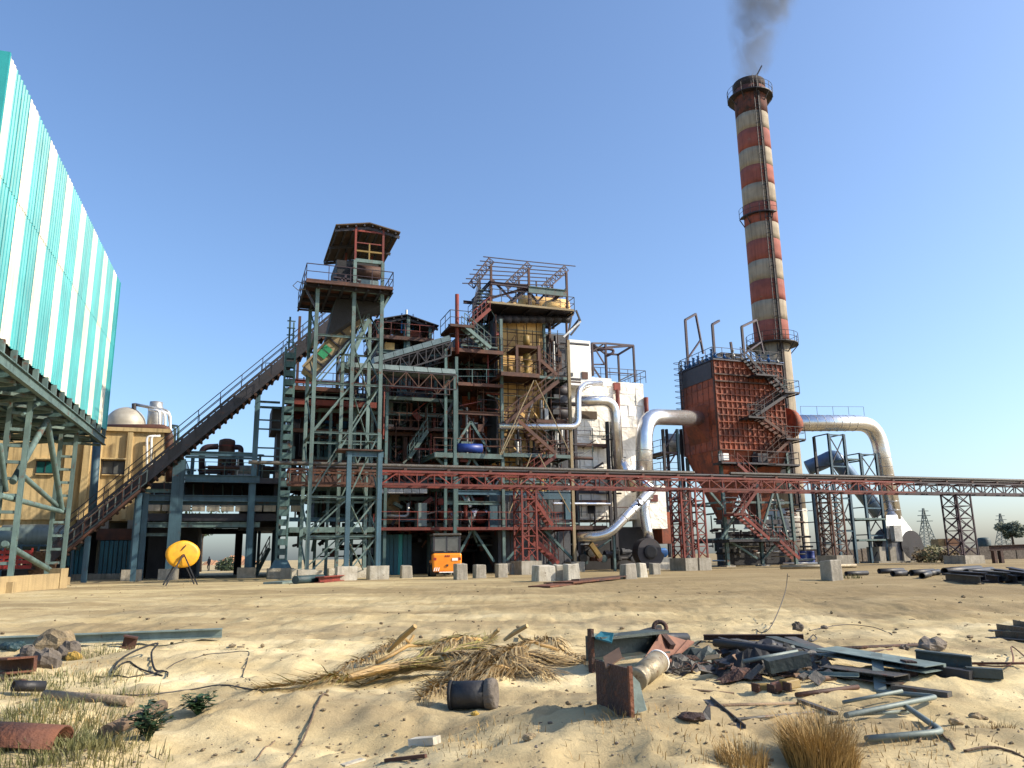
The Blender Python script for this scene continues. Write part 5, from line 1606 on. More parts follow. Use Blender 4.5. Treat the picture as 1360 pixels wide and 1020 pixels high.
gantry(985, 434, 1004, 425, 10, VBH + .6, 0)
mem(bf, 'gantry_post', W(um2 - .3, VBH + 1.5, zt2), W(um2 - .5, VBH + 1.5, zt2 + 2.2), .18, 'purple_steel')
rr = random.Random(3)
for k in range(16):
    f = k / 15
    if f < .5: c = W(u0 + .15, vb1 - (vb1 - VBH) * f * 2, zt2)
    else: c = W(u0 + (u1 - u0) * (f - .5) * 2, VBH + .3, zt2)
    h = rr.uniform(.5, 1.0)
    MB().lathe(c, [(.1, 0), (.1, h * .4), (.17, h * .45), (.17, h * .6), (.08, h * .62), (.08, h), (.14, h), (.14, h + .06)], 10).build('pulse_valve', 'motor_blue' if k % 5 else 'silver_dull', bf, smooth=True)
    mem(bf, 'air_line', c + ZA * h * .4, c + ZA * h * .4 + UA * .7, .1, 'motor_blue', sec='pipe')
lb = MB()
la, lz0, lz1 = W(u0 - .35, vb1 - .6, 0), zat(905, 545, vb1), zT + 1
for s_ in (-.25, .25):
    lb.bar(la + VA * s_ + ZA * lz0, la + VA * s_ + ZA * lz1, .06)
for k in range(26):
    z = lz0 + (lz1 - lz0) * k / 25
    lb.bar(la - VA * .25 + ZA * z, la + VA * .25 + ZA * z, .04)
    if k % 3 == 0:
        lb.tube([la + (UA * -math.sin(t_) * .7 + VA * math.cos(t_) * .35) + ZA * z for t_ in [i * math.pi / 6 for i in range(7)]], .025, 4)
lb.build('caged_ladder', 'dark_steel', bf)
# inlet and outlet transitions
ci = PV(906, 553, VBH + 3); 
MB().hexa([W(u0 - .9, VBH + 2.0, zat(900, 566, VBH + 3)), W(u0, VBH + 1.2, zat(900, 590, VBH + 3)), W(u0, vb1 - 1, zat(900, 590, VBH + 3)), W(u0 - .9, VBH + 3.8, zat(900, 566, VBH + 3)),
           W(u0 - .9, VBH + 2.0, zat(900, 542, VBH + 3)), W(u0, VBH + 1.2, zat(900, 540, VBH + 3)), W(u0, vb1 - 1, zat(900, 540, VBH + 3)), W(u0 - .9, VBH + 3.8, zat(900, 542, VBH + 3))]).build('inlet_hood', 'rust_casing', bf)
co = PV(1046, 563, VBH + 1.5)
MB().lathe(co, [(1.5, -.2), (1.35, .5), (.85, 1.1)], 18, UA).build('outlet_hood', 'rust_casing', bf, smooth=True)
rr = random.Random(44)
for k in range(170):
    p = PV(rr.uniform(945, 1065), rr.uniform(660, 745), VBH + rr.uniform(.5, 6))
    mem(bf, 'small_pipe', p, p + rr.choice([ZA, UA, UA, VA]) * rr.uniform(.4, 2.5), rr.uniform(.06, .22), rr.choice(['dark_steel', 'brown_steel', 'teal_steel', 'silver_dull', 'dark_casing']), sec='pipe')
vbox(bf, 'screw_conveyor', 958, 1040, 690, 696, VBH + 1.5, VBH + 2.3, 'dark_steel')
vbox(bf, 'rear_screen', 960, 1050, 706, 744, VBH + 5, VBH + 6, 'dark_casing')
# slim tower of the lift between duct and filter
lt = thing('access_tower', 'slim dark steel access tower left of the bag filter', 'tower', W(uat(894, 0, 60), 60, 0))
for px, v in ((880, 60), (899, 60), (885, 64), (904, 64)):
    colm(lt, px, 570, v, .22, 'dark_steel' if px != 899 else 'blue_steel')
for py in (600, 630, 660, 690, 715):
    plat(lt, 878, 902, py, 60, 64, 'purple_steel', 'l', .15, 'purple_steel')
for a, c in (((880, 630), (899, 600)), ((880, 690), (899, 660)), ((880, 660), (899, 690)), ((880, 600), (899, 570))):
    diag(lt, a, c, 60, .1, 'purple_steel')
MB().lathe(PV(902, 590, 66), [(.1, -1.4), (1.0, -1.2), (1.0, 1.2), (.1, 1.4)], 18, UA).build('round_duct', 'silver_dull', lt, smooth=True)
vbox(lt, 'rust_hood', 879, 892, 680, 722, 58.5, 60, 'rust_casing')

# ------------------------------------------------------------------ chimney and smoke
YC = 95.0
cb, ct = PY(1063, 735, YC), PY(996, 112, YC)
cx_, cy_ = PY(1024, 440, YC).x, YC
chm = thing('chimney', 'tall red and white banded chimney stained with soot, platforms round it', 'chimney', (cx_, YC, 0))
Hc = ct.z
def crad(z):
    # radius at height z, wide foot and steady taper
    return rtop + (rbot - rtop) * (1 - z / Hc)
dist_t = (ct - CAM).dot(FWD); rtop = 20.5 / FPX * dist_t
pmid = PY(1024, 440, YC); rmid = 22.4 / FPX * (pmid - CAM).dot(FWD)
rbot = rtop + (rmid - rtop) / (1 - pmid.z / Hc)
c0 = Vector((cx_, YC, 0))
nb_ = 13
ztops = [zz for zz in (PY(1000, y_, YC).z for y_ in (112, 157, 179, 204, 227, 251, 275, 302, 324, 351, 377, 404, 430, 457))]
mats = ['chimney_red', 'chimney_white']
MB().lathe(c0, [(crad(z), z) for z in np.linspace(ztops[0] - (ztops[0] - ztops[1]) * .22, ztops[0], 3)], 40).build('sooty_rim', 'soot', chm, smooth=True)
for k in range(13):
    za, zb_2 = (ztops[k] if k else ztops[0] - (ztops[0] - ztops[1]) * .22), ztops[k + 1]
    MB().lathe(c0, [(crad(z), z) for z in np.linspace(zb_2, za, 4)], 40).build('painted_band', mats[k % 2] if k else 'sooty_red', chm, smooth=True)
MB().lathe(c0, [(crad(z), z) for z in np.linspace(6.5, ztops[13], 6)], 40).build('concrete_shaft', 'chimney_white', chm, smooth=True)
MB().lathe(c0, [(crad(0) * 1.03, -.5), (crad(0) * 1.03, 3.0), (crad(5) * 1.03, 6.5)], 40).build('base_drum', 'white_paint_concrete', chm, smooth=True)
for k in range(0, 12):
    z = 3 + k * 5
def ring_platform(z, out, m, arc=(0, 2 * math.pi), n=28, brk=True, name='platform'):
    b = MB()
    r = crad(z)
    A = [arc[0] + (arc[1] - arc[0]) * i / n for i in range(n + 1)]
    P = lambda a, rr_, zz: c0 + Vector((math.cos(a) * rr_, math.sin(a) * rr_, zz))
    for a, c in zip(A[:-1], A[1:]):
        b.hexa([P(a, r, z - .12), P(c, r, z - .12), P(c, r + out, z - .12), P(a, r + out, z - .12), P(a, r, z), P(c, r, z), P(c, r + out, z), P(a, r + out, z)])
    o = b.build(name, m, chm)
    b = MB()
    for i, a in enumerate(A):
        if i % 2 == 0: b.bar(P(a, r + out, z), P(a, r + out, z + 1.2), .05)
        if brk and i % 3 == 0: b.bar(P(a, r, z - 1.2), P(a, r + out, z - .1), .1)
    for h in (.6, 1.2):
        b.tube([P(a, r + out, z + h) for a in A], .032, 4)
    b.build('railing', m, o)
def cage_platform(z0, z1, out, m):
    ring_platform(z0, out, m, name='top_platform')
ring_platform(ct.z - 2.2, .85, 'dark_steel')
ring_platform(PY(1003, 290, YC).z, .6, 'dark_steel', (math.radians(175), math.radians(300)), 10)
ring_platform(PY(1028, 459, YC).z, 1.0, 'dark_steel')
# caged ladder down the shaded side of the front
la_ = math.radians(-88)
lb = MB()
for z in np.arange(8, Hc - 1, .55):
    r = crad(z) + .18
    P = lambda a, rr_: c0 + Vector((math.cos(a) * rr_, math.sin(a) * rr_, z))
    e = .25 / r
    lb.bar(P(la_ - e, r), P(la_ + e, r), .045)
for s_ in (-1, 1):
    e = s_ * .25
    t0, t1 = c0 + Vector((math.cos(la_) * (crad(8) + .18) + e, math.sin(la_) * (crad(8) + .18), 8)), c0 + Vector((math.cos(la_) * (crad(Hc) + .18) + e, math.sin(la_) * (crad(Hc) + .18), Hc))
    lb.bar(t0, t1, .07)
for z in np.arange(10, Hc - 1, 2.2):
    r = crad(z) + .18
    cc = c0 + Vector((math.cos(la_) * r, math.sin(la_) * r, z))
    lb.tube([cc + Vector((math.cos(t_) * .38, -abs(math.sin(t_)) * .7, 0)) for t_ in [i * math.pi / 6 for i in range(7)]], .035, 4)
lb.build('caged_ladder', 'dark_steel', chm)
mem(chm, 'lightning_rod', c0 + Vector((.3, -rtop * .9, Hc - .3)), c0 + Vector((1.3, -rtop * .9, Hc + 1.5)), .18, 'dark_steel')
for da_, w_ in ((-80, .22), (-76, .14)):
    a_ = math.radians(da_)
    mem(chm, 'cable_duct', c0 + Vector((math.cos(a_) * (crad(7) + .1), math.sin(a_) * (crad(7) + .1), 7)), c0 + Vector((math.cos(a_) * (rtop + .1), math.sin(a_) * (rtop + .1), Hc - 1)), w_, 'soot', w_)
zz = PY(1047, 640, YC).z
# smoke
sm = bpy.data.materials.new('smoke_volume'); sm.use_nodes = True
t = sm.node_tree; L = t.links.new
t.nodes.remove(t.nodes['Principled BSDF'])
out = t.nodes['Material Output']
pv = _n(t, 'ShaderNodeVolumePrincipled')
pv.inputs['Color'].default_value = (.24, .27, .32, 1)
tc_ = _n(t, 'ShaderNodeTexCoord')
mp = _n(t, 'ShaderNodeMapping'); mp.inputs['Scale'].default_value = (1, 1, .65)
L(tc_.outputs['Object'], mp.inputs[0])
nz = _n(t, 'ShaderNodeTexNoise'); nz.inputs['Scale'].default_value = .34; nz.inputs['Detail'].default_value = 5; nz.inputs['Distortion'].default_value = .8
L(mp.outputs[0], nz.inputs['Vector'])
rp = _n(t, 'ShaderNodeMapRange'); rp.inputs[1].default_value = .40; rp.inputs[2].default_value = .72; rp.inputs[3].default_value = 0.0; rp.inputs[4].default_value = .46
L(nz.outputs[0], rp.inputs[0])
# thin towards the plume's edge: distance from its leaning axis
sx = _n(t, 'ShaderNodeSeparateXYZ'); L(tc_.outputs['Object'], sx.inputs[0])
def mth(op, a, b=None, c=None):
    n = _n(t, 'ShaderNodeMath', operation=op)
    for i, x in enumerate((a, b, c)):
        if x is None: continue
        if isinstance(x, (int, float)): n.inputs[i].default_value = x
        else: L(x, n.inputs[i])
    return n.outputs[0]
SMX, SMR0, SMR1, SMH = .24, 2.4, .26, 24.0
ax = mth('MULTIPLY', sx.outputs[2], SMX)
dx = mth('SUBTRACT', sx.outputs[0], ax)
rr2 = mth('SQRT', mth('ADD', mth('MULTIPLY', dx, dx), mth('MULTIPLY', sx.outputs[1], sx.outputs[1])))
rad = mth('ADD', mth('MULTIPLY', sx.outputs[2], SMR1), SMR0)
edge = _n(t, 'ShaderNodeMapRange'); edge.interpolation_type = 'SMOOTHSTEP'
edge.inputs[1].default_value = 1.0; edge.inputs[2].default_value = .35; edge.inputs[3].default_value = 0.0; edge.inputs[4].default_value = 1.0
L(mth('DIVIDE', rr2, rad), edge.inputs[0])
thin = _n(t, 'ShaderNodeMapRange'); thin.inputs[1].default_value = 0; thin.inputs[2].default_value = 24; thin.inputs[3].default_value = 1.5; thin.inputs[4].default_value = .8
L(sx.outputs[2], thin.inputs[0])
dens = mth('MULTIPLY', mth('MULTIPLY', rp.outputs[0], edge.outputs[0]), thin.outputs[0])
L(dens, pv.inputs['Density'])
L(pv.outputs[0], out.inputs['Volume'])
MAT['smoke'] = sm
b = MB()
base = c0 + ZA * (Hc + .05)
rings = []
for k in range(9):
    h = SMH * k / 8
    rings.append((base + Vector((SMX * h, 0, h)), SMR0 + SMR1 * h))
b.tube([p for p, r in rings], [r for p, r in rings], 18)
so = b.build('smoke_plume', 'smoke', None, loc=base)
tag(so, 'thin grey smoke drifting up from the chimney mouth', 'smoke', kind='stuff')

# ------------------------------------------------------------------ right-hand duct to the big fan
rd = thing('bent_silver_duct', 'thick silver duct from the filter arching down to the right-hand fan', 'duct', W(uat(1170, 0, 60), 60, 0))
VQ = 60.5
da, dbend, dc = PV(1056, 562, VQ - 1), PV(1164, 562, VQ), PV(1187, 690, VQ)
pipe(rd, [da, dbend, dc], .78, 'silver', 2.6, 28, 'duct')
_zz = da.lerp(dbend, .78)
bands(rd, da, _zz, .795, 'silver_dull', .95)
bands(rd, dbend.lerp(dc, .28), dc, .795, 'silver_dull', .8)
zd = zat(1110, 551, VQ)
railing(rd, [PV(1064, 552, VQ - .8), PV(1148, 552, VQ)], 'dark_steel', .9, .02, 2.2, False)
# cone and fan
MB().hexa([PV(1178, 716, VQ - .8), PV(1222, 718, VQ - .8), PV(1222, 718, VQ + .8), PV(1178, 716, VQ + .8),
           PV(1177, 684, VQ - .75), PV(1196, 684, VQ - .75), PV(1196, 684, VQ + .75), PV(1177, 684, VQ + .75)]).build('transition', 'silver', rd)
bfan = thing('big_fan', 'large dark fan casing with a silver inlet cone at the foot of the bent duct', 'fan', W(uat(1195, 0, 60), 60, 0))
c = PV(1203, 719, 60.5)
n = 28
for nm, off, w_, mm, rs in (('volute', 0, .8, 'dark_steel', 1.25), ('volute', -1.9, .6, 'grey_casing', 1.5)):
    b = MB(); pts = []
    for i in range(n):
        a = 2 * math.pi * i / n; r = rs + .3 * (i / n); pts.append((math.cos(a) * r, math.sin(a) * r))
    cc = c + UA * off; cc.z = max(rs + .2, c.z - .3)
    b.v += [cc + UA * x + ZA * z - VA * w_ for x, z in pts] + [cc + UA * x + ZA * z + VA * w_ for x, z in pts]
    b.f += [tuple(reversed(range(n))), tuple(range(n, 2 * n))] + [(i, (i + 1) % n, n + (i + 1) % n, n + i) for i in range(n)]
    b.build(nm, mm, bfan)
vbox(bfan, 'inlet_frame', 1188, 1198, 698, 719, VQ - 1.4, VQ - .9, 'silver_dull')
for px in (1172, 1186, 1204, 1218):
    vbox(bfan, 'pier', px - 3, px + 5, 726, 748, VQ - .8, VQ + .8, 'concrete')
vbox(bfan, 'base_slab', 1168, 1226, 745, 750, VQ - 1.2, VQ + 1.2, 'concrete')
fs = thing('duct_support', 'dark braced steel trestle under the bent silver duct', 'trestle', W(uat(1130, 0, 59), 59, 0))
def bent(px0, px1, pt, pb, v):
    a0, _, z0_ = uvz(PV(px0, pt, v)); a1 = uvz(PV(px1, pt, v))[0]
    for a in (a0, a1):
        for vv in (v, v + 2):
            mem(fs, 'leg', W(a, vv, .2), W(a, vv, z0_), .22, 'blue_steel' if vv == v else 'dark_steel', .22, 'I')
    n = 4
    for k in range(n):
        za, zb2 = .4 + (z0_ - .4) * k / n, .4 + (z0_ - .4) * (k + 1) / n
        mem(fs, 'tie', W(a0, v, zb2 - .1), W(a1, v, zb2 - .1), .12, 'blue_steel')
        mem(fs, 'brace', W(a0, v, za), W(a1, v, zb2 - .1), .08, 'dark_steel'); mem(fs, 'brace', W(a1, v, za), W(a0, v, zb2 - .1), .08, 'dark_steel')
        mem(fs, 'tie', W(a0, v, zb2), W(a0, v + 2, zb2), .1, 'dark_steel'); mem(fs, 'tie', W(a1, v, zb2), W(a1, v + 2, zb2), .1, 'dark_steel')
bent(1100, 1120, 576, 750, 59.2); bent(1142, 1163, 602, 750, 60.0); bent(1078, 1098, 640, 748, 64)
plat(fs, 1135, 1176, 688, 59.5, 62, 'pale_steel', '', .15); plat(fs, 1140, 1176, 716, 59.5, 62, 'pale_steel', '', .15); plat(fs, 1126, 1146, 609, 60, 62, 'pale_steel', '', .15)
bd = thing('blue_grey_duct', 'bluish round duct sloping down behind the trestle', 'duct', W(uat(1125, 0, 66), 66, 0))
pipe(bd, [PV(1072, 622, 68), PV(1094, 613, 67), PV(1108, 606, 66), PV(1168, 682, 65)], .8, 'duct_blue', 2.0, 20, 'duct')
bands(bd, PV(1118, 620, 66), PV(1164, 676, 65), .81, 'duct_blue', .9)

# ------------------------------------------------------------------ yard between the plant and the camera
def place(o, label, cat, group=None):
    return tag(o, label, cat, group)
def block(px, py, w, h, label, m='concrete', group=None, dpt=None, ang=None):
    p = GP(px, py)
    u, v, _ = uvz(p)
    w, h = w * .85, h * .85
    dpt = dpt or w
    rr = random.Random(int(px))
    b = MB()
    j = lambda: rr.uniform(-.04, .04)
    b.hexa([W(u - w / 2, v, p.z - .15), W(u + w / 2, v, p.z - .15), W(u + w / 2, v + dpt, p.z - .15), W(u - w / 2, v + dpt, p.z - .15),
            W(u - w / 2 + .03 + j(), v + .03 + j(), p.z + h + j()), W(u + w / 2 - .03 + j(), v + .03 + j(), p.z + h + j()), W(u + w / 2 - .03 + j(), v + dpt + j(), p.z + h + j()), W(u - w / 2 + .03 + j(), v + dpt + j(), p.z + h + j())])
    o = b.build('concrete_block', m)
    bv = o.modifiers.new('bevel', 'BEVEL'); bv.width = .04; bv.segments = 2
    return tag(o, label, 'concrete block', group or 'concrete blocks standing along the front of the plant')
block(541, 768, .8, .85, 'squat grey concrete block between the blue doors and the forklift')
block(614, 770, .75, 1.0, 'grey concrete block touching the right side of the orange forklift')
block(639, 768, .75, .9, 'second concrete block to the right of the orange forklift')
block(668, 767, .7, .9, 'concrete block just left of the red rack column')
block(684, 763, .6, .8, 'small shaded block behind the red rack column foot', dpt=.5)
block(727, 773, 1.1, .85, 'rust-stained white block right of the red rack column', 'white_paint_concrete')
block(745, 771, .55, .85, 'narrow stained block in the middle of the row by the stairs', 'white_paint_concrete')
block(763, 771, .8, .9, 'broad stained block at the right of the row by the stairs', 'white_paint_concrete')
block(839, 769, .8, .85, 'concrete block below the elbow of the slanting silver pipe')
block(856, 767, .55, .85, 'narrow block left of the black snail fan', 'white_paint_concrete')
block(873, 763, .6, .75, 'grey block right of the black snail fan')
block(1113, 770, .75, .95, 'lone pale grey concrete block out on the sand', dpt=.7)
block(420, 769, 1.1, .55, 'low white block at the left foot of the conveyor tower', 'white_paint_concrete')

# forklift, seen from behind
fk = GY(594, 50)
fl = thing('forklift', 'orange forklift truck seen from behind with a dark mast at its left', 'forklift', fk)
fw = Vector((-.22, .975, 0)).normalized(); fr_ = Vector((fw.y, -fw.x, 0))
def FB(name, x0, x1, y0, y1, z0, z1, m, parent=fl, bev=.04, tap=0):
    P = lambda x, y, z: fk + fr_ * x + fw * y + ZA * z
    b = MB().hexa([P(x0, y0, z0), P(x1, y0, z0), P(x1, y1, z0), P(x0, y1, z0), P(x0 + tap, y0 + tap, z1), P(x1 - tap, y0 + tap, z1), P(x1 - tap, y1, z1), P(x0 + tap, y1, z1)])
    o = b.build(name, m, parent)
    if bev:
        md = o.modifiers.new('bevel', 'BEVEL'); md.width = bev; md.segments = 2
    return o
FB('counterweight', -.92, .92, 0, .75, .28, 1.42, 'orange_paint', bev=.12)
FB('chassis', -.85, .85, .7, 2.4, .35, 1.0, 'orange_paint', bev=.06)
FB('engine_hood', -.7, .7, .7, 1.6, 1.0, 1.38, 'orange_paint', bev=.06)
cabn = FB('cab', -.84, .84, .18, 1.75, 1.42, 1.5, 'black_rubber', bev=.02)
for x in (-.82, .82):
    for y in (.22, 1.7):
        FB('cab_pillar', x - .05, x + .05, y - .05, y + .05, 1.5, 2.5, 'dark_steel', bev=0)
FB('cab_pillar', -.03, .03, .18, .24, 1.5, 2.5, 'dark_steel', bev=0)
FB('rear_window', -.76, -.04, .2, .22, 1.55, 2.42, 'glass_dark', bev=0); FB('rear_window', .04, .76, .2, .22, 1.55, 2.42, 'glass_dark', bev=0)
FB('side_window', .81, .83, .3, 1.62, 1.55, 2.42, 'glass_dark', bev=0); FB('side_window', -.83, -.81, .3, 1.62, 1.55, 2.42, 'glass_dark', bev=0)
FB('roof', -.9, .9, .08, 1.9, 2.5, 2.64, 'scrap_grey', bev=.05)
for x in (-.8, .8):
    for y in (.5, 2.05):
        c = fk + fr_ * x + fw * y + ZA * .42
        w = MB().lathe(c, [(.2, -.16), (.4, -.16), (.42, -.1), (.42, .1), (.4, .16), (.2, .16)], 20, fr_).build('wheel', 'black_rubber', fl, smooth=True)
        MB().lathe(c, [(.03, -.17), (.21, -.165), (.21, .165), (.03, .17)], 14, fr_).build('rim', 'scrap_grey', w)
for x in (-.55, .55):
    FB('mast_rail', x - .07, x + .07, 2.6, 2.78, .2, 2.35, 'dark_steel', bev=0)
for z in (.5, 1.4, 2.3):
    FB('mast_tie', -.5, .5, 2.62, 2.76, z, z + .12, 'dark_steel', bev=0)
for x in (-.4, .4):
    FB('fork', x - .07, x + .07, 2.8, 3.9, .1, .16, 'dark_steel', bev=0)
FB('tail_light', -.86, -.68, -.02, .02, 1.0, 1.16, 'crate_red', bev=.01); FB('tail_light', .7, .86, -.02, .02, 1.0, 1.16, 'crate_red', bev=.01)
FB('number_plate', .3, .66, -.03, .0, .96, 1.12, 'white_sheet', bev=0)
for k in range(3):
    FB('mark', -.14 + k * .11, -.06 + k * .11, -.02, .0, 1.2, 1.3, 'crate_red', bev=0)
for k in range(3):
    P = lambda x, z: fk + fr_ * x - fw * .012 + ZA * z
    x = -.86 + k * .13
    MB().poly([P(x, .34), P(x + .06, .34), P(x + .13, .56), P(x + .07, .56)]).build('hazard_stripe', 'white_sheet', fl)
FB('tow_hook', -.06, .06, -.06, .0, .62, .74, 'dark_steel', bev=0); FB('bumper_step', -.5, .5, -.05, .1, .24, .3, 'white_sheet', bev=0)

# yellow disc on a stand
yd = GP(240, 777)
ds = thing('yellow_disc', 'big dented yellow disc on black legs beside the portal columns', 'disc', yd)
sc_ = (yd - CAM).dot(FWD) / FPX
rx, rz = 21.5 * sc_, 17.8 * sc_
face = Vector((.52, -.854, 0)); sd = Vector((-face.y, face.x, 0))
cz = yd + ZA * (40 * sc_)
n = 32
b = MB()
rings = [(0.02, .07), (.35, .06), (.8, .03), (1.0, 0), (1.0, -.12), (.95, -.16)]
for f, h in rings:
    for k in range(n):
        a = 2 * math.pi * k / n
        wob = 1 + .012 * math.sin(5 * a) if f > .9 else 1
        b.v.append(cz + sd * math.cos(a) * rx * f * wob + ZA * math.sin(a) * rz * f * wob + face * h)
for i in range(len(rings) - 1):
    for k in range(n):
        k2 = (k + 1) % n
        b.f.append((i * n + k, i * n + k2, (i + 1) * n + k2, (i + 1) * n + k))
b.f.append(tuple((len(rings) - 1) * n + k for k in range(n)))
b.build('disc', 'yellow_paint', ds, smooth=True)
for off in (.2, -.75):
    top = yd + ZA * (38 * sc_) + face * off
    for s_ in (-1, 1):
        ft = yd + sd * s_ * .75 + face * (off + .12); ft.z = gzz(ft.x, ft.y)
        mem(ds, 'leg', ft, top + sd * s_ * .05, .065, 'black_pipe')
mem(ds, 'axle', yd + ZA * (38 * sc_) + face * .25, yd + ZA * (38 * sc_) - face * .8, .16, 'dark_rust', sec='pipe')
mem(ds, 'crank', cz + face * .09 + sd * -.1 + ZA * .2, cz + face * .09 + sd * .1 + ZA * .45, .05, 'dark_rust')

# trailer and crates under the shed
tr = thing('red_trailer', 'red slatted farm trailer parked in the shade under the shed', 'trailer', GY(30, 50))
to = GY(30, 50)
for k in range(4):
    mem(tr, 'side_board', to + UA * -2.6 + ZA * (1.0 + k * .3), to + UA * .4 + ZA * (1.0 + k * .3), .06, 'crate_red', .22)
for k in range(5):
    mem(tr, 'stake', to + UA * (-2.6 + k * .75) + ZA * .9, to + UA * (-2.6 + k * .75) + ZA * 2.15, .1, 'crate_red', .09)
MB().box(to + UA * -1.1 + VA * 1.1 + ZA * .9, UA * 1.6, VA * 1.1, ZA * .08).build('bed', 'dark_steel', tr)
for x in (-2, -.2):
    MB().lathe(to + UA * x + VA * .2 + ZA * .5, [(.1, -.12), (.5, -.12), (.5, .12), (.1, .12)], 18, VA).build('wheel', 'black_rubber', tr)
tn = thing('tan_crate', 'tan wire cage crate right of the red trailer', 'crate', GY(49, 51))
to = GY(49, 51)
for k in range(5):
    mem(tn, 'bar', to + UA * -.6 + ZA * (.7 + k * .3), to + UA * .9 + ZA * (.7 + k * .3), .05, 'crate_tan', .1)
    mem(tn, 'bar', to + UA * (-.6 + k * .375) + ZA * .0, to + UA * (-.6 + k * .375) + ZA * 2, .1, 'crate_tan', .05)
MB().box(to + UA * .15 + VA * .6 + ZA * 1.2, UA * .7, VA * .5, ZA * .7).build('load', 'crate_tan', tn)
lr = thing('parked_lorry', 'grey-green lorry with a rounded cab and teal frame parked under the shed', 'lorry', GY(40, 53.5))
to = GY(40, 53.5)
MB().lathe(to + ZA * 3.0 + VA * 2.4 - UA * .4, [(.2, -2.2), (.85, -2.0), (.9, 0), (.85, 2.0), (.2, 2.2)], 18, UA).build('tank', 'galv', lr, smooth=True)
MB().lathe(to + ZA * 2.8 + VA * 2.0 + UA * 2.0, [(.2, -.8), (.7, -.7), (.75, .5), (.2, .7)], 16, UA).build('cab', 'galv', lr, smooth=True)
for z in (2.0, 2.4):
    mem(lr, 'frame_rail', to + VA * 1.3 - UA * 2 + ZA * z, to + VA * 1.3 + UA * 2.2 + ZA * z, .12, 'blue_steel')
for k in range(5):
    mem(lr, 'frame_post', to + VA * 1.3 + UA * (-2 + k * 1.05) + ZA * .2, to + VA * 1.3 + UA * (-2 + k * 1.05) + ZA * 2.5, .12, 'blue_steel')
for x in (-1.6, 1.6):
    MB().lathe(to + UA * x + VA * 1.5 + ZA * .55, [(.1, -.15), (.55, -.15), (.55, .15), (.1, .15)], 18, VA).build('wheel', 'black_rubber', lr)

# blue drums, long pipe and odds under the filter
for k, (px, py) in enumerate(((1066, 749), (1077, 748))):
    c = GP(px, py); c = c + VA * 0
    b = MB().lathe(c, [(.42, 0), (.44, .05), (.42, .1), (.42, .5), (.45, .55), (.42, .6), (.42, 1.15), (.44, 1.2), (.4, 1.22)], 18)
    tag(b.build('blue_drum', 'royal_blue', smooth=True), ('left' if k == 0 else 'right') + ' of two blue drums under the filter stairs', 'drum', 'blue drums by the filter')
def lying(name, label, cat, a, c, w, h, m, sec='box', group=None, dz=0.0, parent=None):
    a, c = Vector(a), Vector(c)
    z = c - a
    x, y = frame(z)
    up = ZA - z * (ZA.dot(z) / z.length_squared); up.normalize()
    x = z.normalized().cross(up)
    o0 = up * (h / 2 + dz)
    b = MB()
    if sec == 'box':
        b.box((a + c) / 2 + o0, x * w / 2, up * h / 2, z / 2)
    elif sec == 'pipe':
        b.tube([a + o0, c + o0], h / 2, 14)
    elif sec == 'hollow':
        n = 18
        d = z.normalized()
        ro, ri = h / 2, h / 2 * .84
        b.v = []
        for (p, r) in ((a, ro), (c, ro), (c, ri), (a, ri)):
            for k in range(n):
                an = 2 * math.pi * k / n
                b.v.append(p + o0 + (x * math.cos(an) + up * math.sin(an)) * r)
        for i in range(4):
            j = (i + 1) % 4
            for k in range(n):
                k2 = (k + 1) % n
                b.f.append((i * n + k, i * n + k2, j * n + k2, j * n + k))
    else:
        pr = {'I': [(-.5, -.5), (.5, -.5), (.5, -.38), (.07, -.38), (.07, .38), (.5, .38), (.5, .5), (-.5, .5), (-.5, .38), (-.07, .38), (-.07, -.38), (-.5, -.38)],
              'C': [(-.5, -.5), (.5, -.5), (.5, -.38), (-.38, -.38), (-.38, .38), (.5, .38), (.5, .5), (-.5, .5)],
              'L': [(-.5, -.5), (.5, -.5), (.5, -.4), (-.4, -.4), (-.4, .5), (-.5, .5)]}[sec]
        n = len(pr)
        b.v = [p + o0 + x * q[0] * w + up * q[1] * h for p in (a, c) for q in pr]
        b.f = [(k, (k + 1) % n, n + (k + 1) % n, n + k) for k in range(n)] + [tuple(reversed(range(n))), tuple(range(n, 2 * n))]
    o = b.build(name, m, parent, smooth=(sec in ('pipe', 'hollow')))
    if parent is None: tag(o, label, cat, group)
    return o
lying('long_pipe', 'long pale pipe lying at the foot of the filter stairs', 'pipe', GP(1037, 756), GP(1137, 754), .28, .28, 'cream_metal', 'pipe')
lying('long_pipe', 'pale pipe on the ground behind the lone concrete block', 'pipe', GP(1040, 750), GP(1100, 749), .2, .2, 'white_sheet', 'pipe')
# black pipes and dark beams at the right
for k, (x0, y0, x1, y1, d) in enumerate(((1152, 764, 1124, 765, .22), (1168, 762, 1200, 761, .26), (1204, 765, 1186, 766, .26), (1211, 765, 1240, 763, .28), (1238, 766, 1225, 769, .26), (1247, 763, 1235, 767, .26), (1255, 764, 1300, 760, .34), (1264, 763, 1302, 760, .34), (1284, 765, 1318, 761, .3))):
    lying('black_pipe', ['thin black pipe stub nearest the lone concrete block', 'black pipe with open end second from the lone block', 'short dark pipe left of the paired open pipes', 'paired open black pipe lying towards the right', 'small open pipe end low in the sand heap', 'dark pipe end leaning on the pipe heap', 'thick open pipe at the left of the heap', 'thick open pipe at the middle of the heap', 'thick open pipe at the right of the heap'][k],
          'pipe', GP(x0, y0), GP(x1, y1), d, d, 'black_pipe', 'hollow', 'black pipes lying at the right')
rr = random.Random(2)
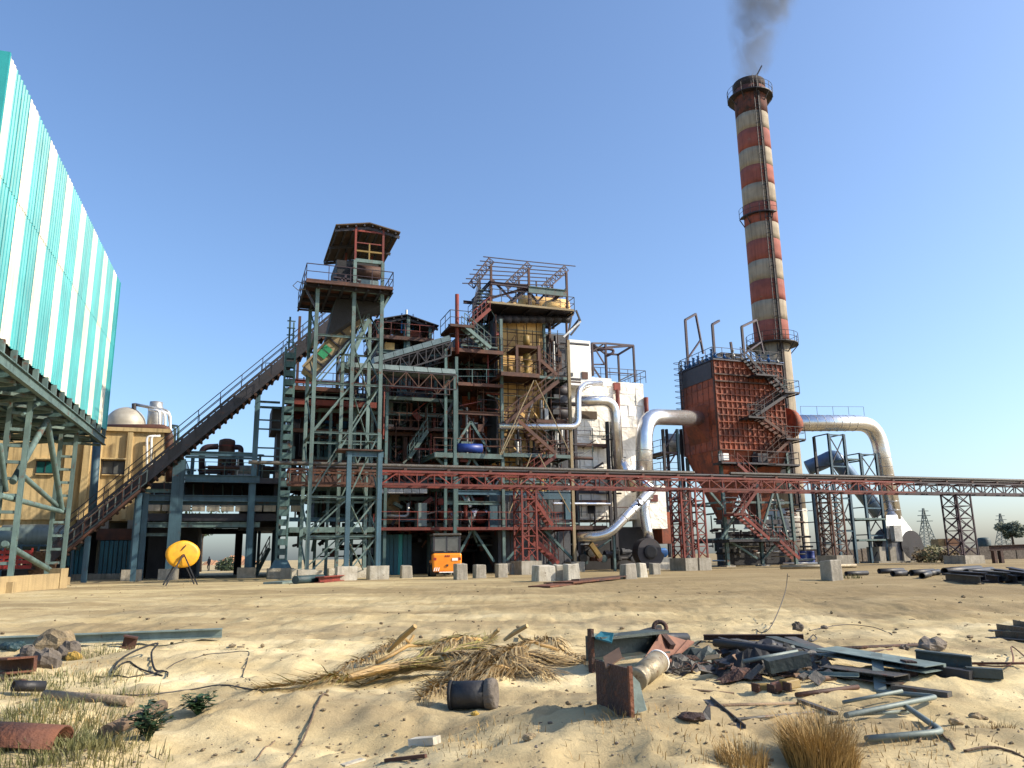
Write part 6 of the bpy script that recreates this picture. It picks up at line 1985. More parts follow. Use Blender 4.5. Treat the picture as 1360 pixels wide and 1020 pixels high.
for k in range(9):
    x0 = 1254 + k * 13 + rr.uniform(-3, 3); y0 = 769 + rr.uniform(-2, 2)
    lying('dark_beam', ['leftmost dark beam of the stack at the right edge', 'dark beam second in the right-hand stack', 'third dark beam of the right-hand stack', 'fourth dark beam of the right-hand stack', 'middle dark beam of the right-hand stack', 'sixth dark beam of the right-hand stack', 'seventh dark beam of the right-hand stack', 'eighth dark beam of the right-hand stack', 'dark beam of the stack cut by the right edge'][k], 'beam',
          GP(x0, y0), GP(x0 + 46, y0 + 7 + rr.uniform(-2, 2)), .24, .3, 'dark_steel' if k % 3 else 'scrap_grey', 'I', 'dark beams stacked at the right edge', dz=.1 * (k % 2))
for k in range(4):
    lying('rusty_plate', ['rusty plate lying furthest left by the rack foot', 'middle rusty plate on the ground by the rack foot', 'long rusty plate pointing at the silver elbow', 'narrow rusty strip in front of the other plates'][k], 'plate',
          GP(716 + k * 16, 780 - k * 1.5), GP(775 + k * 18, 774 - k * 1.6), 1.0 if k < 3 else .4, .06, 'dark_rust' if k % 2 else 'rust_plate', group='rusty plates by the rack foot', dz=.04 * k)
lying('green_sheet', 'pale green metal sheet on the ground before the tower', 'sheet', GP(362, 776), GP(395, 773), 1.0, .1, 'light_teal')
lying('tarp_roll', 'dark tarpaulin roll lying before the tower foot', 'tarpaulin', GP(392, 776), GP(428, 773), .6, .4, 'tarp', 'pipe')
lying('red_beam', 'short red beam dropped before the tower foot', 'beam', GP(424, 774), GP(452, 771), .5, .3, 'red_steel', 'I')
for k, (x0, y0, x1, y1) in enumerate(((1318, 838, 1380, 846), (1340, 832, 1390, 842), (1316, 846, 1390, 853))):
    lying('steel_flat', ['upper dark flat bar', 'short dark flat bar', 'lowest dark flat bar'][k] + ' at the right edge of the yard', 'bar', GP(x0, y0), GP(x1, y1), .22, .12, 'scrap_grey', 'L')

# person in the portal
pp = GP(277, 758.5)
def person_mesh(loc, h, facing):
    s_ = h / 1.75
    J = {'pelvis': (0, 0, .95), 'chest': (0, .0, 1.28), 'neck': (0, 0, 1.48), 'head': (0, .02, 1.58), 'crown': (0, .01, 1.72),
         'hl': (-.09, 0, .9), 'kl': (-.1, .03, .5), 'al': (-.1, 0, .08), 'tl': (-.1, .14, .03),
         'hr': (.09, 0, .9), 'kr': (.12, .1, .5), 'ar': (.12, -.05, .08), 'tr': (.12, .1, .03),
         'sl': (-.18, 0, 1.42), 'el': (-.24, -.02, 1.12), 'wl': (-.25, .08, .86), 'fl': (-.25, .1, .77),
         'sr': (.18, 0, 1.42), 'er': (.25, .0, 1.12), 'wr': (.24, .1, .87), 'fr': (.24, .12, .78)}
    R_ = {'pelvis': .14, 'chest': .15, 'neck': .06, 'head': .1, 'crown': .085, 'hl': .1, 'kl': .065, 'al': .05, 'tl': .04, 'hr': .1, 'kr': .065, 'ar': .05, 'tr': .04,
          'sl': .07, 'el': .05, 'wl': .035, 'fl': .03, 'sr': .07, 'er': .05, 'wr': .035, 'fr': .03}
    E = [('pelvis', 'chest'), ('chest', 'neck'), ('neck', 'head'), ('head', 'crown'), ('pelvis', 'hl'), ('hl', 'kl'), ('kl', 'al'), ('al', 'tl'), ('pelvis', 'hr'), ('hr', 'kr'), ('kr', 'ar'), ('ar', 'tr'),
         ('chest', 'sl'), ('sl', 'el'), ('el', 'wl'), ('wl', 'fl'), ('chest', 'sr'), ('sr', 'er'), ('er', 'wr'), ('wr', 'fr')]
    ks = list(J)
    me = bpy.data.meshes.new('person')
    me.from_pydata([tuple(x * s_ for x in J[k]) for k in ks], [(ks.index(a), ks.index(c)) for a, c in E], [])
    me.materials.append(MAT['dark_cloth'])
    o = bpy.data.objects.new('person', me)
    coll.objects.link(o)
    o.location = loc
    o.rotation_euler.z = facing
    md = o.modifiers.new('skin', 'SKIN')
    sv = me.skin_vertices[0].data if len(me.skin_vertices) else None
    if sv is None:
        bpy.context.view_layer.objects.active = o
        me.attributes  # noqa
    if sv:
        for i, k in enumerate(ks):
            sv[i].radius = (R_[k] * s_, R_[k] * s_); sv[i].use_root = (k == 'pelvis')
    sb_ = o.modifiers.new('sub', 'SUBSURF'); sb_.levels = 1; sb_.render_levels = 2
    return o
po = person_mesh(pp, 1.78, 2.6)
tag(po, 'person in dark clothes walking through the portal far behind', 'person')

# ------------------------------------------------------------------ vegetation
def leaf_cloud(b, c, r, n, size, rr, squash=1.0):
    for _ in range(n):
        while True:
            p = Vector((rr.uniform(-1, 1), rr.uniform(-1, 1), rr.uniform(-1, 1)))
            if .25 < p.length < 1: break
        p = Vector((p.x * r, p.y * r, p.z * r * squash)) + c
        d = Vector((rr.gauss(0, 1), rr.gauss(0, 1), rr.gauss(0, .7))).normalized()
        e = d.orthogonal().normalized()
        s_ = size * rr.uniform(.6, 1.3)
        b.poly([p - d * s_, p + e * s_ * .45, p + d * s_, p - e * s_ * .45])
def tree(base, h, cr, label, seed, n=700, leaf=.18, trunk=.16, lean=0, leafm='leaf_tree'):
    rr = random.Random(seed)
    t_ = thing('tree', label, 'tree', base)
    top = base + Vector((lean, 0, h * .62))
    MB().tube([base, base + Vector((lean * .3, 0, h * .3)), top], [trunk, trunk * .8, trunk * .45], 8).build('trunk', 'bark', t_, smooth=True)
    b, lb_ = MB(), MB()
    for k in range(9):
        a = rr.uniform(0, 6.28)
        e = top + Vector((math.cos(a) * cr * rr.uniform(.3, .9), math.sin(a) * cr * rr.uniform(.3, .9), rr.uniform(-.15, .38) * h))
        lb_.tube([top - ZA * h * .18 * rr.random(), top.lerp(e, .5) + ZA * .1, e], [trunk * .4, trunk * .28, trunk * .12], 5)
        leaf_cloud(b, e, cr * rr.uniform(.35, .55), n // 9, leaf, rr, .8)
    lb_.build('limbs', 'bark', t_, smooth=True)
    b.build('crown', leafm, t_)
    return t_
tree(GP(266, 759.5), 7.5, 2.6, 'thin leafy tree seen through the portal', 5, 500, .26, .14)
tree(PY(1346, 724, 150), 3.6, 2.3, 'bushy green tree beyond the yard wall at the right edge', 6, 1500, .35, .22, leafm='leaf_hazed')
def bush(p, r, label, seed, m='leaf_tree', n=260, leaf=.12):
    rr = random.Random(seed)
    t_ = thing('bush', label, 'bush', p)
    b = MB(); leaf_cloud(b, p + ZA * r * .55, r, n, leaf, rr, .7); b.build('foliage', m, t_)
    b = MB()
    for k in range(6):
        a = rr.uniform(0, 6.28); b.tube([p - ZA * .05, p + Vector((math.cos(a) * r * .5, math.sin(a) * r * .5, r * .7))], .02, 4)
    b.build('stems', 'bark', t_)
bush(GP(294, 757), .9, 'dark round bush left of two through the portal', 3, n=300, leaf=.2)
bush(GP(304, 758), 1.3, 'taller dark bush right of two through the portal', 4, n=400, leaf=.22)
for k, px in enumerate((1228, 1243, 1262)):
    bush(GP(px, 747), 1.0 + .3 * (k % 2), ['dry brushwood heap nearest the big fan', 'dry brushwood heap in the middle before the wall', 'dry brushwood heap nearest the purple rack leg'][k], 20 + k, 'grass_green' if k == 1 else 'frond_dark', 350, .2)

# ------------------------------------------------------------------ far right: wall, pylons, lorry
a, c = PY(1062, 724, 84), PY(1420, 722, 92)
b = MB(); d = (c - a); d.z = 0; nn = Vector((d.y, -d.x, 0)).normalized()
A0, C0 = Vector((a.x, a.y, 0)), Vector((c.x, c.y, 0))
n = 14
wl = thing('yard_wall', 'long low concrete boundary wall behind the yard at the right', 'wall', A0)
for k in range(n):
    p, q = A0.lerp(C0, k / n), A0.lerp(C0, (k + 1) / n - .004)
    h = 1.75 + .12 * math.sin(k * 2.1)
    MB().hexa([p - ZA * .3, q - ZA * .3, q - nn * .3 - ZA * .3, p - nn * .3 - ZA * .3, p + ZA * h, q + ZA * h, q - nn * .3 + ZA * h, p - nn * .3 + ZA * h]).build('wall_panel', 'rock', wl)
def pylon(px, pyt, y, wb, label, label_m='mesh_teal_grey'):
    tp = PY(px, pyt, y)
    t_ = thing('lattice_pylon', label, 'pylon', (tp.x, y, 0), 'power pylons on the horizon')
    H = tp.z
    def cn(i, z):
        k = z / H
        w_ = wb * (1 - k) ** 1.3 + .35
        su, sv = ((-1, -1), (1, -1), (1, 1), (-1, 1))[i]
        return Vector((tp.x + su * w_ / 2, y + sv * w_ / 2, z))
    n = 9
    zs = [H * (1 - (1 - k / n) ** 1.25) for k in range(n + 1)]
    for k in range(n):
        for i in range(4):
            j = (i + 1) % 4
            mem(t_, 'leg', cn(i, zs[k]), cn(i, zs[k + 1]), .2, label_m)
            mem(t_, 'lacing', cn(i, zs[k]), cn(j, zs[k + 1]), .12, label_m); mem(t_, 'lacing', cn(j, zs[k]), cn(i, zs[k + 1]), .12, label_m)
    for f, l in ((.72, 2.6), (.84, 2.1), (.94, 1.6)):
        mem(t_, 'cross_arm', Vector((tp.x - l, y, H * f)), Vector((tp.x + l, y, H * f)), .22, label_m)
pylon(1226, 675, 260, 5.5, 'lattice power pylon standing just right of the big fan')
pylon(1328, 682, 300, 5.5, 'lattice power pylon beside the tree at the right edge')
q = PY(1260, 722, 110); q.z = 0
ot = thing('far_lorry', 'small orange lorry body showing above the far wall', 'lorry', q)
MB().box(q + ZA * 2.2, (1.0, 0, 0), (0, 1.1, 0), ZA * .75).build('body', 'orange_far', ot); MB().box(q + ZA * 2.1 - Vector((1.5, 0, 0)), (.4, 0, 0), (0, 1, 0), ZA * .8).build('cab', 'frond_dark', ot)
for x in (-1.5, .6):
    MB().lathe(q + Vector((x, -1, .5)), [(.1, -.12), (.5, -.12), (.5, .12), (.1, .12)], 12, (0, 1, 0)).build('wheel', 'black_rubber', ot)
MB().box(q + ZA * 1.2, (2.0, 0, 0), (0, 1, 0), ZA * .25).build('chassis', 'dark_steel', ot)
q = PY(1307, 722, 100); q.z = 0
wt = thing('water_tank', 'dark blue plastic tank on a stand beyond the wall', 'tank', q)
MB().lathe(q, [(.75, 1.5), (.78, 1.6), (.78, 2.6), (.6, 2.85), (.2, 2.9)], 18).build('tank', 'tarp', wt, smooth=True)
for i in range(4):
    mem(wt, 'leg', q + Vector((.5 if i % 2 else -.5, .5 if i // 2 else -.5, 0)), q + Vector((.5 if i % 2 else -.5, .5 if i // 2 else -.5, 1.5)), .1, 'dark_steel')
bl = thing('low_beam_trestle', 'dark steel beam resting on a stub before the wall at far right', 'trestle', GP(1340, 748))
p = GP(1330, 748)
mem(bl, 'beam', p + Vector((-.8, 0, 1.2)), p + Vector((4.5, 1.0, 1.3)), .3, 'dark_rust', .45, 'I')
mem(bl, 'stub', p + Vector((-.5, 0, 0)), p + Vector((-.5, 0, 1.0)), .3, 'dark_rust', .3); mem(bl, 'stub', p + Vector((.1, .1, 0)), p + Vector((.1, .1, 1.0)), .3, 'dark_rust', .3)

# ------------------------------------------------------------------ foreground: palm fronds
def frond(base, tip, width, mats, label, seed, lift=.12, n=95, curl=.45, butt=.026):
    rr = random.Random(seed)
    base, tip = Vector(base), Vector(tip)
    t_ = thing('palm_frond', label, 'palm frond', base, 'dried palm fronds heaped on the sand')
    d = tip - base; Ln = d.length; d0 = d.normalized()
    side = Vector((-d0.y, d0.x, 0)).normalized()
    bend = rr.uniform(-.12, .12) * Ln
    def pt(f):
        p = base + d * f + side * bend * math.sin(math.pi * f)
        g = gzz(p.x, p.y)
        return Vector((p.x, p.y, g + .03 + .6 * lift * math.sin(math.pi * min(1, f * .95 + .08)) ** .8))
    N = 14
    pts = [pt(i / N) for i in range(N + 1)]
    MB().tube(pts, [butt * (1 - .85 * i / N) + .004 for i in range(N + 1)], 7).build('stem', 'frond_stem', t_, smooth=True)
    bs = [MB() for _ in mats]
    for i in range(n):
        f = .16 + .84 * i / n
        p = pt(f)
        t1 = (pt(min(1, f + .02)) - pt(max(0, f - .02))).normalized()
        for s_ in (-1, 1):
            l = 1.35 * width * (math.sin(math.pi * min(1, .15 + f * .8)) ** .6) * rr.uniform(.65, 1.15)
            a = rr.uniform(.1, .5)
            dr = (t1 * math.cos(a) + side * s_ * math.sin(a)).normalized()
            w_ = rr.uniform(.009, .017)
            segs = 4
            q, prev = Vector(p), None
            zup = rr.uniform(-.1, .5)
            tipz = max(0, rr.gauss(.02, .06))
            for k in range(segs + 1):
                ff = k / segs
                c = p + dr * l * ff + side * rr.uniform(-.012, .012)
                g = gzz(c.x, c.y) + .006 + rr.random() * .02
                c.z = p.z + (g + tipz - p.z) * ff ** 1.25 + zup * l * ff * (1 - ff)
                if c.z < g: c.z = g
                ww = w_ * (1 - ff * .85)
                nrm_ = dr.cross(ZA).normalized()
                cur = (c - nrm_ * ww + ZA * ww * .5, c + nrm_ * ww)
                if prev: bs[rr.randrange(len(bs)) if False else (i * 7 + s_) % len(bs)].poly([prev[0], prev[1], cur[1], cur[0]])
                prev = cur
    for b, m in zip(bs, mats):
        if b.v: b.build('leaflets', m, t_, kind='stuff')
    return t_
FR = [((462, 907), (640, 862), .55, ['frond_green', 'frond_tan', 'frond_dark'], 'palm frond with a broad orange stalk lying at the left of the heap', .10),
      ((549, 850), (430, 905), .5, ['frond_dark', 'frond_tan'], 'frond with its orange butt raised at the back of the heap', .16),
      ((480, 897), (345, 922), .42, ['frond_tan', 'frond_tan', 'frond_green'], 'pale frond whose straw tips fan out furthest left', .05),
      ((742, 872), (570, 915), .62, ['frond_dark', 'frond_tan', 'frond_dark'], 'dark brown frond arched across the middle of the heap', .26),
      ((690, 852), (806, 893), .48, ['frond_tan', 'frond_dark'], 'straw frond pointing right towards the scrap', .10),
      ((560, 872), (730, 905), .6, ['frond_dark', 'frond_dark', 'frond_tan'], 'thick dark frond at the core of the heap', .22),
      ((735, 880), (560, 936), .52, ['frond_tan', 'frond_dark', 'frond_tan'], 'tan frond spreading forward over the black bucket', .14),
      ((500, 885), (655, 846), .5, ['frond_dark', 'frond_green'], 'greenish frond lying along the back of the heap', .12),
      ((640, 858), (520, 893), .5, ['frond_tan', 'frond_dark'], 'straw frond crossing the heap from the back', .2),
      ((700, 866), (640, 905), .5, ['frond_dark', 'frond_tan', 'frond_tan'], 'short bushy frond at the top of the heap', .28),
      ((590, 900), (770, 882), .5, ['frond_dark', 'frond_tan'], 'long flat frond under the dark ones', .08),
      ((620, 890), (480, 912), .55, ['frond_tan', 'frond_green'], 'yellowing frond lying left along the front', .1),
      ((715, 890), (618, 928), .45, ['frond_tan', 'frond_tan'], 'small curled straw frond at the front of the heap', .12)]
for k, (a, c, w_, ms, lb_, lf) in enumerate(FR):
    frond(GP(*a), GP(*c), w_, ms, lb_, 60 + k, lf)
def stub(a, c, za, zc, w_, label):
    p, q = GP(*a, za), GP(*c, zc)
    b = MB(); b.tube([p, p.lerp(q, .5) + ZA * .015, q], [w_ * .6, w_, w_ * .8], 6)
    tag(b.build('palm_stalk', 'frond_stem' if 'orange' in label else 'frond_tan'), label, 'palm stalk', 'cut palm stalks in the frond heap')
stub((460, 908), (528, 893), .04, .1, .07, 'flat orange palm stalk with a square cut end')
stub((515, 878), (551, 872), .12, .42, .045, 'orange stalk sticking up at the back of the fronds')
stub((670, 868), (701, 869), .2, .46, .038, 'pale straw stalk curling up at the right of the fronds')
stub((652, 866), (663, 866), .18, .36, .03, 'short straw stalk standing next to the curling one')

# black pipe piece with grey crumpled end
bp_ = thing('black_bucket', 'black cylinder with a dusty grey end lying before the palm fronds', 'bucket', GP(632, 942))
p0, p1 = GP(598, 942, .135), GP(652, 941, .135)
ax = (p1 - p0).normalized()
MB().lathe(p0, [(.135, 0), (.135, (p1 - p0).length)], 22, ax).build('body', 'black_pipe', bp_, smooth=True)
MB().lathe(p1, [(.15, -.05), (.158, .02), (.14, .06), (.08, .03), (.01, .035)], 18, ax).build('end_cap', 'rock', bp_, smooth=True)
MB().lathe(p0, [(.142, -.004), (.142, .03)], 22, ax).build('rim', 'black_rubber', bp_, smooth=True)
# rocks
def rock(p, r, label, seed, m='rock', name='rock', sq=.7, cat='rock', grp=None):
    rr = random.Random(seed)
    b = MB()
    n, mm = 9, 12
    ph = [(rr.uniform(0, 6.28), rr.uniform(0, 6.28), rr.uniform(1, 4), rr.uniform(1, 4)) for _ in range(4)]
    for i in range(n + 1):
        th = math.pi * i / n
        for k in range(mm):
            a = 2 * math.pi * k / mm
            d = Vector((math.sin(th) * math.cos(a), math.sin(th) * math.sin(a), math.cos(th)))
            rad_ = r * (1 + sum(.11 * math.sin(q[2] * d.x * 2.2 + q[0]) * math.cos(q[3] * d.y * 2.2 + d.z * 2 + q[1]) for q in ph) + rr.uniform(-.06, .06))
            b.v.append(p + Vector((d.x * rad_ * 1.2, d.y * rad_, d.z * rad_ * sq + r * sq * .55)))
    for i in range(n):
        for k in range(mm):
            k2 = (k + 1) % mm
            b.f.append((i * mm + k, (i + 1) * mm + k, (i + 1) * mm + k2, i * mm + k2))
    o = b.build(name, m)
    if label: tag(o, label, cat, grp)
    return o
rock(GP(1060, 840), .09, 'small dark upright stone behind the scrap pile', 1, sq=1.1)
rock(GP(1238, 862), .17, 'dark stone in the sand right of the scrap pile', 2)
rock(GP(1202, 866), .06, 'fist-sized dark stone left of the bigger stone', 3)
rock(GP(1095, 836), .06, 'little stone beside the upright stone', 4)
rock(GP(631, 950), .035, 'tan pebble under the black cylinder', 5, 'foam_yellow')
rock(GP(703, 983), .045, 'clod of earth with roots below the fronds', 6, 'clod', 'clod')
rock(GP(1270, 962), .05, 'dark clod right of the bent pipe frames', 7, 'clod', 'clod')
rock(GP(1297, 960), .05, 'dark clod furthest right of the bent pipe frames', 8, 'clod', 'clod')
# left rubble bundle
rock(GP(72, 872), .27, 'big purplish crumpled bundle of rubble at the left', 9, 'clod', 'rubble', 1.0, 'rubble')
rock(GP(62, 886), .17, 'pale ragged lump below the rubble bundle', 10, 'rock', 'rubble', .9, 'rubble')
rock(GP(42, 864), .16, 'dark stone behind the rubble bundle at left', 11, 'rock', 'rubble', .9, 'rubble')
rock(GP(90, 877), .15, 'grey lump leaning on the rubble bundle', 12, 'rock', 'rubble', 1.1, 'rubble')
rock(GP(98, 873), .1, 'yellow foam lump beside the rubble bundle', 13, 'foam_yellow', 'foam_lump', .9, 'foam')
for k, (px, py) in enumerate(((8, 868), (24, 866), (30, 872), (16, 873))):
    rock(GP(px, py), .09, ['dark teal scrap lump at the left edge', 'dark teal lump next to the rubble', 'small teal lump below the beam', 'small teal lump nearest the left edge'][k], 30 + k, 'tarp', 'scrap_lump', .8, 'scrap')
lying('teal_beam', 'long teal steel beam lying across the sand at the left', 'beam', GP(-40, 862), GP(294, 854), .2, .16, 'light_teal', 'I', dz=.06)
lying('rusty_bracket', 'short rusty block under the long teal beam', 'bracket', GP(160, 860), GP(178, 860), .2, .22, 'brown_steel', 'C')
lying('white_log', 'pale peeled log lying in the grass at the left', 'log', GP(60, 928), GP(172, 941), .11, .10, 'bleached_wood', 'pipe')
lying('black_offcut', 'black pipe offcut on top of the pale log', 'pipe', GP(15, 925, .05), GP(56, 925, .05), .12, .12, 'black_pipe', 'hollow')
lying('grey_log', 'weathered grey-brown log half hidden by a green plant', 'log', GP(140, 985), GP(214, 955), .13, .12, 'timber', 'pipe')
lying('rusty_channel', 'rusty steel channel with ribs at the left edge', 'channel', GP(-20, 893), GP(28, 897), .35, .2, 'rust_plate', 'C', dz=.03)
lying('rusty_flat', 'rusty flat bar leaning beside the ribbed channel', 'bar', GP(-20, 905), GP(32, 908), .06, .05, 'brown_steel')
b = MB()
A_, B_ = GP(-40, 1008), GP(66, 1002)
dn = (B_ - A_).normalized(); sd2 = Vector((-dn.y, dn.x, 0))
n = 12
for th, off in ((0, 0), (.018, 1)):
    for p in (A_, B_):
        for k in range(n + 1):
            a = math.pi * (.08 + .84 * k / n)
            r = .22 - th
            b.v.append(p + sd2 * (.22 - math.cos(a) * r) + ZA * (.02 + math.sin(a) * r * .8))
m_ = n + 1
for k in range(n):
    b.f.append((k, k + 1, m_ + k + 1, m_ + k)); b.f.append((2 * m_ + k, 3 * m_ + k, 3 * m_ + k + 1, 2 * m_ + k + 1))
    b.f.append((k, 2 * m_ + k, 2 * m_ + k + 1, k + 1)); b.f.append((m_ + k, m_ + k + 1, 3 * m_ + k + 1, 3 * m_ + k))
tag(b.build('rusty_trough', 'rust_plate', smooth=True), 'upturned rusty half-round trough at the bottom left corner', 'trough')

def cable(pts, r, label, m='wire', cat='wire', name='wire'):
    P = []
    for q in pts:
        P.append(GP(q[0], q[1], q[2] if len(q) > 2 else r * 1.1))
    out = []
    for i in range(len(P) - 1):
        p0_ = P[max(0, i - 1)]; p1_, p2_ = P[i], P[i + 1]; p3_ = P[min(len(P) - 1, i + 2)]
        for k in range(6):
            t_ = k / 6
            c = .5 * ((2 * p1_) + (p2_ - p0_) * t_ + (2 * p0_ - 5 * p1_ + 4 * p2_ - p3_) * t_ * t_ + (3 * p1_ - p0_ - 3 * p2_ + p3_) * t_ ** 3)
            c.z = max(c.z, gzz(c.x, c.y) + r * .8)
            out.append(c)
    out.append(P[-1])
    return tag(MB().tube(out, r, 6).build(name, m, smooth=True), label, cat)
cable([(148, 897), (158, 884, .04), (180, 876, .1), (208, 868, .2), (200, 882, .1), (205, 893, .03), (217, 899)], .014, 'thick black cable loop on the sand at the left', 'black_rubber', 'cable', 'cable')
cable([(150, 897), (165, 885), (190, 893), (215, 900)], .012, 'lower black cable beside the loop', 'black_rubber', 'cable', 'cable')
cable([(128, 902), (170, 905), (218, 896), (222, 903)], .009, 'thin dark cable below the black loop', 'black_rubber', 'cable', 'cable')
cable([(222, 882), (262, 874), (325, 871), (328, 882), (322, 900), (332, 905)], .007, 'thin bent wire right of the black cable')
cable([(100, 925), (180, 925), (250, 917), (296, 911), (350, 920)], .008, 'long thin wire across the sand before the small plant')
cable([(436, 925), (425, 955), (400, 990), (375, 1024)], .010, 'dry twig bending down the sand from the fronds', 'timber', 'twig', 'twig')
cable([(365, 985), (340, 1010)], .006, 'short straight twig in the lower left sand', 'timber', 'twig', 'twig')
cable([(1000, 842), (1022, 838, .1), (1045, 820, .55), (1051, 818, 1.0)], .009, 'thin wire springing up behind the scrap pile')
cable([(1075, 838), (1120, 833, .08), (1160, 838, .05), (1185, 846)], .008, 'bowed rusty wire right of the upright stone')
cable([(1300, 885), (1344, 886), (1345, 868, .1), (1370, 880)], .010, 'rusty wire hook at the right edge', 'rust_plate')
cable([(1220, 985), (1240, 975), (1260, 1000), (1270, 1010)], .008, 'dark root below the bent frames', 'timber', 'twig', 'twig')
cable([(1280, 992), (1320, 1000), (1365, 1010)], .009, 'brown twig at the lower right corner', 'timber', 'twig', 'twig')
cable([(1075, 850), (1080, 846, .05), (1085, 852, .05), (1078, 856), (1075, 850)], .010, 'small rusted hoop behind the scrap')
lying('white_brick', 'pale broken brick in the sand below the fronds', 'brick', GP(548, 994), GP(581, 992), .1, .055, 'white_paint_concrete')
lying('brown_stick', 'short reddish stick near the pale brick', 'stick', GP(512, 1013), GP(566, 1007), .03, .025, 'brown_steel')
lying('white_strip', 'pale paper strip at the bottom of the sand', 'strip', GP(455, 1018), GP(482, 1009), .06, .012, 'white_paint_concrete')

# ------------------------------------------------------------------ foreground: scrap pile
def quad_plate(pts, th, m, label, name='scrap_plate', cat='plate', group='scrap plates in the pile'):
    P = [Vector(p) for p in pts]
    n_ = (P[1] - P[0]).cross(P[2] - P[0]).normalized()
    b = MB().hexa(P + [p + n_ * th for p in P])
    return tag(b.build(name, m), label, cat, group)
# upright rusty plate with its angle and teal sheet
rp2 = thing('upright_rusty_plate', 'dark rusty plate standing upright at the front of the scrap', 'plate', GP(815, 950))
a, c = GP(793, 945), GP(837, 951)
hp = .36
MB().hexa([a - ZA * .05, c - ZA * .05, c + Vector((.01, .02, -.05)), a + Vector((.01, .02, -.05)), a + ZA * hp, c + ZA * (hp - .02), c + Vector((.01, .02, hp - .02)), a + Vector((.01, .02, hp))]).build('plate', 'dark_rust', rp2)
mem(rp2, 'edge_angle', c + Vector((.012, -.012, -.04)), c + Vector((.012, -.012, hp)), .03, 'rust_plate', .03)
MB().hexa([c + Vector((.03, .06, 0)), c + Vector((.14, .10, .02)), c + Vector((.15, .14, .02)), c + Vector((.03, .1, 0)), c + Vector((.0, .06, .33)), c + Vector((.10, .10, .22)), c + Vector((.10, .14, .22)), c + Vector((.0, .1, .33))]).build('teal_sheet', 'light_teal', rp2)
MB().box(a.lerp(c, .65) + Vector((0, .2, .38)), (.07, .02, .035), (0, .09, .03), (0, 0, .006)).build('torn_flap', 'crate_tan', rp2)
fl_ = thing('flanged_coupling', 'cream flanged pipe coupling lying beside the upright plate', 'pipe fitting', GP(862, 908))
p0, p1 = GP(845, 908, .13), GP(876, 906, .13); ax = (p1 - p0).normalized()
MB().lathe(p0, [(.09, 0), (.125, .0), (.125, .06), (.108, .07), (.108, .2), (.13, .21), (.13, (p1 - p0).length), (.1, (p1 - p0).length), (.1, .1)], 24, ax).build('body', 'cream_metal', fl_, smooth=True)
MB().lathe(p1, [(.138, -.03), (.138, .0), (.105, .004)], 24, ax).build('flange', 'white_sheet', fl_, smooth=True)
# long teal beam section at left
lying('end_plate_beam', 'dark teal channel with a brown end plate at the left of the scrap', 'beam', GP(790, 898, .12), GP(880, 886, .16), .3, .3, 'scrap_teal', 'C')
quad_plate([GP(786, 900, -.02), GP(791, 902, -.02), GP(791, 902, .52), GP(786, 900, .52)], .04, 'dark_rust', 'brown end plate of the teal channel standing upright', 'end_plate')
lying('teal_angle', 'flat teal angle bar on top of the channel', 'bar', GP(792, 894, .42), GP(864, 886, .38), .1, .04, 'light_teal', 'L')
quad_plate([GP(792, 896, .42), GP(800, 893, .46), GP(817, 890, .44), GP(814, 892, .36)], .02, 'sheet_blue', 'blue-green gusset sheet on the teal channel', 'gusset_sheet')
quad_plate([GP(851, 892, .08), GP(884, 893, .08), GP(918, 884, .30), GP(879, 882, .40)], .02, 'pink_oxide', 'tilted pinkish oxide-painted plate in the scrap pile')
quad_plate([GP(884, 893, .10), GP(904, 891, .14), GP(924, 884, .30), GP(916, 884, .32)], .02, 'pink_oxide', 'narrow pinkish strip beside the tilted plate')
lying('black_tube', 'open black tube on top of the scrap pile', 'pipe', GP(868, 885, .28), GP(913, 880, .26), .14, .14, 'black_pipe', 'hollow')
lying('long_black_bar', 'slim black bar sloping down the back of the scrap pile', 'bar', GP(808, 880, .22), GP(880, 876, .40), .07, .08, 'black_pipe')
ring = GP(879, 880, .46)
b = MB().tube([ring + Vector((math.cos(t_) * .085, .03 * math.sin(t_), math.sin(t_) * .075)) for t_ in [2 * math.pi * i / 16 for i in range(16)]], .03, 8, closed=True)
tag(b.build('lifting_eye', 'dark_rust', smooth=True), 'rusty lifting eye on top of the scrap pile', 'ring')
lying('eye_shank', 'dark shank below the rusty lifting eye', 'bar', GP(874, 880, .38), GP(892, 884, .2), .09, .09, 'dark_rust')
rr = random.Random(77)
bits = []
for k in range(120):
    fx = rr.random()
    px = 872 + fx * 225
    dep = rr.random()
    py = 897 - dep * 30 + (px - 880) * .06
    hump = math.sin(math.pi * min(1, max(0, (px - 860) / 240.))) ** .7
    bits.append((px, py, .015 + hump * (.03 + .22 * rr.random()) * (.35 + .65 * dep)))
bits.sort()
WORD = {'scrap_grey': 'grey', 'scrap_teal': 'dull green', 'crate_tan': 'tan', 'dark_rust': 'rust-brown', 'black_pipe': 'black', 'beige_board': 'beige', 'timber': 'wooden', 'mesh_teal_grey': 'pale grey'}
SHP = ['flat offcut', 'tilted plate piece', 'folded strip', 'ragged sheet scrap', 'short angle piece']
cnt = {}
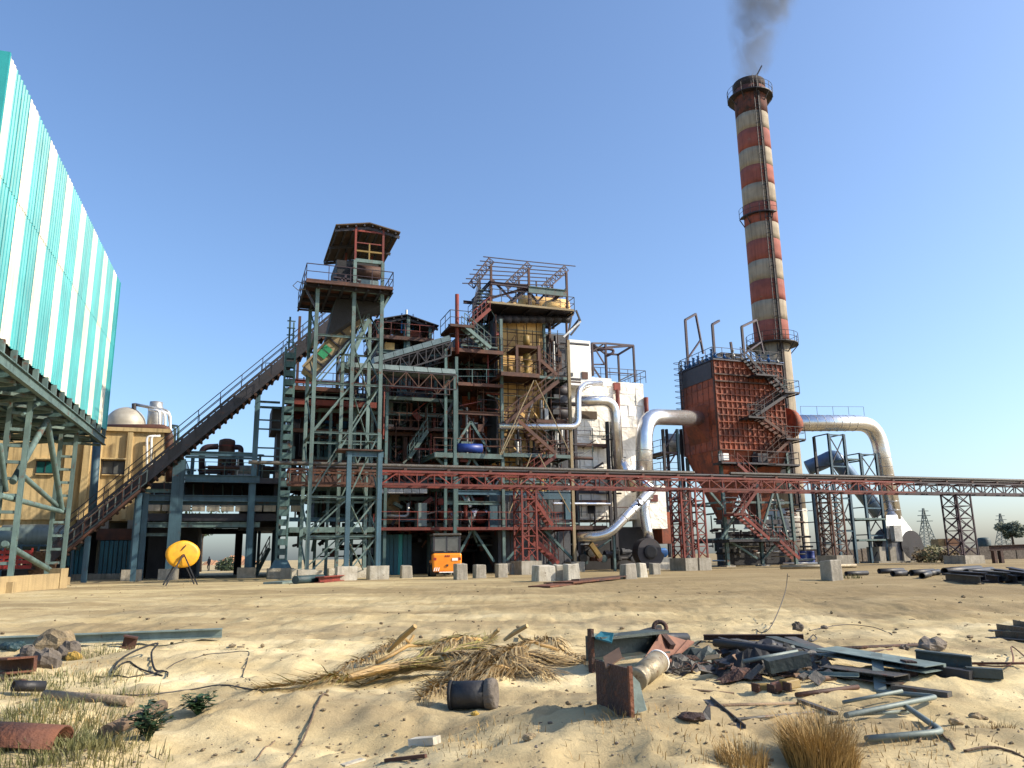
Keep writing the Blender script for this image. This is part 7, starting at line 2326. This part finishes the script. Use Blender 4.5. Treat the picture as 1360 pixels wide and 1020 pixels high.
for k, (px, py, zc_) in enumerate(bits):
    w_, l_ = rr.uniform(.04, .15), rr.uniform(.1, .38)
    ang = rr.uniform(-.7, .9); til = rr.gauss(0, .38); t2 = rr.gauss(0, .5)
    e1 = Vector((math.cos(ang), math.sin(ang), til)).normalized(); e2 = e1.cross(Vector((t2, -.5 + rr.gauss(0, .3), 1))).normalized()
    c = GP(px, py, zc_ + .03)
    m = rr.choice(['scrap_grey', 'scrap_grey', 'scrap_teal', 'crate_tan', 'dark_rust', 'black_pipe', 'black_pipe', 'scrap_grey', 'timber', 'scrap_grey', 'dark_rust', 'beige_board'])
    nn_ = e1.cross(e2)
    sh = rr.randrange(5)
    b = MB()
    if sh == 4 or sh == 2:
        b.box(c, e1 * l_ / 2, e2 * w_ / 2, nn_ * .006); b.box(c + e2 * w_ / 2 + nn_ * w_ * .3, e1 * l_ / 2, e2 * .006, nn_ * w_ * .3)
    else:
        q = [rr.uniform(.6, 1.0) for _ in range(4)]
        P = [c - e1 * l_ / 2 * q[0] - e2 * w_ / 2, c + e1 * l_ / 2 * q[1] - e2 * w_ / 2 * q[2], c + e1 * l_ / 2 + e2 * w_ / 2 * q[3], c - e1 * l_ / 2 * q[2] + e2 * w_ / 2]
        b.hexa(P + [p + nn_ * rr.uniform(.006, .02) for p in P])
    key = WORD[m] + ' ' + SHP[sh]
    cnt[key] = cnt.get(key, 0) + 1
    wh = 'beside the coupling' if px < 905 else 'under the pink plate' if px < 940 else 'left of the black tarpaulin' if px < 975 else 'by the black tarpaulin' if px < 1020 else 'near the orange box' if px < 1060 else 'at the right end of the pile'
    wh = wh.replace('at the right end of the pile', 'at the right end').replace('left of the black tarpaulin', 'left of the tarpaulin')
    siz = 'tiny' if l_ < .16 else 'small' if l_ < .22 else 'middling' if l_ < .29 else 'long'
    lie = 'lying flat' if abs(til) < .18 else 'tipped right side up' if til > 0 else 'tipped left side up'
    lab = '%s %s %s %s, %s%s' % (siz, WORD[m], SHP[sh], wh, lie, '' if w_ < .07 else ', narrow' if w_ < .095 else ', broad' if w_ < .12 else ', wide')
    if lab in cnt: lab += ', further right'
    cnt[lab] = 1
    tag(b.build('scrap_piece', m), lab, 'scrap', 'metal offcuts in the scrap pile')
for k, (x0, y0, z0_, x1, y1, z1_2, w_, h_, m, lb_, sec) in enumerate((
    (952, 884, .20, 1050, 889, .16, .11, .11, 'black_pipe', 'thick black tube across the top of the scrap', 'pipe'),
    (935, 852, .02, 1068, 853, .04, .14, .09, 'dark_rust', 'rusty rail lying behind the scrap pile', 'I'),
    (1000, 862, .1, 1082, 875, .05, .16, .05, 'scrap_grey', 'dark plank slanting down behind the scrap', 'box'),
    (1025, 858, .1, 1098, 880, .05, .18, .05, 'scrap_teal', 'greenish plank slanting down behind the scrap', 'box'),
    (1050, 856, .06, 1108, 876, .04, .18, .06, 'scrap_grey', 'outermost dark plank behind the scrap', 'box'),
    (975, 868, .16, 1050, 879, .12, .14, .05, 'scrap_grey', 'short dark plank next to the black tube', 'box'),
    (988, 898, .16, 1062, 893, .22, .05, .05, 'mesh_teal_grey', 'thin pale tube resting on the green box', 'pipe'),
    (1022, 905, .10, 1076, 899, .14, .26, .14, 'scrap_teal', 'dark green box section in the scrap pile', 'box'),
    (1100, 888, .12, 1245, 908, .04, .42, .07, 'light_teal', 'long pale teal trough sheet right of the scrap', 'C'),
    (1100, 896, .02, 1200, 913, .01, .3, .09, 'scrap_grey', 'dark channel below the teal trough', 'C'),
    (1218, 890, .08, 1292, 895, .05, .12, .15, 'scrap_teal', 'dark teal beam end right of the trough', 'I'),
    (1222, 893, .0, 1290, 899, .0, .12, .1, 'black_pipe', 'black bar under the dark teal beam end', 'box'),
    (1200, 893, .0, 1215, 896, .0, .16, .16, 'dark_rust', 'rusty block left of the dark teal beam end', 'box'),
    (1285, 908, .0, 1334, 917, .0, .12, .1, 'scrap_teal', 'short dark teal bar furthest right of the scrap', 'box'),
    (1290, 886, .03, 1370, 889, .03, .03, .03, 'rust_plate', 'thin rusty rod running off to the right', 'pipe'),
    (1187, 918, .0, 1262, 926, .0, .12, .05, 'scrap_grey', 'flat dark bar below the teal trough', 'box'),
    (1105, 864, .0, 1222, 858, .0, .05, .05, 'dark_rust', 'rusty rod on the sand behind the trough', 'pipe'),
    (1102, 869, .0, 1185, 864, .0, .03, .03, 'dark_rust', 'thin second rod on the sand behind the trough', 'pipe'),
    (1058, 927, .0, 1140, 917, .0, .05, .05, 'brown_steel', 'reddish rod before the orange box', 'pipe'),
    (1062, 905, .08, 1142, 912, .1, .06, .04, 'light_teal', 'pale strip crossing right of the orange box', 'L'),
    (880, 914, .0, 975, 922, .0, .03, .025, 'timber', 'thin rod in the sand before the scrap', 'pipe'),
    (1170, 921, .0, 1168, 905, .12, .12, .03, 'mesh_teal_grey', 'small pale plate standing by the teal trough', 'box'))):
    lying(['tube', 'rail', 'plank', 'plank', 'plank', 'plank', 'tube', 'box_section', 'trough', 'channel', 'beam_end', 'bar', 'rusty_block', 'bar', 'rod', 'bar', 'rod', 'rod', 'rod', 'strip', 'rod', 'small_plate'][k],
          lb_, 'scrap', GP(x0, y0, z0_), GP(x1, y1, z1_2), w_, h_, m, sec)
ob = thing('orange_box', 'orange-yellow ribbed box casing at the front of the scrap', 'box', GP(1035, 918))
for k in range(3):
    a, c = GP(1004 + k * 21, 919), GP(1004 + k * 21 + 19, 918)
    d = (c - a); mm_ = a.lerp(c, .5)
    dd_ = d.normalized(); ny = Vector((-dd_.y, dd_.x, 0))
    o = MB().box(mm_ + ZA * (.05 + .012 * k) + ny * .06, d * .47, ny * .06, ZA * .045 + ny * .012).build('casing_section', 'safety_yellow' if k != 1 else 'pink_oxide', ob)
    md = o.modifiers.new('bevel', 'BEVEL'); md.width = .012; md.segments = 2
    mem(ob, 'rib', a + ZA * .02 + ny * .0, a + ZA * .11, .02, 'dark_rust', .13)
b = MB()
# crumpled black net in the pile
rr = random.Random(5)
nx_, ny_ = 16, 8
P0, P1 = GP(958, 902), GP(1062, 902)
for j in range(ny_ + 1):
    for i in range(nx_ + 1):
        p = P0.lerp(P1, i / nx_) + Vector((0, j * .09, 0))
        e = math.sin(math.pi * i / nx_) * math.sin(math.pi * j / ny_)
        b.v.append(Vector((p.x + rr.uniform(-.02, .02), p.y + rr.uniform(-.02, .02), gzz(p.x, p.y) + .02 + e * .24 + rr.uniform(-.03, .05) * e)))
for j in range(ny_):
    for i in range(nx_):
        k = j * (nx_ + 1) + i
        b.f.append((k, k + 1, k + nx_ + 2, k + nx_ + 1))
tag(b.build('black_tarpaulin', 'black_rubber'), 'crumpled black tarpaulin in the middle of the scrap', 'tarpaulin')
for k, (px, py, w_, hh, m, lb_) in enumerate(((905, 896, .5, .16, 'scrap_grey', 'crumpled grey sheet left of the black tarpaulin'), (940, 888, .6, .26, 'scrap_teal', 'crumpled greenish sheet on the crest of the scrap'),
        (1075, 892, .6, .18, 'scrap_grey', 'crumpled dark sheet at the right end of the scrap'), (985, 905, .5, .12, 'dark_rust', 'crumpled rusty sheet at the front of the scrap'), (1030, 878, .7, .22, 'black_pipe', 'crumpled black sheet behind the tarpaulin'))):
    b = MB(); rr = random.Random(200 + k); c = GP(px, py); n = 8
    for j in range(n + 1):
        for i in range(n + 1):
            x, y = c.x + (i / n - .5) * w_, c.y + (j / n) * w_ * .6
            e = math.sin(math.pi * (i + .5) / (n + 1)) * math.sin(math.pi * (j + .5) / (n + 1))
            b.v.append(Vector((x + rr.uniform(-.03, .03), y + rr.uniform(-.02, .02), gzz(x, y) + .015 + hh * e + rr.uniform(-.04, .05) * hh * 3)))
    for j in range(n):
        for i in range(n):
            q = j * (n + 1) + i
            b.f.append((q, q + 1, q + n + 2, q + n + 1))
    tag(b.build('crumpled_sheet', m), lb_, 'sheet')
for k in range(7):
    rr = random.Random(300 + k)
    c = GP(895 + k * 28, 893 + (k % 3) * 4)
    out = []; a = rr.uniform(0, 6.28); p = c + ZA * .12
    for i in range(46):
        a += rr.gauss(.12, .35)
        p = p + Vector((math.cos(a) * .035, math.sin(a) * .022, rr.gauss(0, .012)))
        p = p + (c + ZA * .14 - p) * .05
        p.z = max(p.z, gzz(p.x, p.y) + .01)
        out.append(p.copy())
    tag(MB().tube(out, .006 + .003 * (k % 3), 5).build('tangled_wire', 'wire' if k % 2 else 'dark_rust', smooth=True), ['tangled wire by the cream coupling', 'tangled rusty wire under the pink plate', 'tangled wire left in the scrap heap', 'tangled wire at the middle of the scrap heap', 'tangled wire before the black tarpaulin', 'tangled wire over the orange box', 'tangled wire at the right end of the scrap'][k], 'wire', 'wire tangles in the scrap pile')
# bent pipe frames
def tube_frame(pts, r, label, m='mesh_teal_grey'):
    P = [GP(*q) for q in pts]
    out = [P[0]]
    for i in range(1, len(P) - 1):
        out += elbow(P[i - 1], P[i], P[i + 1], .12, 4)
    out.append(P[-1])
    return tag(MB().tube(out, r, 8).build('bent_pipe_frame', m, smooth=True), label, 'pipe frame', 'bent pipe frames on the sand')
tube_frame([(1165, 925, .05), (1248, 944, .07), (1125, 962, .06)], .024, 'upper bent pale pipe frame on the sand')
tube_frame([(1120, 940, .05), (1200, 930, .09)], .018, 'straight pipe lying across the upper bent frame')
tube_frame([(1200, 950, .1), (1253, 976, .05), (1150, 979, .05)], .024, 'lower bent pale pipe frame on the sand')
tube_frame([(1140, 958, .05), (1215, 955, .07)], .016, 'thin pipe lying inside the lower bent frame')
lying('dark_flat', 'dark flat bar at the left of the bent frames', 'bar', GP(1062, 935, .02), GP(1110, 950, .0), .05, .03, 'scrap_grey')
lying('dark_flat', 'bent dark strip left of the dry grass tuft', 'strip', GP(940, 945, .03), GP(985, 968, .0), .07, .03, 'scrap_grey', 'L')
lying('thin_rod', 'first of the thin rods behind the dry grass', 'rod', GP(950, 946, .0), GP(1060, 936, .0), .025, .025, 'timber', 'pipe')
lying('thin_rod', 'second of the thin rods behind the dry grass', 'rod', GP(975, 958, .0), GP(1080, 948, .0), .025, .025, 'scrap_grey', 'pipe')
rock(GP(918, 955), .09, 'torn dark rag left of the bent strip', 41, 'dark_rust', 'rag', .35, 'rag')
quad_plate([GP(932, 955, .0), GP(943, 957, .0), GP(943, 952, .09), GP(934, 951, .05)], .01, 'scrap_grey', 'little grey sheet corner beside the torn rag', group=None)
# gathered small stuff
b = MB()
rr = random.Random(12)
ico = [Vector(v).normalized() for v in ((0, 1, 1.6), (0, -1, 1.6), (0, 1, -1.6), (0, -1, -1.6), (1, 1.6, 0), (-1, 1.6, 0), (1, -1.6, 0), (-1, -1.6, 0), (1.6, 0, 1), (-1.6, 0, 1), (1.6, 0, -1), (-1.6, 0, -1))]
icf = [(0, 1, 8), (0, 8, 4), (0, 4, 5), (0, 5, 9), (0, 9, 1), (1, 6, 8), (8, 6, 10), (8, 10, 4), (4, 10, 2), (4, 2, 5), (5, 2, 11), (5, 11, 9), (9, 11, 7), (9, 7, 1), (1, 7, 6), (3, 6, 7), (3, 7, 11), (3, 11, 2), (3, 2, 10), (3, 10, 6)]
def pebbles(n, ylo, yhi, slo, shi, m, label, seed, mask=.0):
    rr = random.Random(seed)
    b = MB()
    cnt = 0
    while cnt < n:
        y = ylo + (yhi - ylo) * rr.random() ** 1.7
        x = rr.uniform(-.72, .72) * y
        if float(vnoise(x / .8, y / .8, seed)) < mask: continue
        cnt += 1
        s_ = slo * (shi / slo) ** (rr.random() ** 2.2)
        z = gzz(x, y)
        k = len(b.v)
        e = (rr.uniform(.7, 1.4), rr.uniform(.7, 1.3), rr.uniform(.4, .9))
        for q in ico:
            j = rr.uniform(.75, 1.2)
            b.v.append(Vector((x + q.x * s_ * e[0] * j, y + q.y * s_ * e[1] * j, z + s_ * .3 + q.z * s_ * e[2] * j)))
        b.f += [tuple(k + i for i in f) for f in icf]
    o = b.build('pebbles', m, loc=(0, 0, 0), kind='stuff')
    o['label'] = label
pebbles(2600, 5.0, 17, .004, .026, 'clod', 'small clods strewn over the near sand', 1, .45)
pebbles(1800, 5.0, 14, .003, .014, 'rock', 'dark grit scattered on the near sand', 2, .5)
pebbles(420, 14, 46, .015, .06, 'clod', 'clods scattered over the middle of the yard', 3, .5)

# grass and weeds
def blades(b, c, n, r, hmin, hmax, rr, w=.006, lean=.5):
    for _ in range(n):
        a = rr.uniform(0, 6.28); q = r * math.sqrt(rr.random())
        x, y = c.x + math.cos(a) * q, c.y + math.sin(a) * q
        p = Vector((x, y, gzz(x, y) - .01))
        h = rr.uniform(hmin, hmax)
        da = rr.gauss(a, .8)
        dv = Vector((math.cos(da), math.sin(da), 0)) * rr.uniform(.1, lean)
        s_ = Vector((-math.sin(da + rr.uniform(-1, 1)), math.cos(da), 0)).normalized() * w
        m1, m2 = p + ZA * h * .55 + dv * h * .35, p + ZA * h * rr.uniform(.8, 1) + dv * h
        b.poly([p - s_, p + s_, m1 + s_ * .7, m1 - s_ * .7]); b.poly([m1 - s_ * .7, m1 + s_ * .7, m2])
def tuft(px, py, n, r, h, m, label, seed, w=.0028, name='grass_tuft', kind=None):
    b = MB(); rr = random.Random(seed)
    c = GP(px, py)
    blades(b, c, n, r, h * .4, h, rr, w, .8)
    o = b.build(name, m)
    tag(o, label, 'grass', kind=kind)
tuft(1090, 1014, 2400, .22, .38, 'grass_dry', 'large golden dry grass tuft at the bottom right', 1)
tuft(985, 1016, 350, .16, .22, 'grass_dry', 'smaller thin dry grass tuft left of the large one', 2)
tuft(1325, 978, 260, .12, .14, 'grass_dry', 'low dry grass tuft near the right edge', 3)
tuft(1120, 768, 160, .8, .25, 'grass_green', 'sparse grass round the lone concrete block', 4, .012)
b = MB(); rr = random.Random(9)
for px, py, n, r in ((30, 950, 500, .55), (90, 960, 500, .6), (60, 1000, 600, .5), (130, 990, 350, .4), (20, 920, 300, .5), (110, 1015, 300, .35), (100, 905, 220, .5), (40, 905, 200, .4), (150, 905, 120, .35), (160, 925, 120, .4), (125, 870, 240, .6), (150, 868, 140, .5), (60, 980, 300, .5), (180, 1010, 70, .3)):
    blades(b, GP(px, py), n, r, .05, .17, rr, .0045, .8)
o = b.build('grass_patch', 'grass_green', kind='stuff'); o['label'] = 'patchy short green grass in the lower left sand'
b = MB(); rr = random.Random(10)
for px, py, n, r in ((80, 975, 300, .8), (130, 950, 200, .7), (110, 890, 150, .7), (640, 985, 120, .5), (880, 990, 160, .7), (1250, 1000, 120, .6), (1180, 1010, 100, .4), (820, 955, 60, .2)):
    blades(b, GP(px, py), n, r, .03, .11, rr, .0035, .9)
o = b.build('straw_patch', 'grass_dry', kind='stuff'); o['label'] = 'thin dry straw growing through the near sand'
def weed(px, py, r, h, label, seed):
    rr = random.Random(seed); p = GP(px, py)
    t_ = thing('leafy_weed', label, 'plant', p)
    sb_, lb_ = MB(), MB()
    for k in range(22):
        a = rr.uniform(0, 6.28); e = p + Vector((math.cos(a) * r * rr.uniform(.2, 1), math.sin(a) * r * rr.uniform(.2, 1), h * rr.uniform(.4, 1)))
        mid = p.lerp(e, .5) + ZA * h * .15
        sb_.tube([p, mid, e], [.005, .004, .002], 4)
        for j in range(13):
            f = .25 + .75 * j / 12
            q = p.lerp(mid, f * 2) if f < .5 else mid.lerp(e, f * 2 - 1)
            aa = rr.uniform(0, 6.28); d = Vector((math.cos(aa), math.sin(aa), rr.uniform(-.3, .5))).normalized()
            s_ = rr.uniform(.04, .085); e2 = d.cross(ZA).normalized() * s_ * .36
            lb_.poly([q, q + d * s_ * .5 + e2 + ZA * .004, q + d * s_]); lb_.poly([q, q + d * s_, q + d * s_ * .5 - e2 + ZA * .004])
    sb_.build('stems', 'leaf_green', t_); lb_.build('leaves', 'leaf_green', t_)
weed(196, 985, .2, .3, 'taller green weed growing against the grey log', 1)
weed(262, 950, .17, .2, 'small round green weed alone in the sand', 2)
